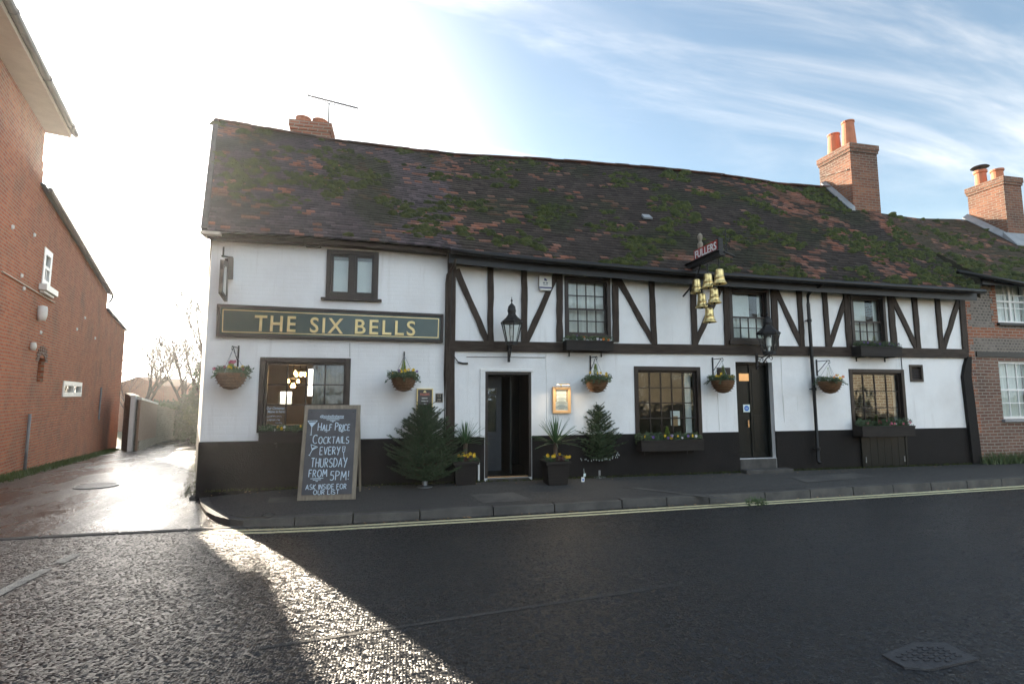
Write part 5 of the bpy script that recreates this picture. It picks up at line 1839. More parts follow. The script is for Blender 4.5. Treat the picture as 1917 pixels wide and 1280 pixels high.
# verges of grass and weeds
def grass_strip(name, pts, width, n, h, seed, m='grass'):
    rnd = random.Random(seed); mb = MB()
    for _ in range(n):
        k = rnd.random() * (len(pts) - 1); i = int(k); p = Vector(pts[i]).lerp(Vector(pts[i + 1]), k - i)
        p += Vector((rnd.uniform(-width, width), rnd.uniform(-width, width), 0)); p.z = max(p.z, gz(p.x, p.y)) if p.y > -2.0 and p.x < -3.4 else p.z
        a = rnd.uniform(0, 2 * math.pi); w = Vector((math.cos(a), math.sin(a), 0)) * rnd.uniform(.004, .011)
        t = Vector((rnd.uniform(-.5, .5), rnd.uniform(-.5, .5), 1)) * h * rnd.uniform(.4, 1.2)
        mb.face([p - w, p + w, p + w * .3 + t * .8, p + t])
    return stuff(mb.build(name, M[m]))


gp = [LW(t, .25, gz(*LW(t, .25, 0).xy) + .0) for t in lin(-1.5, 15, 20)]
grass_strip('verge_grass', gp, .28, 9000, .10, 5)
gp = [(-3.45 - .3 * k, .3 + k * .9, gz(-3.6, .3 + k * .9)) for k in range(8)]
grass_strip('verge_grass', gp, .14, 2500, .06, 6)
gp = [(x, -.07, PZ + .03) for x in lin(-3.1, 13, 30)]
grass_strip('wall_foot_weeds', gp, .05, 3200, .045, 9, 'moss')
gp = [(x, -.05, PZ + .03) for x in lin(13.3, 22, 10)]
grass_strip('wall_foot_weeds', gp, .22, 5000, .26, 10, 'leaf')

# ------------------------------------------------------------------ things on and in front of the pub
def onX(x, y, X):
    v = ray(x, y); k = (X - CP.x) / v.x
    return CP + v * k


# ---- name board
TL, TR, BL, BR = at(409, 570), at(830, 589), at(407, 631), at(829, 642)
c = (TL + BR) / 2
nb_ = thing('name_board', 'long dark green name board with raised gold lettering over the left ground window', 'sign', (c.x, -.02, c.z))


def quadin(d):
    """the board's corner points drawn in by d"""
    ux = (TR - TL).normalized(); uz = (TL - BL).normalized()
    return [BL + ux * d + uz * d, BR - ux * d + uz * d, TR - ux * d - uz * d, TL + ux * d - uz * d]


def ring(mb, d0, d1, y0, y1):
    o, i = quadin(d0), quadin(d1)
    for k in range(4):
        l = (k + 1) % 4
        mb.hexa([(o[k].x, y0, o[k].z), (o[l].x, y0, o[l].z), (i[l].x, y0, i[l].z), (i[k].x, y0, i[k].z), (o[k].x, y1, o[k].z), (o[l].x, y1, o[l].z), (i[l].x, y1, i[l].z), (i[k].x, y1, i[k].z)])


mb = MB(); ring(mb, 0, .055, -.085, -.0); mb.build('frame', M['frame'], nb_, bevel=.006)
mb = MB(); q_ = quadin(.054); mb.prism([(p.x, p.z) for p in q_], -.055, -.005); mb.build('panel', M['green_sign'], nb_)
mb = MB(); ring(mb, .085, .10, -.0585, -.05); mb.build('border', M['gold'], nb_)
ux = (TR - TL).normalized(); uz = Vector((-ux.z, 0, ux.x))
for word, xa, xb, ya, yb in (('THE', 476, 553, 619, 621), ('SIX', 580, 642, 622, 624), ('BELLS', 664, 777, 624.5, 628)):
    p0, p1 = at(xa, ya, -.06), at(xb, yb, -.06)
    cap = (at(xa, ya - 30.5 + (xa - 476) * .012, -.06) - at(xa, ya, -.06)).length
    mb = MB()
    t = textmesh(word, cap / .73 * 1.0, .012, offset=-.002, spacing=1.22, width=(p1 - p0).length, bevel=.007)
    addtext(mb, t, (p0.x, -.066, p0.z), p1 - p0, uz, (0, -1, 0))
    mb.build('lettering', M['gold'], nb_)

# ---- small hanging sign seen nearly edge on beside the lane corner
X_ = at(434, 500).x
sg = thing('hanging_sign', 'small pointed hanging sign panel seen nearly edge on above the name board', 'sign', (X_, -.3, 3.9))
yz = lambda x, y: (lambda p: (p.y, p.z))(onX(x, y, X_))
mb = MB()
P_ = [yz(434, 483), yz(433, 523), yz(425, 523), yz(424, 484)]
for k, (a, b) in enumerate([(P_, .02)]):
    i = len(mb.v)
    mb.v.extend([(X_ - .03, p[0], p[1]) for p in a] + [(X_ + .03, p[0], p[1]) for p in a])
    for f in ((0, 1, 2, 3), (7, 6, 5, 4), (0, 4, 5, 1), (1, 5, 6, 2), (2, 6, 7, 3), (3, 7, 4, 0)): mb.f.append(tuple(i + j for j in f)); mb.c.append(None)
mb.build('wall_plate', M['frame'], sg)
out_ = [yz(426, 490), yz(423, 565), yz(412, 549), yz(415.5, 486)]
inn_ = [yz(424, 500), yz(421.5, 556), yz(414.5, 545), yz(417.5, 496)]
mb = MB()
for k in range(4):
    l = (k + 1) % 4
    mb.hexa([(X_ - .025, *out_[k]), (X_ - .025, *out_[l]), (X_ - .025, *inn_[l]), (X_ - .025, *inn_[k]), (X_ + .025, *out_[k]), (X_ + .025, *out_[l]), (X_ + .025, *inn_[l]), (X_ + .025, *inn_[k])])
mb.build('frame', M['frame'], sg)
mb = MB(); mb.hexa([(X_ - .008, *p) for p in inn_] + [(X_ + .008, *p) for p in inn_]); mb.build('panel', M['alarm'], sg)
mb = MB(); a, b = yz(416, 485), yz(434, 487)
mb.tube([(X_, .0, b[1] + .05), (X_, a[0], a[1] + .05)], .018, 6); mb.tube([(X_, a[0] + .04, a[1] + .04), (X_, a[0] + .04, a[1] + .22)], .014, 6); mb.tube([(X_, b[0] - .1, b[1] + .03), (X_, a[0] + .1, a[1] - .12)], .012, 6)
mb.build('bracket', M['iron'], sg)

# ---- flowers and foliage
FLM = {}
for col in ('yellow', 'purple', 'whitepetal', 'pink', 'orange'):
    mb = MB()
    for k in range(5):
        th = 2 * math.pi * k / 5 + .3
        a, b = Vector((math.cos(th - .55), 0, math.sin(th - .55))), Vector((math.cos(th + .55), 0, math.sin(th + .55)))
        m_ = Vector((math.cos(th), -.25, math.sin(th)))
        mb.face([(0, .1, 0), a * .75 + Vector((0, -.1, 0)), m_ * 1.05, b * .75 + Vector((0, -.1, 0))])
    me_o = mb.build('flower', M[col]); FLM[col] = me_o.data; bpy.data.objects.remove(me_o)


def flower(parent, p, col, size, rnd):
    o = bpy.data.objects.new('flower', FLM[col]); COL.objects.link(o)
    o.parent = parent; o.location = Vector(p) - ROOT[parent.name]
    o.scale = (size, size, size); o.rotation_euler = (rnd.uniform(-.7, .2), rnd.uniform(0, 6), rnd.uniform(-.7, .7))


def leafy(mb, c, rx, ry, rz, n, size, rnd):
    leafcloud(mb, c, rx, ry, rz, n, size, rnd, .4, rnd.uniform(0, 50))


def cone_plant(mb, c, r, h, n, rnd, size=.018):
    c = Vector(c)
    for _ in range(n):
        v = rnd.random() ** .8; th = rnd.uniform(0, 6.283); rr = r * (1 - v) * rnd.uniform(.5, 1.05) + .004
        p = c + Vector((math.cos(th) * rr, math.sin(th) * rr, v * h))
        t = Vector((math.cos(th) * .5, math.sin(th) * .5, 1)).normalized() * size * 2
        w = t.orthogonal().normalized() * size * .5
        mb.face([p - w, p + w, p + t])


BASK = 'hanging flower baskets along the pub wall'
BL_ = [
    (433, 700, 'wicker hanging basket with red flowers at the lane end below the name board', ['yellow', 'pink', 'yellow'], .235, .06),
    (756, 708, 'wicker hanging basket with yellow pansies under the right end of the name board', ['yellow', 'yellow', 'purple'], .215, .0),
    (1117, 712, 'wicker hanging basket with golden conifer and yellow flowers beside the copper menu frame', ['yellow', 'yellow', 'purple'], .215, .0),
    (1353, 713, 'wicker hanging basket crowned with yellow pansies left of the black side door', ['yellow', 'yellow', 'yellow'], .225, .0),
    (1553, 715, 'wicker hanging basket with small yellow and orange flowers right of the long downpipe', ['yellow', 'orange', 'yellow'], .225, .0)]
for bi, (x, y, lab, cols, r, _) in enumerate(BL_):
    rnd = random.Random(100 + bi)
    p = at(x, y, -.33)
    # p is where rim of the wicker bowl is
    o = thing('hanging_basket', lab, 'flower basket', (p.x, -.33, p.z), BASK)
    mb = MB()
    prof = [(.02, -.235 * r / .215), (r * .45, -.215 * r / .215), (r * .78, -.14 * r / .215), (r * .96, -.05), (r, 0.0), (r * .97, .015), (r * .9, .0)]
    mb.lathe(prof, p, 20)
    for k in range(5):
        h_ = -.20 + k * .045; rr = r * (1 - (abs(h_) / .26) ** 2.2) ** .5 + .004 if abs(h_) < .25 else .02
        mb.lathe([(rr, h_ - .007), (rr + .006, h_), (rr, h_ + .007)], p, 20)
    mb.build('bowl', M['wicker'], o, smooth=True)
    a = MB(); b = MB()
    for k in range(14):
        th = 2 * math.pi * k / 14 + rnd.uniform(-.2, .2); rr = r * rnd.uniform(.55, 1.12)
        leafy(a if k % 2 else b, p + Vector((math.cos(th) * rr, math.sin(th) * rr, rnd.uniform(-.01, .08))), .10, .10, .075, 85, .022, rnd)
    for k in range(4):   # trailing strands
        th = rnd.uniform(0, 6.28); q = p + Vector((math.cos(th) * r * 1.1, math.sin(th) * r * 1.1, .02))
        for j in range(5):
            leafy(a, q + Vector((math.cos(th) * .03 * j, math.sin(th) * .02 * j, -.022 * j + .01)), .02, .02, .02, 8, .018, rnd)
    leafy(b, p + Vector((0, 0, .05)), r * .8, r * .8, .08, 260, .022, rnd)
    a.build('foliage', M['leaf2'], o); b.build('foliage', M['leaf'], o)
    mb = MB(); cone_plant(mb, p + Vector((rnd.uniform(-.02, .02), 0, .06)), .055, .24 if bi else .14, 240, rnd); mb.build('conifer', M['conifer'], o)
    for k in range(11 if bi in (1, 3) else 8):
        th = rnd.uniform(math.pi, 2 * math.pi); rr = r * rnd.uniform(.35, 1.08)
        flower(o, p + Vector((math.cos(th) * rr, math.sin(th) * rr - .02, .10 + rnd.uniform(-.03, .05))), cols[k % 3], rnd.uniform(.024, .036), rnd)
    if bi == 0:
        for k in range(4): flower(o, p + Vector((-.02 + k * .025, -.05, .19 + .015 * (k % 2))), 'pink', .03, rnd)
    # wall bracket and chains
    hz = .46
    mb = MB()
    mb.box((p.x - .012, -.022, p.z + .14), (p.x + .012, .0, p.z + .50)); mb.bar((p.x, -.02, p.z + hz), (p.x, -.36, p.z + hz), .014, .014, (1, 0, 0)); mb.tube([(p.x, -.02, p.z + .22), (p.x, -.14, p.z + .31), (p.x, -.30, p.z + hz - .01)], .007, 6)
    mb.tube([(p.x, -.33, p.z + hz), (p.x, -.375, p.z + hz - .02), (p.x, -.37, p.z + hz - .055), (p.x, -.335, p.z + hz - .06), (p.x, -.325, p.z + hz - .04)], .007, 6)
    mb.build('bracket', M['iron'], o)
    for k in range(3):
        th = 2 * math.pi * k / 3 + .4
        mb = MB(); mb.tube([p + Vector((0, 0, hz - .06)), p + Vector((math.cos(th) * r, math.sin(th) * r, .01))], .0035, 5); mb.build('chain', M['steel'], o)

# ---- window boxes
WB = 'planted window boxes on the pub'
boxes = [
    (484, 668, 806, 828, 'brown window box under the large left hand window behind the chalkboard', ['yellow', 'whitepetal', 'whitepetal'], .10, 0),
    (1061, 1149, 637, 656, 'brown window box of purple and white pansies under the upper window over the menu frame', ['purple', 'orange', 'whitepetal'], .11, 0),
    (1612, 1689, 648, 667, 'brown window box with dark trailing plants under the rightmost upper window', ['purple', 'purple', 'purple'], .11, 1),
    (1201, 1318, 823, 844, 'brown window box of mixed pansies and a small conifer under the middle ground window', ['purple', 'yellow', 'whitepetal'], .13, 1),
    (1615, 1714, 797, 817, 'brown window box with fern and white flowers above the cellar hatch', ['pink', 'whitepetal', 'pink'], .15, 1)]
for bi, (xa, xb, yt, yb, lab, cols, fh_, con) in enumerate(boxes):
    rnd = random.Random(300 + bi)
    yf = -.30 if bi else -.24
    a, b = at(xa, (yt + yb) / 2, yf), at(xb, (yt + yb) / 2, yf)
    zt, zb = (at(xa, yt, yf).z + at(xb, yt, yf).z) / 2, (at(xa, yb, yf).z + at(xb, yb, yf).z) / 2
    o = thing('window_box', lab, 'window box', ((a.x + b.x) / 2, yf / 2, zb), WB)
    ybk = -.058
    mb = MB()
    mb.box((a.x, yf, zb), (b.x, yf + .022, zt)); mb.box((a.x, ybk - .022, zb), (b.x, ybk, zt)); mb.box((a.x, yf + .022, zb), (a.x + .022, ybk - .022, zt)); mb.box((b.x - .022, yf + .022, zb), (b.x, ybk - .022, zt)); mb.box((a.x + .022, yf + .022, zb + .01), (b.x - .022, ybk - .022, zb + .03))
    mb.box((a.x - .01, yf - .008, zt - .03), (b.x + .01, yf, zt - .006))
    mb.build('trough', M['box'], o, bevel=.004)
    mb = MB(); mb.box((a.x + .023, yf + .023, zb + .031), (b.x - .023, ybk - .023, zt - .035)); mb.build('soil', M['bark'], o)
    mb = MB()
    for s_ in (.15, .85):
        x_ = a.x + (b.x - a.x) * s_; mb.box((x_ - .01, yf + .04, zb - .02), (x_ + .01, .0, zb - .002)); mb.box((x_ - .01, -.02, zb - .10), (x_ + .01, .0, zb - .02))
    mb.build('bracket', M['iron'], o)
    f1 = MB(); f2 = MB()
    L = b.x - a.x
    n = int(L / .05)
    for k in range(n):
        q = Vector((a.x + L * (k + .5) / n + rnd.uniform(-.03, .03), (yf + ybk) / 2 + rnd.uniform(-.08, .06), zt + rnd.uniform(-.01, .03)))
        leafy(f1 if rnd.random() < .6 else f2, q + Vector((0, 0, fh_ * .25)), .07, .08, fh_ * rnd.uniform(.5, 1.0), 80, .02, rnd)
    if bi == 4:
        for k in range(22):     # fern fronds
            th = rnd.uniform(0, math.pi); base = Vector((a.x + L * .72, yf * .5, zt - .02)); d = Vector((math.cos(th), -.35, .35 + .5 * math.sin(th)))
            for j in range(9): leafy(f2, base + d * (.03 * j) + Vector((0, 0, -.006 * j * j * .5)), .02, .02, .012, 6, .016, rnd)
    f1.build('foliage', M['leaf2'], o); f2.build('foliage', M['leaf'], o)
    if con:
        mb = MB(); cone_plant(mb, (a.x + L * (.46 if bi != 4 else .36), (yf + ybk) / 2, zt), .075, .23, 420, rnd); mb.build('conifer', M['conifer'], o)
    for k in range(6 + int(L * 7)):
        q = Vector((a.x + L * rnd.uniform(.06, .96), yf + rnd.uniform(-.02, .1), zt + fh_ * rnd.uniform(.15, .8)))
        flower(o, q, cols[rnd.randrange(3)], rnd.uniform(.022, .034), rnd)

# ---- lanterns
def lantern(label, c, w, h, scroll, wallx):
    """tapering six sided lantern standing on an iron wall bracket; c = centre of the glass base"""
    o = thing('wall_lantern', label, 'lantern', (c.x, c.y, c.z), 'black lanterns over the pub doors')
    rt, rb = w / 2, w * .27
    S = 6
    mb = MB()
    mb.lathe([(rb + .015, -.03), (rb + .02, 0), (rb + .015, .025)], c, S, .5); mb.build('base', M['iron'], o); mb = MB()
    mb.lathe([(rt, h), (rt + .03, h), (rt + .035, h + .03), (rt * .62, h + .12), (rt * .42, h + .17), (rt * .40, h + .20)], c, S, .5); mb.build('roof', M['iron'], o); mb = MB()
    mb.lathe([(rt * .40, h + .20), (rt * .44, h + .24), (rt * .36, h + .32), (rt * .18, h + .36), (rt * .07, h + .38), (rt * .05, h + .41), (rt * .12, h + .43), (rt * .04, h + .46), (.004, h + .50)], c, 12)
    mb.build('finial', M['iron'], o)
    for k in range(S):
        th = 2 * math.pi * k / S + .5
        a = c + Vector((math.cos(th) * (rb + .012), math.sin(th) * (rb + .012), .02)); b = c + Vector((math.cos(th) * (rt + .012), math.sin(th) * (rt + .012), h + .005))
        mb = MB(); mb.bar(a, b, .016, .016, (math.cos(th), math.sin(th), 0)); mb.build('frame_bar', M['iron'], o)
    mb = MB(); i = 0
    for k in range(S):
        t0, t1 = 2 * math.pi * k / S + .5, 2 * math.pi * (k + 1) / S + .5
        pts = []
        for (th, r_, z_) in ((t0, rb, .02), (t1, rb, .02), (t1, rt, h), (t0, rt, h)):
            pts.append(c + Vector((math.cos(th) * r_, math.sin(th) * r_, z_)))
        mb.face(pts)
    mb.build('pane', M['lampglass'], o)
    mb = MB(); mb.lathe([(.02, .02), (.025, h * .3), (.05, h * .36), (.05, h * .8), (.02, h * .86)], c, 10); mb.build('burner', M['whitepaint'], o)
    mb = MB()
    wx = wallx
    mb.box((wx - .022, -.10, c.z - .33), (wx + .022, -.058, c.z + .02))
    mb.tube([(wx, -.08, c.z - .06), (wx + (c.x - wx) * .5, c.y * .55, c.z - .08), (c.x, c.y, c.z - .03)], .014, 6)
    mb.tube([(wx, -.08, c.z - .28), (wx + (c.x - wx) * .3, c.y * .45, c.z - .24), (wx + (c.x - wx) * .7, c.y * .75, c.z - .13), (c.x, c.y, c.z - .06)], .013, 6)
    if scroll:
        for (fy, fz, rr) in ((.30, -.15, .055), (.52, -.13, .045), (.75, -.20, .05), (1.1, -.12, .06)):
            cc = Vector((wx + (c.x - wx) * fy, c.y * fy, c.z + fz))
            mb.tube([cc + Vector((0, math.cos(t) * rr * (1 - t / 9), math.sin(t) * rr * (1 - t / 9))) for t in np.linspace(0, 5.5, 12)], .008, 5)
    mb.build('bracket', M['iron'], o)
    return o


c = at(958, 642, -.42)
lantern('black tapering lantern with clear glass above the open front door', c, .37, .36, False, at(951, 660).x)
wx = at(1412, 668).x
c = onX(1440, 660, wx)
c = Vector((wx, max(c.y, -1.0), c.z))
lantern('dark green black lantern on a scrolled bracket above the side door', c, .40, .38, True, wx)

# ---- bell sign: a bracket beam reaching out over the pavement with six gold bells
BX = at(1270, 506).x + .06
BG = 'gold bells hanging in a triangle under the red sign'
pe, pi_ = onX(1346, 474, BX), onX(1272, 505, BX)
bs = thing('sign_bracket', 'black sign bracket with small red lettered board reaching out from the eaves', 'sign', (BX, pe.y / 2, pe.z))
zb = (onX(1310, 492, BX).z)
Yo = pe.y - .10
mb = MB()
mb.box((BX - .06, Yo, zb - .045), (BX + .06, .0, zb + .045)); mb.box((BX - .09, Yo + .02, zb + .046), (BX + .09, -.2, zb + .07))
mb.build('beam', M['iron'], bs, bevel=.006)
mb = MB(); mb.tube([(BX, -.05, zb - .55), (BX, -.35, zb - .42), (BX, -.62, zb - .20), (BX, -.72, zb - .045)], .018, 8); mb.build('stay', M['iron'], bs); mb = MB()
mb.tube([(BX + .03, Yo, zb + .02), (BX + .32, Yo + .10, zb - .02)], .022, 8)
mb.build('stay', M['iron'], bs)
sy0, sy1 = onX(1302, 485, BX).y, pe.y - .03
mb = MB(); mb.box((BX - .035, sy1, zb + .075), (BX + .035, sy0, zb + .28)); rb_ = mb.build('board', M['red_sign'], bs, bevel=.004)
mb = MB(); mb.box((BX - .045, sy1 - .035, zb + .07), (BX + .045, sy1 - .001, zb + .295)); mb.build('end_cap', M['iron'], rb_)
L = sy0 - sy1
t = textmesh('FULLERS', .15 / .73, .004, offset=.004, spacing=1.05, width=L * .88)
mb = MB(); addtext(mb, t, (BX - .0375, sy0 - L * .06, zb + .105), (0, -1, 0), (0, 0, 1), (-1, 0, 0)); mb.build('lettering', M['paper'], rb_)
t = textmesh('FULLERS', .15 / .73, .004, offset=.004, spacing=1.05, width=L * .88)
mb = MB(); addtext(mb, t, (BX + .0375, sy1 + L * .06, zb + .105), (0, 1, 0), (0, 0, 1), (1, 0, 0)); mb.build('lettering', M['paper'], rb_)
mb = MB(); p = Vector((BX + .02, (sy0 + sy1) / 2 + .25, zb + .285))
mb.lathe([(.05, 0), (.055, .1), (.03, .14), (.045, .2), (.05, .26), (.02, .31)], p, 8); mb.build('crest', M['oldwood'], bs)
# scroll of ironwork over the outer end
mb = MB()
for (fy, fz, rr) in ((.0, .14, .09), (.14, .30, .08), (.05, .42, .06), (-.06, .26, .05)):
    cc = Vector((BX + .18, Yo + .12 + fy, zb + fz))
    mb.tube([cc + Vector((math.cos(t) * rr * (1 - t / 9), math.cos(t) * .02, math.sin(t) * rr * (1 - t / 9))) for t in np.linspace(0, 6, 14)], .009, 5)
mb.tube([(BX + .18, Yo + .12, zb + .0), (BX + .18, Yo + .14, zb + .5)], .010, 5)
mb.build('scrollwork', M['iron'], bs)
bells = [(1347, 518, 'gold bell nearest the street in the top row under the sign bracket'), (1325.5, 526, 'gold bell in the middle of the top row under the sign bracket'), (1304, 536, 'gold bell nearest the wall in the top row under the sign bracket'),
         (1337, 554, 'larger looking gold bell of the pair in the second row'), (1314, 563, 'gold bell nearer the wall of the pair in the second row'), (1328, 590, 'lowest single gold bell at the tip of the triangle')]
hang = [0, 0, 0, 1, 1, 2]
bp_ = []
for (x, y, lab) in bells:
    c = onX(x, y, BX + .03); bp_.append(c)
for (x, y, lab), c, hg in zip(bells, bp_, hang):
    o = thing('bell', lab, 'bell', c, BG)
    h = .285
    prof = [(.0, .145), (.055, .143), (.072, .13), (.078, .10), (.082, .04), (.086, -.01), (.092, -.014), (.092, -.026), (.088, -.03), (.098, -.07), (.118, -.11), (.132, -.125), (.134, -.14), (.122, -.14), (.10, -.10), (.08, 0), (.0, .09)]
    mb = MB(); mb.lathe([(r_ * .96, z_) for r_, z_ in prof], c, 22); mb.build('body', M['goldbell'], o, smooth=True)
    top = zb - .05 if hg == 0 else c.z + .30
    mb = MB(); mb.tube([c + Vector((0, 0, .14)), Vector((c.x, c.y, min(top, c.z + .34)))], .012, 6)
    if hg:
        for s_ in (-1, 1): mb.tube([c + Vector((0, .05 * s_, .2)) + Vector((0, math.cos(t) * .035 * s_, math.sin(t) * .035)) for t in np.linspace(0, 5, 9)], .007, 5)
    mb.build('hanger', M['iron'], o)
    mb = MB(); mb.tube([c + Vector((0, 0, .05)), c + Vector((0, 0, -.13))], .007, 6); mb.lathe([(.005, -.03), (.022, 0), (.005, .03)], c + Vector((0, 0, -.13)), 8); mb.build('clapper', M['iron'], o)
# struts that carry the lower rows
mb = MB()
for a, b in ((3, 0), (3, 1), (4, 1), (4, 2), (5, 3), (5, 4)):
    mb.tube([bp_[a] + Vector((0, 0, .20)), (bp_[a] + bp_[b]) / 2 + Vector((.02, 0, .10)), bp_[b] + Vector((0, 0, -.10))], .008, 5)
mb.build('chain', M['iron'], bs)

# ---- burglar alarm box
a, b = at(1007, 517), at(1031, 546)
o = thing('alarm_box', 'off white burglar alarm box fixed high between the timber studs', 'alarm box', ((a.x + b.x) / 2, -.04, (a.z + b.z) / 2))
mb = MB(); pl = [(a.x, a.z), (b.x, a.z), (b.x, b.z + .05), (b.x - .03, b.z), (a.x + .03, b.z), (a.x, b.z + .05)]
mb.prism(pl[::-1], -.085, .0); mb.build('case', M['alarm'], o, bevel=.012)
mb = MB(); mb.box((a.x + .002, -.0875, b.z + .045), (b.x - .002, -.084, b.z + .072)); mb.build('band', M['navy'], o)
mb = MB(); cx_ = (a.x + b.x) / 2; zt = a.z - .05
mb.prism([(cx_ - .025, zt - .055), (cx_ - .005, zt - .055), (cx_ + .03, zt - .06), (cx_ + .03, zt - .035), (cx_ - .01, zt), (cx_ - .025, zt - .005)], -.0875, -.084); mb.build('emblem', M['navy'], o)
mb = MB()
for a_, b_ in ((-.05, -.032), (-.027, -.010), (.008, .026), (.031, .05)): mb.box((cx_ + a_, -.0875, zt - .115), (cx_ + b_, -.0855, zt - .085))
mb.box((cx_ - .045, -.0875, zt - .145), (cx_ + .045, -.0855, zt - .135))
mb.build('print', M['greyprint'], o)


# ---- wall plaques and the copper menu frame
def framed(name, label, cat, x0, y0, x1, y1, fw, fm, pm, depth=.05):
    a, b = at(x0, y0), at(x1, y1)
    o = thing(name, label, cat, ((a.x + b.x) / 2, -.02, (a.z + b.z) / 2))
    X0, X1, Z0, Z1 = a.x, b.x, b.z, a.z
    mb = MB(); mb.box((X0, -depth, Z0), (X0 + fw, 0, Z1)); mb.box((X1 - fw, -depth, Z0), (X1, 0, Z1)); mb.box((X0 + fw, -depth, Z1 - fw), (X1 - fw, 0, Z1)); mb.box((X0 + fw, -depth, Z0), (X1 - fw, 0, Z0 + fw))
    mb.build('frame', M[fm], o, bevel=.006)
    mb = MB(); mb.box((X0 + fw, -depth * .5, Z0 + fw), (X1 - fw, -.002, Z1 - fw)); mb.build('panel', M[pm], o)
    return o, X0, X1, Z0, Z1


o, X0, X1, Z0, Z1 = framed('menu_case', 'brightly shining copper framed menu case on the white wall right of the front door', 'menu case', 1033, 724, 1067, 773, .055, 'brass', 'paper', .07)
mb = MB(); mb.box((X0 + .05, -.048, Z0 + .05), (X1 - .05, -.044, Z1 - .05)); mb.build('pane', M['glass'], o)
mb = MB()
for s_ in (0, 1):
    x_ = X0 + .062 if s_ == 0 else X1 - .082
    mb.box((x_, -.0395, Z0 + .22), (x_ + .02, -.0355, Z1 - .06))
mb.build('inner_strip', M['brownpaper'], o)
mb = MB()
for k in range(13):
    z = Z1 - .11 - k * .026; w_ = .05 + .03 * ((k * 7) % 3)
    mb.box(((X0 + X1) / 2 - w_, -.0375, z), ((X0 + X1) / 2 + w_, -.0355, z + .006))
mb.build('print', M['greyprint'], o)
lg = bpy.data.lights.new('menu_fill_lamp', 'AREA'); lg.shape = 'RECTANGLE'; lg.size = X1 - X0 - .12; lg.size_y = .02; lg.energy = 3.5; lg.color = (1, .80, .56)  # lamp added only to brighten the copper frame
lo_ = bpy.data.objects.new('menu_fill_lamp', lg); COL.objects.link(lo_); lo_.location = ((X0 + X1) / 2, -.16, Z1 + .03); lo_.rotation_euler = (R(-38), 0, 0)
mb = MB(); mb.tube([((X0 + X1) / 2 - .12, -.165, Z1 + .045), ((X0 + X1) / 2 + .12, -.165, Z1 + .045)], .012, 8); mb.tube([((X0 + X1) / 2, -.02, Z1 + .0), ((X0 + X1) / 2, -.08, Z1 + .06), ((X0 + X1) / 2, -.165, Z1 + .045)], .006, 6); mb.build('added_picture_light', M['brass'], o)  # fitting made up to carry the added lamp
o, X0, X1, Z0, Z1 = framed('wall_plaque', 'dark plaque with gold edges and red heading behind the large Christmas tree', 'plaque', 780, 727, 810, 768, .022, 'gold', 'plaque')
cx_ = (X0 + X1) / 2; zt = Z1
mb = MB(); t = textmesh("FULLER'S", .055, .001, .002, width=.17, align='CENTER'); addtext(mb, t, (cx_, -.0265, zt - .125), (1, 0, 0), (0, 0, 1), (0, -1, 0)); mb.build('lettering', M['redtext'], o)
mb = MB()
mb.prism([(cx_ - .03, zt - .075), (cx_ + .03, zt - .075), (cx_ + .018, zt - .05), (cx_, zt - .035), (cx_ - .018, zt - .05)], -.027, -.025); mb.build('emblem', M['gold'], o)
mb = MB()
rnd = random.Random(12)
for k, w_ in enumerate((.052, .058, .044)):      # lines of small print too fine to read
    x_ = cx_ - w_
    while x_ < cx_ + w_:
        l_ = rnd.uniform(.006, .016); mb.box((x_, -.0275, zt - .185 - k * .052), (min(x_ + l_, cx_ + w_), -.0255, zt - .168 - k * .052)); x_ += l_ + .005
mb.build('print', M['alarm'], o)
a, b = at(815, 736), at(829, 753)
o = thing('hydrant_sign', 'small pale fire hydrant plate with black H beside the brown corner post', 'sign', ((a.x + b.x) / 2, -.01, (a.z + b.z) / 2))
mb = MB(); mb.box((a.x, -.014, b.z), (b.x, 0, a.z)); mb.build('plate', M['oldwood'], o, bevel=.003)
mb = MB(); w_ = b.x - a.x; cx_ = (a.x + b.x) / 2; zc_ = (a.z + b.z) / 2
mb.box((a.x + .015, -.0165, b.z + .012), (a.x + .038, -.0135, a.z - .012)); mb.box((b.x - .038, -.0165, b.z + .012), (b.x - .015, -.0135, a.z - .012)); mb.box((a.x + .039, -.0165, zc_ - .012), (b.x - .039, -.0135, zc_ + .012))
for s_, z_ in (('6', zc_ + .025), ('23', zc_ - .075)):
    t = textmesh(s_, .055, .0012, .002, align='CENTER'); addtext(mb, t, (cx_, -.0155, z_), (1, 0, 0), (0, 0, 1), (0, -1, 0))
mb.build('lettering', M['black'], o)

# notices on the side door and in the middle window
a, b = at(1391, 757, .19), at(1404, 771, .19)
o = thing('door_notice', 'pale square notice with a blue disc on the black side door', 'notice', ((a.x + b.x) / 2, .188, (a.z + b.z) / 2))
mb = MB(); mb.box((a.x, .186, b.z), (b.x, .1905, a.z)); mb.build('card', M['mint'], o)
mb = MB(); c = Vector(((a.x + b.x) / 2, .184, (a.z + b.z) / 2)); r_ = (b.x - a.x) * .36
mb.prism([(c.x + r_ * math.cos(t), c.z + r_ * math.sin(t)) for t in np.linspace(0, 2 * math.pi, 25)[:-1]], .1835, .186); mb.build('disc', M['bluesticker'], o)
mb = MB()
for dz_, w_ in ((.012, .6), (-.012, .5)): mb.box((c.x - r_ * w_, .1825, c.z + dz_ - .004), (c.x + r_ * w_, .1834, c.z + dz_ + .004))
mb.build('print', M['paper'], o)
a, b = at(1256, 769, .08), at(1274, 796, .08)
o = thing('window_notice', 'white paper with a tan card stuck inside the middle ground window', 'notice', ((a.x + b.x) / 2, .086, (a.z + b.z) / 2))
mb = MB(); mb.box((a.x, .0945, b.z), (b.x, .097, a.z)); mb.build('paper', M['paper'], o)
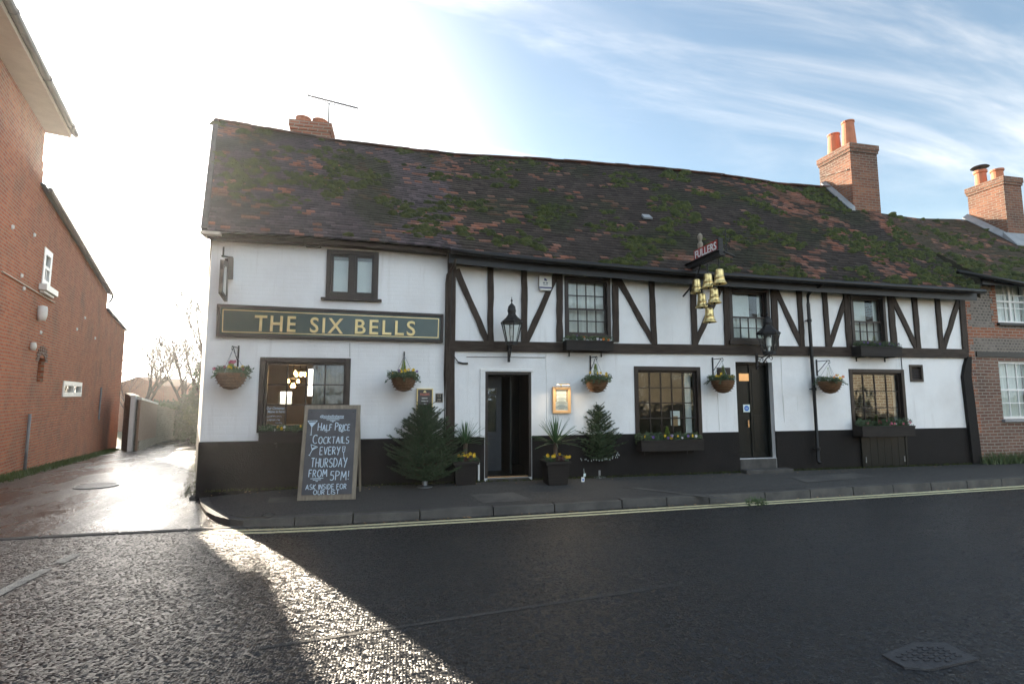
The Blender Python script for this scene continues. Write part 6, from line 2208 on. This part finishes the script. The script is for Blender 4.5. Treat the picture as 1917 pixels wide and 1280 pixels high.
mb = MB(); w_ = b.x - a.x; mb.box((a.x + w_ * .24, .092, b.z - .01), (b.x - w_ * .24, .0943, a.z - (a.z - b.z) * .36)); mb.build('card', M['brownpaper'], o)
a = at(1088, 711, .2)
a, b = at(1383, 699, .19), at(1402, 713, .19)
o = thing('door_plate', 'small brass letter plate high on the black side door', 'plate', ((a.x + b.x) / 2, .188, (a.z + b.z) / 2))
mb = MB(); mb.box((a.x, .184, b.z), (b.x, .1905, a.z)); mb.box((a.x + .02, .180, b.z + .03), (b.x - .02, .184, b.z + .045)); mb.build('plate', M['brass'], o)


# ---- chalk strokes: a hand lettered alphabet drawn as single strokes
def arc(cx, cy, rx, ry, a0, a1, n=9):
    return [(cx + rx * math.cos(R(a0 + (a1 - a0) * i / n)), cy + ry * math.sin(R(a0 + (a1 - a0) * i / n))) for i in range(n + 1)]


SF = {
    'A': [[(0, 0), (.32, 1), (.62, 0)], [(.12, .36), (.52, .36)]], 'C': [arc(.36, .5, .36, .5, 50, 310)], 'D': [[(0, 0), (0, 1)], [(0, 1)] + arc(.08, .5, .5, .5, 80, -80) + [(0, 0)]],
    'E': [[(.48, 1), (0, 1), (0, 0), (.5, 0)], [(0, .52), (.4, .52)]], 'F': [[(.48, 1), (0, 1), (0, 0)], [(0, .52), (.38, .52)]], 'H': [[(0, 0), (0, 1)], [(.55, 0), (.55, 1)], [(0, .5), (.55, .5)]],
    'I': [[(.05, 0), (.05, 1)]], 'K': [[(0, 0), (0, 1)], [(.5, 1), (.02, .45), (.52, 0)]], 'L': [[(0, 1), (0, 0), (.46, 0)]], 'M': [[(0, 0), (.08, 1), (.36, .3), (.64, 1), (.72, 0)]],
    'N': [[(0, 0), (0, 1), (.52, 0), (.52, 1)]], 'O': [arc(.34, .5, .34, .5, 90, 450, 14)], 'P': [[(0, 0), (0, 1)], [(0, 1)] + arc(.12, .74, .36, .26, 90, -90) + [(0, .48)]],
    'R': [[(0, 0), (0, 1)], [(0, 1)] + arc(.12, .75, .34, .25, 90, -90) + [(0, .5)], [(.14, .5), (.52, 0)]], 'S': [arc(.27, .74, .25, .25, 40, 270, 8) + arc(.25, .25, .27, .25, 90, -150, 8)],
    'T': [[(0, 1), (.56, 1)], [(.28, 1), (.28, 0)]], 'U': [[(0, 1), (0, .3)] + arc(.27, .28, .27, .28, 180, 360) + [(.54, 1)]], 'V': [[(0, 1), (.28, 0), (.56, 1)]],
    'Y': [[(0, 1), (.28, .5)], [(.58, 1), (.2, -.12)]], '5': [[(.46, 1), (.08, 1), (.04, .58)] + arc(.2, .3, .28, .3, 100, -140)], '!': [[(.05, 1), (.05, .32)], [(.05, .1), (.05, .02)]]}


def chalk(mb, text, x, y, h, width, put, w=.011, rnd=None, smallcaps=False):
    """write text with its baseline start at board point x,y and fit it to the given width"""
    adv = []; tot = 0
    words = text
    for k, ch in enumerate(text):
        s_ = 1.0 if (not smallcaps or k == 0 or text[k - 1] == ' ') else .78
        if ch == ' ': adv.append((tot, s_)); tot += .42; continue
        wd = max(q[0] for st in SF[ch] for q in st)
        adv.append((tot, s_)); tot += (wd + .24) * s_
    tot -= .2
    sx_ = width / tot
    for (ax, s_), ch in zip(adv, text):
        if ch == ' ': continue
        jy = rnd.uniform(-.03, .03) * h
        for st in SF[ch]:
            pts = [put(x + (ax + q[0] * s_) * sx_ + q[1] * .02 * h, y + q[1] * h * s_ + jy) for q in st]
            for a, b in zip(pts, pts[1:]): mb.bar(a, b, w * rnd.uniform(.85, 1.2), .002, put.n)
            for q in pts: pass


# ---- chalkboard A-frame on the pavement
g = atz(608, 936, PZ + .02)
GZ = g.z
bl, br = atz(554, 937, GZ), atz(667, 934, GZ)
top_z = zat(609, 758, Vector((g.x, g.y + .22, 0)))
AX = (br - bl); AX.z = 0; AX.normalize()
AN = Vector((AX.y, -AX.x, 0))                      # towards the street
Wd = (br - bl).length * .97
Hh = top_z - GZ
lean = math.atan2(.24, Hh)
AU = (Vector((0, 0, 1)) * math.cos(lean) - AN * math.sin(lean))
AF = AN * math.cos(lean) + Vector((0, 0, 1)) * math.sin(lean)
Hs = Hh / math.cos(lean)
c0 = (bl + br) / 2
ab = thing('chalkboard_sign', 'wooden A-frame chalkboard advertising half price cocktails on the pavement', 'chalkboard', c0)


class Put:
    def __init__(s, d): s.n = AF; s.d = d
    def __call__(s, u, v): return c0 + AX * (u * Wd - Wd / 2) + AU * (v * Hs) + AF * s.d


def board_box(mb, u0, v0, u1, v1, d0, d1):
    A, B = Put(d0), Put(d1)
    mb.hexa([A(u0, v0), A(u1, v0), A(u1, v1), A(u0, v1), B(u0, v0), B(u1, v0), B(u1, v1), B(u0, v1)])


mb = MB()
board_box(mb, 0, .0, .085, 1.0, -.035, .0); board_box(mb, .915, .0, 1, 1.0, -.035, .0); board_box(mb, .085, .915, .915, 1.0, -.034, -.002); board_box(mb, .085, .0, .915, .075, -.034, -.002)
mb.build('frame', M['oldwood'], ab, bevel=.004)
mb = MB(); board_box(mb, .07, .055, .93, .955, .001, .012); sl_ = mb.build('slate', M['slate'], ab, bevel=.003)
for u in (.13, .88):
    mb = MB(); mb.lathe([(.010, -.005), (.010, .004)], Put(.016)(u, .92), 8); mb.build('screw', M['iron'], sl_)
mb = MB()
for s_ in (-1, 1):
    a = c0 + AX * (Wd / 2 - .03) * s_ + AU * Hs * .97 - AF * .045; b = c0 + AX * (Wd / 2 - .03) * s_ - AN * (.66)
    mb.bar(a, Vector((b.x, b.y, GZ)), .05, .03, AX)
a = c0 + AU * Hs * .55 - AN * .40; mb.bar(a - AX * (Wd / 2 - .05), a + AX * (Wd / 2 - .05), .05, .025, AN)
back = [c0 - AX * Wd / 2 - AN * .62, c0 + AX * Wd / 2 - AN * .62]
mb.build('back_frame', M['oldwood'], ab)
rnd = random.Random(50)
put = Put(.0135)
# board coordinates measured from the photo: u 0..1 across, v 0..1 up
def B_(x, y): return ((x - 92) / (812 - 92) if True else 0, 1 - (y - 110) / (1205 - 110))
mb = MB()
for (txt, xa, yb, xb, ya, sc) in (('HALF PRICE', 285, 415, 690, 325, True), ('COCKTAILS', 232, 565, 686, 465, True), ('EVERY', 330, 692, 585, 605, False), ('THURSDAY', 232, 835, 682, 735, False), ('FROM', 215, 945, 440, 865, False), ('5PM!', 482, 985, 712, 885, False), ('ASK INSIDE FOR', 190, 1085, 692, 1030, False), ('OUR LIST', 288, 1142, 606, 1093, False)):
    u0, v0 = B_(xa, yb); u1, v1 = B_(xb, ya)
    sl_w = (u1 - u0)
    # work in metres along the board, then map back
    class P2:
        n = AF
        def __call__(s, X, Y): return c0 + AX * (X - Wd / 2) + AU * Y + AF * .0135
    chalk(mb, txt, u0 * Wd, v0 * Hs, (v1 - v0) * Hs, sl_w * Wd, P2(), .0125 if (v1 - v0) > .06 else .010, rnd, sc)


def strokes(mb, pts, w=.010):
    q = [put(*B_(*p)) for p in pts]
    for a, b in zip(q, q[1:]): mb.bar(a, b, w, .002, AF)


strokes(mb, [(340, 270), (605, 270)]); strokes(mb, [(385, 286), (550, 286)]); strokes(mb, [(430, 300), (500, 300)]); strokes(mb, [(455, 312), (480, 312)])
strokes(mb, [(362, 415), (430, 412)]); strokes(mb, [(385, 430), (405, 428)]); strokes(mb, [(555, 422), (622, 420)]); strokes(mb, [(580, 434), (604, 432)])
strokes(mb, [(238, 965), (398, 960)]); strokes(mb, [(270, 980), (370, 976)]); strokes(mb, [(305, 995), (332, 993)])
for gls in ([(150, 300), (270, 298), (205, 372), (150, 300)], [(205, 372), (203, 462)], [(190, 464), (216, 462)], [(170, 320), (250, 318)], [(212, 575), (298, 605), (232, 640), (212, 575)], [(232, 640), (203, 700)], [(192, 696), (214, 704)], [(235, 620), (275, 606)], [(612, 605), (648, 605), (642, 660), (630, 676), (618, 660), (612, 605)], [(630, 676), (638, 735)], [(625, 738), (650, 734)], [(616, 630), (645, 630)]):
    strokes(mb, gls, .009)
# filled bowls of the drawn glasses
for tri in ([(165, 325), (255, 322), (205, 368)], [(226, 622), (280, 606), (234, 636)]):
    mb.face([put(*B_(*p)) for p in tri])
t = textmesh('@sixbellsthame', .05, .001, .0009, shear=.25, width=(605 - 300) / 720 * Wd)
u0, v0 = B_(300, 258)
addtext(mb, t, c0 + AX * (u0 * Wd - Wd / 2) + AU * v0 * Hs + AF * .0135, AX, AU, AF)
mb.build('chalk_lettering', M['chalk'], sl_)

# handwriting on the lower left pane of the big window
mb = MB()
for s_, x, y in (('Our Christmas', 499, 766), ('Menu is here!', 501, 772.5)):
    p0 = at(x, y, .071)
    t = textmesh(s_, .062, .0006, .0008, shear=.2, width=None if len(s_) < 12 else .29)
    addtext(mb, t, (p0.x, .0715, p0.z), (1, 0, 0), (0, 0, 1), (0, -1, 0))
rnd = random.Random(33)
for x0_, x1_, y_ in ((499, 527, 779), (500, 524, 786), (516, 528, 791.5)):      # scribbled lines nobody could read
    x_ = x0_; prev = at(x_, y_, .070)
    while x_ < x1_:
        x_ += .55; q = at(x_, y_ + rnd.uniform(-1.6, 1.6), .070)
        if rnd.random() > .14: mb.bar(prev, q, .006, .001)
        prev = q
mb.build('lettering', M['chalk'], w1)

# ---- pendant lights glowing inside the left bar
g_ = thing('pendant_light', 'cluster pendant of glowing filament bulbs seen through the left ground window', 'lamp', at(558, 700, 1.5), 'lit bulb pendants inside the left window')
c = at(562, 700, 1.5)
mb = MB(); mb.tube([(c.x, 1.5, 2.6), (c.x, 1.5, c.z + .12)], .012, 6); mb.lathe([(.03, .1), (.10, .07), (.10, .04), (.03, .03)], c, 12); mb.build('fitting', M['iron'], g_)
for k in range(5):
    th = 2 * math.pi * k / 5; q = c + Vector((math.cos(th) * .10, math.sin(th) * .10, -.02 + .03 * (k % 2)))
    mb = MB(); mb.lathe([(.008, .06), (.022, .03), (.032, 0), (.022, -.03), (.004, -.036)], q, 10); mb.build('bulb', M['bulb'], g_)
c = at(549, 712, 2.0)
g2_ = thing('pendant_light', 'lower pendant of glowing bulbs left of the cluster inside the left window', 'lamp', c, 'lit bulb pendants inside the left window')
mb = MB(); mb.tube([(c.x, 2.0, 2.6), (c.x, 2.0, c.z + .12)], .012, 6); mb.lathe([(.03, .1), (.11, .06), (.11, .03), (.03, .02)], c, 12); mb.build('fitting', M['iron'], g2_)
for k in range(4):
    th = 2 * math.pi * k / 4 + .4; q = c + Vector((math.cos(th) * .10, math.sin(th) * .10, -.02 - .10 * (k % 2)))
    mb = MB(); mb.lathe([(.008, .06), (.022, .03), (.032, 0), (.022, -.03), (.004, -.036)], q, 10); mb.build('bulb', M['bulb'], g2_)
pl = bpy.data.lights.new('pendant_glow', 'POINT'); pl.energy = 7; pl.color = (1, .6, .28); pl.shadow_soft_size = .12
po = bpy.data.objects.new('pendant_glow', pl); COL.objects.link(po); po.location = (c.x + .05, 1.75, c.z - .05)


# ---- Christmas trees
def fir(label, base, height, radius, seed, lights=False, whorls=13, bare=.14, tipgap=0):
    o = thing('christmas_tree', label, 'Christmas tree', base, 'cut fir trees standing by the front door')
    rnd = random.Random(seed); base = Vector(base)
    mb = MB(); mb.tube([base, base + Vector((0, 0, height * .5)), base + Vector((rnd.uniform(-.02, .02), 0, height * .97))], [.035, .024, .006], 8); mb.build('trunk', M['bark'], o)
    wood = MB(); ned = [MB(), MB()]
    pts_l = []

    def needles(p, q, L, dens, mbn):
        d = (q - p); ln = d.length
        if ln < 1e-4: return
        d.normalize(); a = d.orthogonal().normalized(); b = d.cross(a)
        n = max(4, int(ln * dens))
        for k in range(n):
            s_ = rnd.random(); th = rnd.uniform(0, 6.283)
            rd = a * math.cos(th) + b * math.sin(th)
            rd.z += .25
            t = (d * .75 + rd).normalized() * L * rnd.uniform(.7, 1.15)
            w = d.cross(rd).normalized() * .0034
            r0 = p + (q - p) * s_
            mbn.face([r0 - w, r0 + w, r0 + t])

    for wv in range(whorls):
        f = wv / (whorls - 1)
        h = height * (bare + (1 - bare) * (f ** .9) * .90)
        R_ = radius * (1 - f) ** .66 * (1.0 if f > .2 else .70 + 1.5 * f) + .04
        nb_n = int(15 - 6 * f)
        for k in range(nb_n):
            th = 2 * math.pi * (k + rnd.uniform(-.3, .3)) / nb_n + wv * .9
            L = R_ * rnd.uniform(.72, 1.15)
            el = rnd.uniform(.18, .48) + .42 * f ** 1.3
            d = Vector((math.cos(th) * math.cos(el), math.sin(th) * math.cos(el), math.sin(el)))
            p0 = base + Vector((0, 0, h)); prev = p0
            n = 5
            for j in range(n):
                dd = (d + Vector((0, 0, (-.10 + .07 * j) * (1 - f)))).normalized()
                q = prev + dd * (L / n)
                needles(prev, q, .032, 420, ned[(k + wv) % 2])
                if j >= 1:
                    for s_ in (-1, 1):
                        sd = (dd + dd.cross(Vector((0, 0, 1))).normalized() * s_ * rnd.uniform(.7, 1.1) + Vector((0, 0, rnd.uniform(-.12, .22)))).normalized()
                        tl = L * rnd.uniform(.22, .40) * (1 - .12 * j)
                        e = prev.lerp(q, rnd.random()) + sd * tl
                        needles(q - dd * L / n * .5, e, .030, 420, ned[(k + wv + 1) % 2])
                prev = q
            wood.tube([p0, p0 + d * L * .5, prev], [.007, .005, .002], 4, cap=False)
            if lights: pts_l.append(prev)
    # leader and its candles
    tp = base + Vector((0, 0, height * .90))
    needles(tp, base + Vector((0, 0, height)), .026, 320, ned[0])
    for k in range(6):
        th = k * 1.05; e = tp + Vector((math.cos(th) * .17, math.sin(th) * .17, .12)); needles(tp, e, .026, 300, ned[1]); wood.tube([tp, e], .004, 4)
    wood.tube([tp, base + Vector((0, 0, height))], .005, 5)
    wood.build('branches', M['bark'], o)
    ned[0].build('needles', M['fir'], o)
    ned[1].build('needles', M['leaf2'], o)
    # stand
    mb = MB(); mb.lathe([(.14, .0), (.14, .015), (.05, .03), (.05, .14), (.045, .14)], (base.x, base.y, base.z), 10)
    mb.build('stand', M['steel'], o)
    if lights:
        for f in (.28, .62):
            mb = MB(); n = 46
            for k in range(n):
                th = 2 * math.pi * k / n; rr = radius * (1 - f * .86) * (.95 + .06 * math.sin(k * 2.1))
                q = base + Vector((math.cos(th) * rr, math.sin(th) * rr, height * f + .05 * math.sin(th + 1) + .015 * math.sin(k * 1.7)))
                mb.lathe([(.002, .016), (.008, .0), (.002, -.016)], q, 5)
            stuff(mb.build('fairy_lights', M['fairy'], o))
    return o


b1 = atz(795, 911, PZ + .02)
fir('large bushy Christmas tree leaning on the wall beside the chalkboard', b1, zat(790, 748, b1) - b1.z, .76, 2, whorls=26, bare=.07)
b2 = atz(1121, 893, PZ + .02)
fir('smaller neat Christmas tree with fairy lights right of the front door', b2, zat(1123, 750, b2) - b2.z, .53, 8, lights=True, whorls=18, bare=.22)
t_ = atz(1091, 902, PZ + .02)
o = thing('plant_label', 'small white and blue tag hanging at the foot of the smaller tree', 'label', t_)
mb = MB(); mb.hexa([t_ + Vector(q) for q in ((-.03, -.01, .005), (.03, -.01, .005), (.03, .0, .005), (-.03, 0, .005), (-.025, -.005, .09), (.035, -.005, .09), (.035, .003, .09), (-.025, .003, .09))]); mb.build('tag', M['paper'], o)
mb = MB(); mb.box((t_.x - .012, t_.y - .014, t_.z + .03), (t_.x + .016, t_.y - .0095, t_.z + .06)); mb.build('print', M['bluesticker'], o)
mb = MB(); mb.hexa([t_ + Vector(q) for q in ((.01, -.008, .10), (.055, -.008, .10), (.055, .0, .10), (.01, 0, .10), (.02, -.005, .155), (.06, -.005, .155), (.06, .003, .155), (.02, .003, .155))]); mb.tube([t_ + Vector((.03, 0, .155)), t_ + Vector((.03, .02, .24))], .003, 4); mb.build('tag', M['mint'], o)


# ---- planters with cordylines either side of the door
def planter(label, xc, yb, ytop, w, ypot, seed):
    base = atz(xc, yb, PZ + .02)
    o = thing('planter', label, 'planter', base, 'square planters flanking the front door')
    rnd = random.Random(seed)
    ht = zat(xc, ypot, base) - base.z
    wt_, wb_ = w / 2, w / 2 * .84
    cy = base.y + wb_
    c = Vector((base.x, cy, base.z))
    mb = MB()
    mb.hexa([c + Vector(q) for q in ((-wb_, -wb_, 0), (wb_, -wb_, 0), (wb_, wb_, 0), (-wb_, wb_, 0), (-wt_, -wt_, ht), (wt_, -wt_, ht), (wt_, wt_, ht), (-wt_, wt_, ht))])
    e = .025
    mb.hexa([c + Vector(q) for q in ((-wt_ - e, -wt_ - e, ht - .05), (wt_ + e, -wt_ - e, ht - .05), (wt_ + e, wt_ + e, ht - .05), (-wt_ - e, wt_ + e, ht - .05), (-wt_ - e, -wt_ - e, ht + .004), (wt_ + e, -wt_ - e, ht + .004), (wt_ + e, wt_ + e, ht + .004), (-wt_ - e, wt_ + e, ht + .004))])
    mb.build('pot', M['box'], o, bevel=.006)
    st = c + Vector((0, 0, ht)); tz = zat(xc, ytop, c) - base.z
    mb = MB(); mb.tube([st, st + Vector((.01, 0, .32))], [.032, .045], 10); mb.build('trunk', M['bark'], o)
    cr = st + Vector((.01, 0, .30)); L = (tz - ht - .30)
    mb = MB()
    for k in range(74):
        th = rnd.uniform(0, 6.283); el = rnd.uniform(.1, 1.5); l = L * rnd.uniform(.85, 1.3)
        d = Vector((math.cos(th) * math.cos(el), math.sin(th) * math.cos(el), math.sin(el)))
        sdv = d.cross(Vector((0, 0, 1))).normalized() if abs(d.z) < .99 else Vector((1, 0, 0))
        n = 7; prev = None
        for j in range(n + 1):
            f = j / n
            p = cr + d * l * f + Vector((0, 0, -.22 * l * f * f * math.cos(el)))
            w_ = .015 * (1 - f) ** .7 * min(1, f * 4 + .45)
            cur = (p - sdv * w_, p + Vector((0, 0, -.006)), p + sdv * w_)
            if prev:
                mb.face([prev[0], prev[1], cur[1], cur[0]]); mb.face([prev[1], prev[2], cur[2], cur[1]])
            prev = cur
    mb.build('leaves', M['cordy'], o)
    a = MB(); b = MB()
    for k in range(26):
        q = st + Vector((rnd.uniform(-1, 1) * wt_ * 1.05, rnd.uniform(-1, .8) * wt_, rnd.uniform(0, .06)))
        leafy(a, q, .06, .06, .06, 36, .02, rnd)
    for k in range(8):
        q = st + Vector((rnd.uniform(-.1, .5) * wt_, -wt_ * rnd.uniform(.3, .9), .05))
        leafy(b, q, .07, .06, .06, 34, .026, rnd)
    a.build('foliage', M['leaf2'], o); b.build('foliage', M['heuchera'], o)
    for k in range(11):
        flower(o, st + Vector((rnd.uniform(-1, 1) * wt_, -wt_ * rnd.uniform(.5, 1.05), .09 + rnd.uniform(-.02, .05))), 'yellow', rnd.uniform(.026, .038), rnd)


planter('dark square planter with spiky cordyline and yellow pansies left of the front door', 872, 908, 788, .42, 864, 3)
planter('dark square planter with taller cordyline and purple leaves right of the front door', 1045, 908, 781, .42, 864, 5)

# ---- TV aerial on the left chimney
m0 = at(615, 232, 3.6); m1 = at(616, 194, 3.6)
o = thing('tv_aerial', 'thin television aerial on a mast beside the squat left chimney', 'aerial', m0)
mb = MB(); mb.tube([(m0.x, 3.6, m0.z - .5), (m1.x, 3.6, m1.z)], .016, 8); mb.build('mast', M['iron'], o)
a, b = at(577, 179, 3.6), at(670, 203, 3.6)
mb = MB(); mb.tube([a, b], .017, 6)
q0, q1 = a.lerp(b, .28), a.lerp(b, .60)
mb.tube([q0, q0 + Vector((.04, 0, -.06)), (m1.x, 3.6, m1.z - .01), q1 + Vector((0, 0, -.07)), q1], .008, 6)
mb.build('boom', M['iron'], o)
mb = MB()
for k in range(20):
    p = a.lerp(b, .1 + .89 * k / 19); l = .13 - .0025 * k
    mb.tube([p + Vector((0, -l, .0)), p + Vector((0, l, 0))], .008, 5)
mb.build('director_rods', M['iron'], o)
mb = MB()
for s_ in (-1, 1):
    for j in range(4):
        z0_ = .04 + .05 * j; mb.tube([a + Vector((.0 - .02 * j, -.16, z0_ * s_)), a + Vector((-.02 * j, .16, z0_ * s_))], .005, 5)
    mb.tube([a, a + Vector((-.06, 0, .2 * s_))], .006, 5)
mb.build('reflector', M['iron'], o)

# ---- covers in the road, lane and pavement
q = [(1652, 1238), (1712, 1214), (1770, 1214), (1832, 1246), (1745, 1266), (1695, 1262)]
pts = [atz(x, y, .055) for x, y in q]
c = sum(pts, Vector()) / 6
zc = gz(c.x, c.y) + .006
o = thing('manhole_cover', 'worn angular iron inspection cover in the dark road at the lower right', 'manhole cover', (c.x, c.y, zc))
mb = MB(); mb.slab([(p.x, p.y) for p in pts][::-1], zc - .02, zc + .004); mb.build('frame', M['castiron'], o)
mb = MB()
for a_ in range(-7, 8):
    for b_ in range(-6, 7):
        u = c + Vector((a_ * .062, b_ * .036 + (a_ % 2) * .018, 0))
        ok = all(((pts[(k + 1) % 6] - pts[k]).cross(u - pts[k])).z < -.012 for k in range(6))
        if ok: mb.box((u.x - .02, u.y - .008, zc + .003), (u.x + .02, u.y + .008, zc + .010))
mb.build('tread_pattern', M['castiron'], o)
c = onground(180, 915)
o = thing('manhole_cover', 'round shiny manhole cover in the wet lane', 'manhole cover', (c.x, c.y, c.z + .05))
zc = c.z + .058
mb = MB(); mb.lathe([(.34, 0), (.345, .012), (.315, .014), (.31, .006)], (c.x, c.y, zc), 32); mb.build('ring', M['steel'], o)
mb = MB(); mb.lathe([(.30, 0), (.30, .010), (.28, .012), (.02, .012)], (c.x, c.y, zc), 32); mb.build('lid', M['castiron'], o)
c = atz(502, 964, PZ + .005)
o = thing('manhole_cover', 'small round cover set in the pavement in front of the chalkboard', 'manhole cover', c)
mb = MB(); mb.lathe([(.09, 0), (.09, .010), (.075, .011), (.07, .004)], c, 24); mb.build('ring', M['stone'], o)
mb = MB(); mb.lathe([(.065, 0), (.065, .007), (.01, .008)], c, 24); mb.build('lid', M['castiron'], o)

wp = atz(1412, 944, .08)
wr = random.Random(61); mb = MB()
for k in range(9): leafcloud(mb, (wp.x + wr.uniform(-.14, .16), wp.y + wr.uniform(-.05, .03), .10 + wr.uniform(0, .06)), .07, .05, .06, 26, .022, wr)
tag(mb.build('weed_clump', M['leaf'], None, loc=(wp.x, wp.y, .08)), 'small green weed clump growing at a gap in the kerb', 'weeds')
# fallen leaves and grit along the wall foot and the gutter
rnd = random.Random(91); mb = MB()
for k in range(240):
    if rnd.random() < .5: p = Vector((rnd.uniform(-3, 12.5), rnd.uniform(-.5, -.06), PZ + .031))
    else:
        x = rnd.uniform(-2.2, 13); p = Vector((x, -2.12 + (x + .9) * .038 - rnd.uniform(.02, .2), 0)); p.z = gz(p.x, p.y) + .008
    a = rnd.uniform(0, 6.28); s_ = rnd.uniform(.01, .028); d = Vector((math.cos(a), math.sin(a), rnd.uniform(-.2, .2))) * s_; w = Vector((-d.y, d.x, rnd.uniform(0, .01))) * .5
    mb.face([p - d, p + w, p + d, p - w])
stuff(mb.build('fallen_leaves', M['brownpaper']))

# ------------------------------------------------------------------ houses across the street, mirrored in the pub's windows
def opposite(label, x0, x1, m, wins):
    o = thing('rendered_house', label, 'house', ((x0 + x1) / 2, -19, 0))
    Y = -19.0
    class FMB(MB):
        def build(s_, *a, **k):
            s_.v = [(p[0], Y - p[1], p[2]) for p in s_.v]; return super().build(*a, **k)
    mb = FMB(); holed(mb, x0, x1, 0, 5.2, wins, 0, .15)
    mb.box((x0, .001, 0), (x0 + .1, 6, 5.2)); mb.box((x1 - .1, .001, 0), (x1, 6, 5.2)); mb.box((x0, 6, 0), (x1, 6.1, 5.2)); mb.box((x0 + .1, .3, 0), (x1 - .1, .35, 5.1))
    mb.build('wall', M[m], o)
    mb = FMB(); mb.hexa([(x0 - .2, -.3, 5.1), (x1 + .2, -.3, 5.1), (x1 + .2, 3, 7.4), (x0 - .2, 3, 7.4), (x0 - .2, -.3, 5.2), (x1 + .2, -.3, 5.2), (x1 + .2, 3, 7.5), (x0 - .2, 3, 7.5)]); mb.build('roof', M['slate'], o)
    for h in wins:
        mb = FMB(); a, b, c, d = h; w_ = .09
        mb.box((a, .02, b), (a + w_, .12, d)); mb.box((c - w_, .02, b), (c, .12, d)); mb.box((a + w_, .02, b), (c - w_, .12, b + w_)); mb.box((a + w_, .02, d - w_), (c - w_, .12, d))
        bar_grid(mb, a + w_, b + w_, c - w_, d - w_, 2, 2, .05, .05, .1)
        w = mb.build('window', M['whitepaint'], o)
        mb = FMB(); mb.box((a + .05, .07, b + .05), (c - .05, .075, d - .05)); mb.build('pane', M['glass'], w)
    mb = FMB(); mb.tube([(x0 + (x1 - x0) * .48, -.08, .1), (x0 + (x1 - x0) * .48, -.08, 5.1)], .06, 8); mb.build('downpipe', M['whitepaint'], o)


opposite('beige rendered house across the street mirrored in the middle ground window', 8.5, 20.5, 'render_beige', [(11.0, 2.9, 12.6, 4.2), (16.2, 2.9, 17.8, 4.2), (11.0, .9, 12.6, 2.2), (17.2, .9, 18.8, 2.2)])
opposite('pale cream house across the street mirrored in the right hand ground window', 24, 40, 'render_cream', [(26.5, 2.9, 28.1, 4.3), (33.5, 2.9, 35.1, 4.3), (29.5, .8, 31, 2.0), (36, .8, 37.5, 2.1)])

# ------------------------------------------------------------------ thin air volume added to imitate lens glare round the sun
mb = MB(); mb.box((-130, -40, -4), (130, 150, 16))
hz = stuff(mb.build('glare_haze', M['glass']))
hm_ = bpy.data.materials.new('glare_haze_air'); hm_.use_nodes = True
ht_ = hm_.node_tree; ht_.nodes.clear()
ho_ = ht_.nodes.new('ShaderNodeOutputMaterial'); hv_ = ht_.nodes.new('ShaderNodeVolumePrincipled')
hv_.inputs['Color'].default_value = (.95, .95, .95, 1); hv_.inputs['Density'].default_value = GLARE_HAZE; hv_.inputs['Anisotropy'].default_value = .72
ht_.links.new(hv_.outputs[0], ho_.inputs['Volume'])
hz.data.materials.clear(); hz.data.materials.append(hm_)
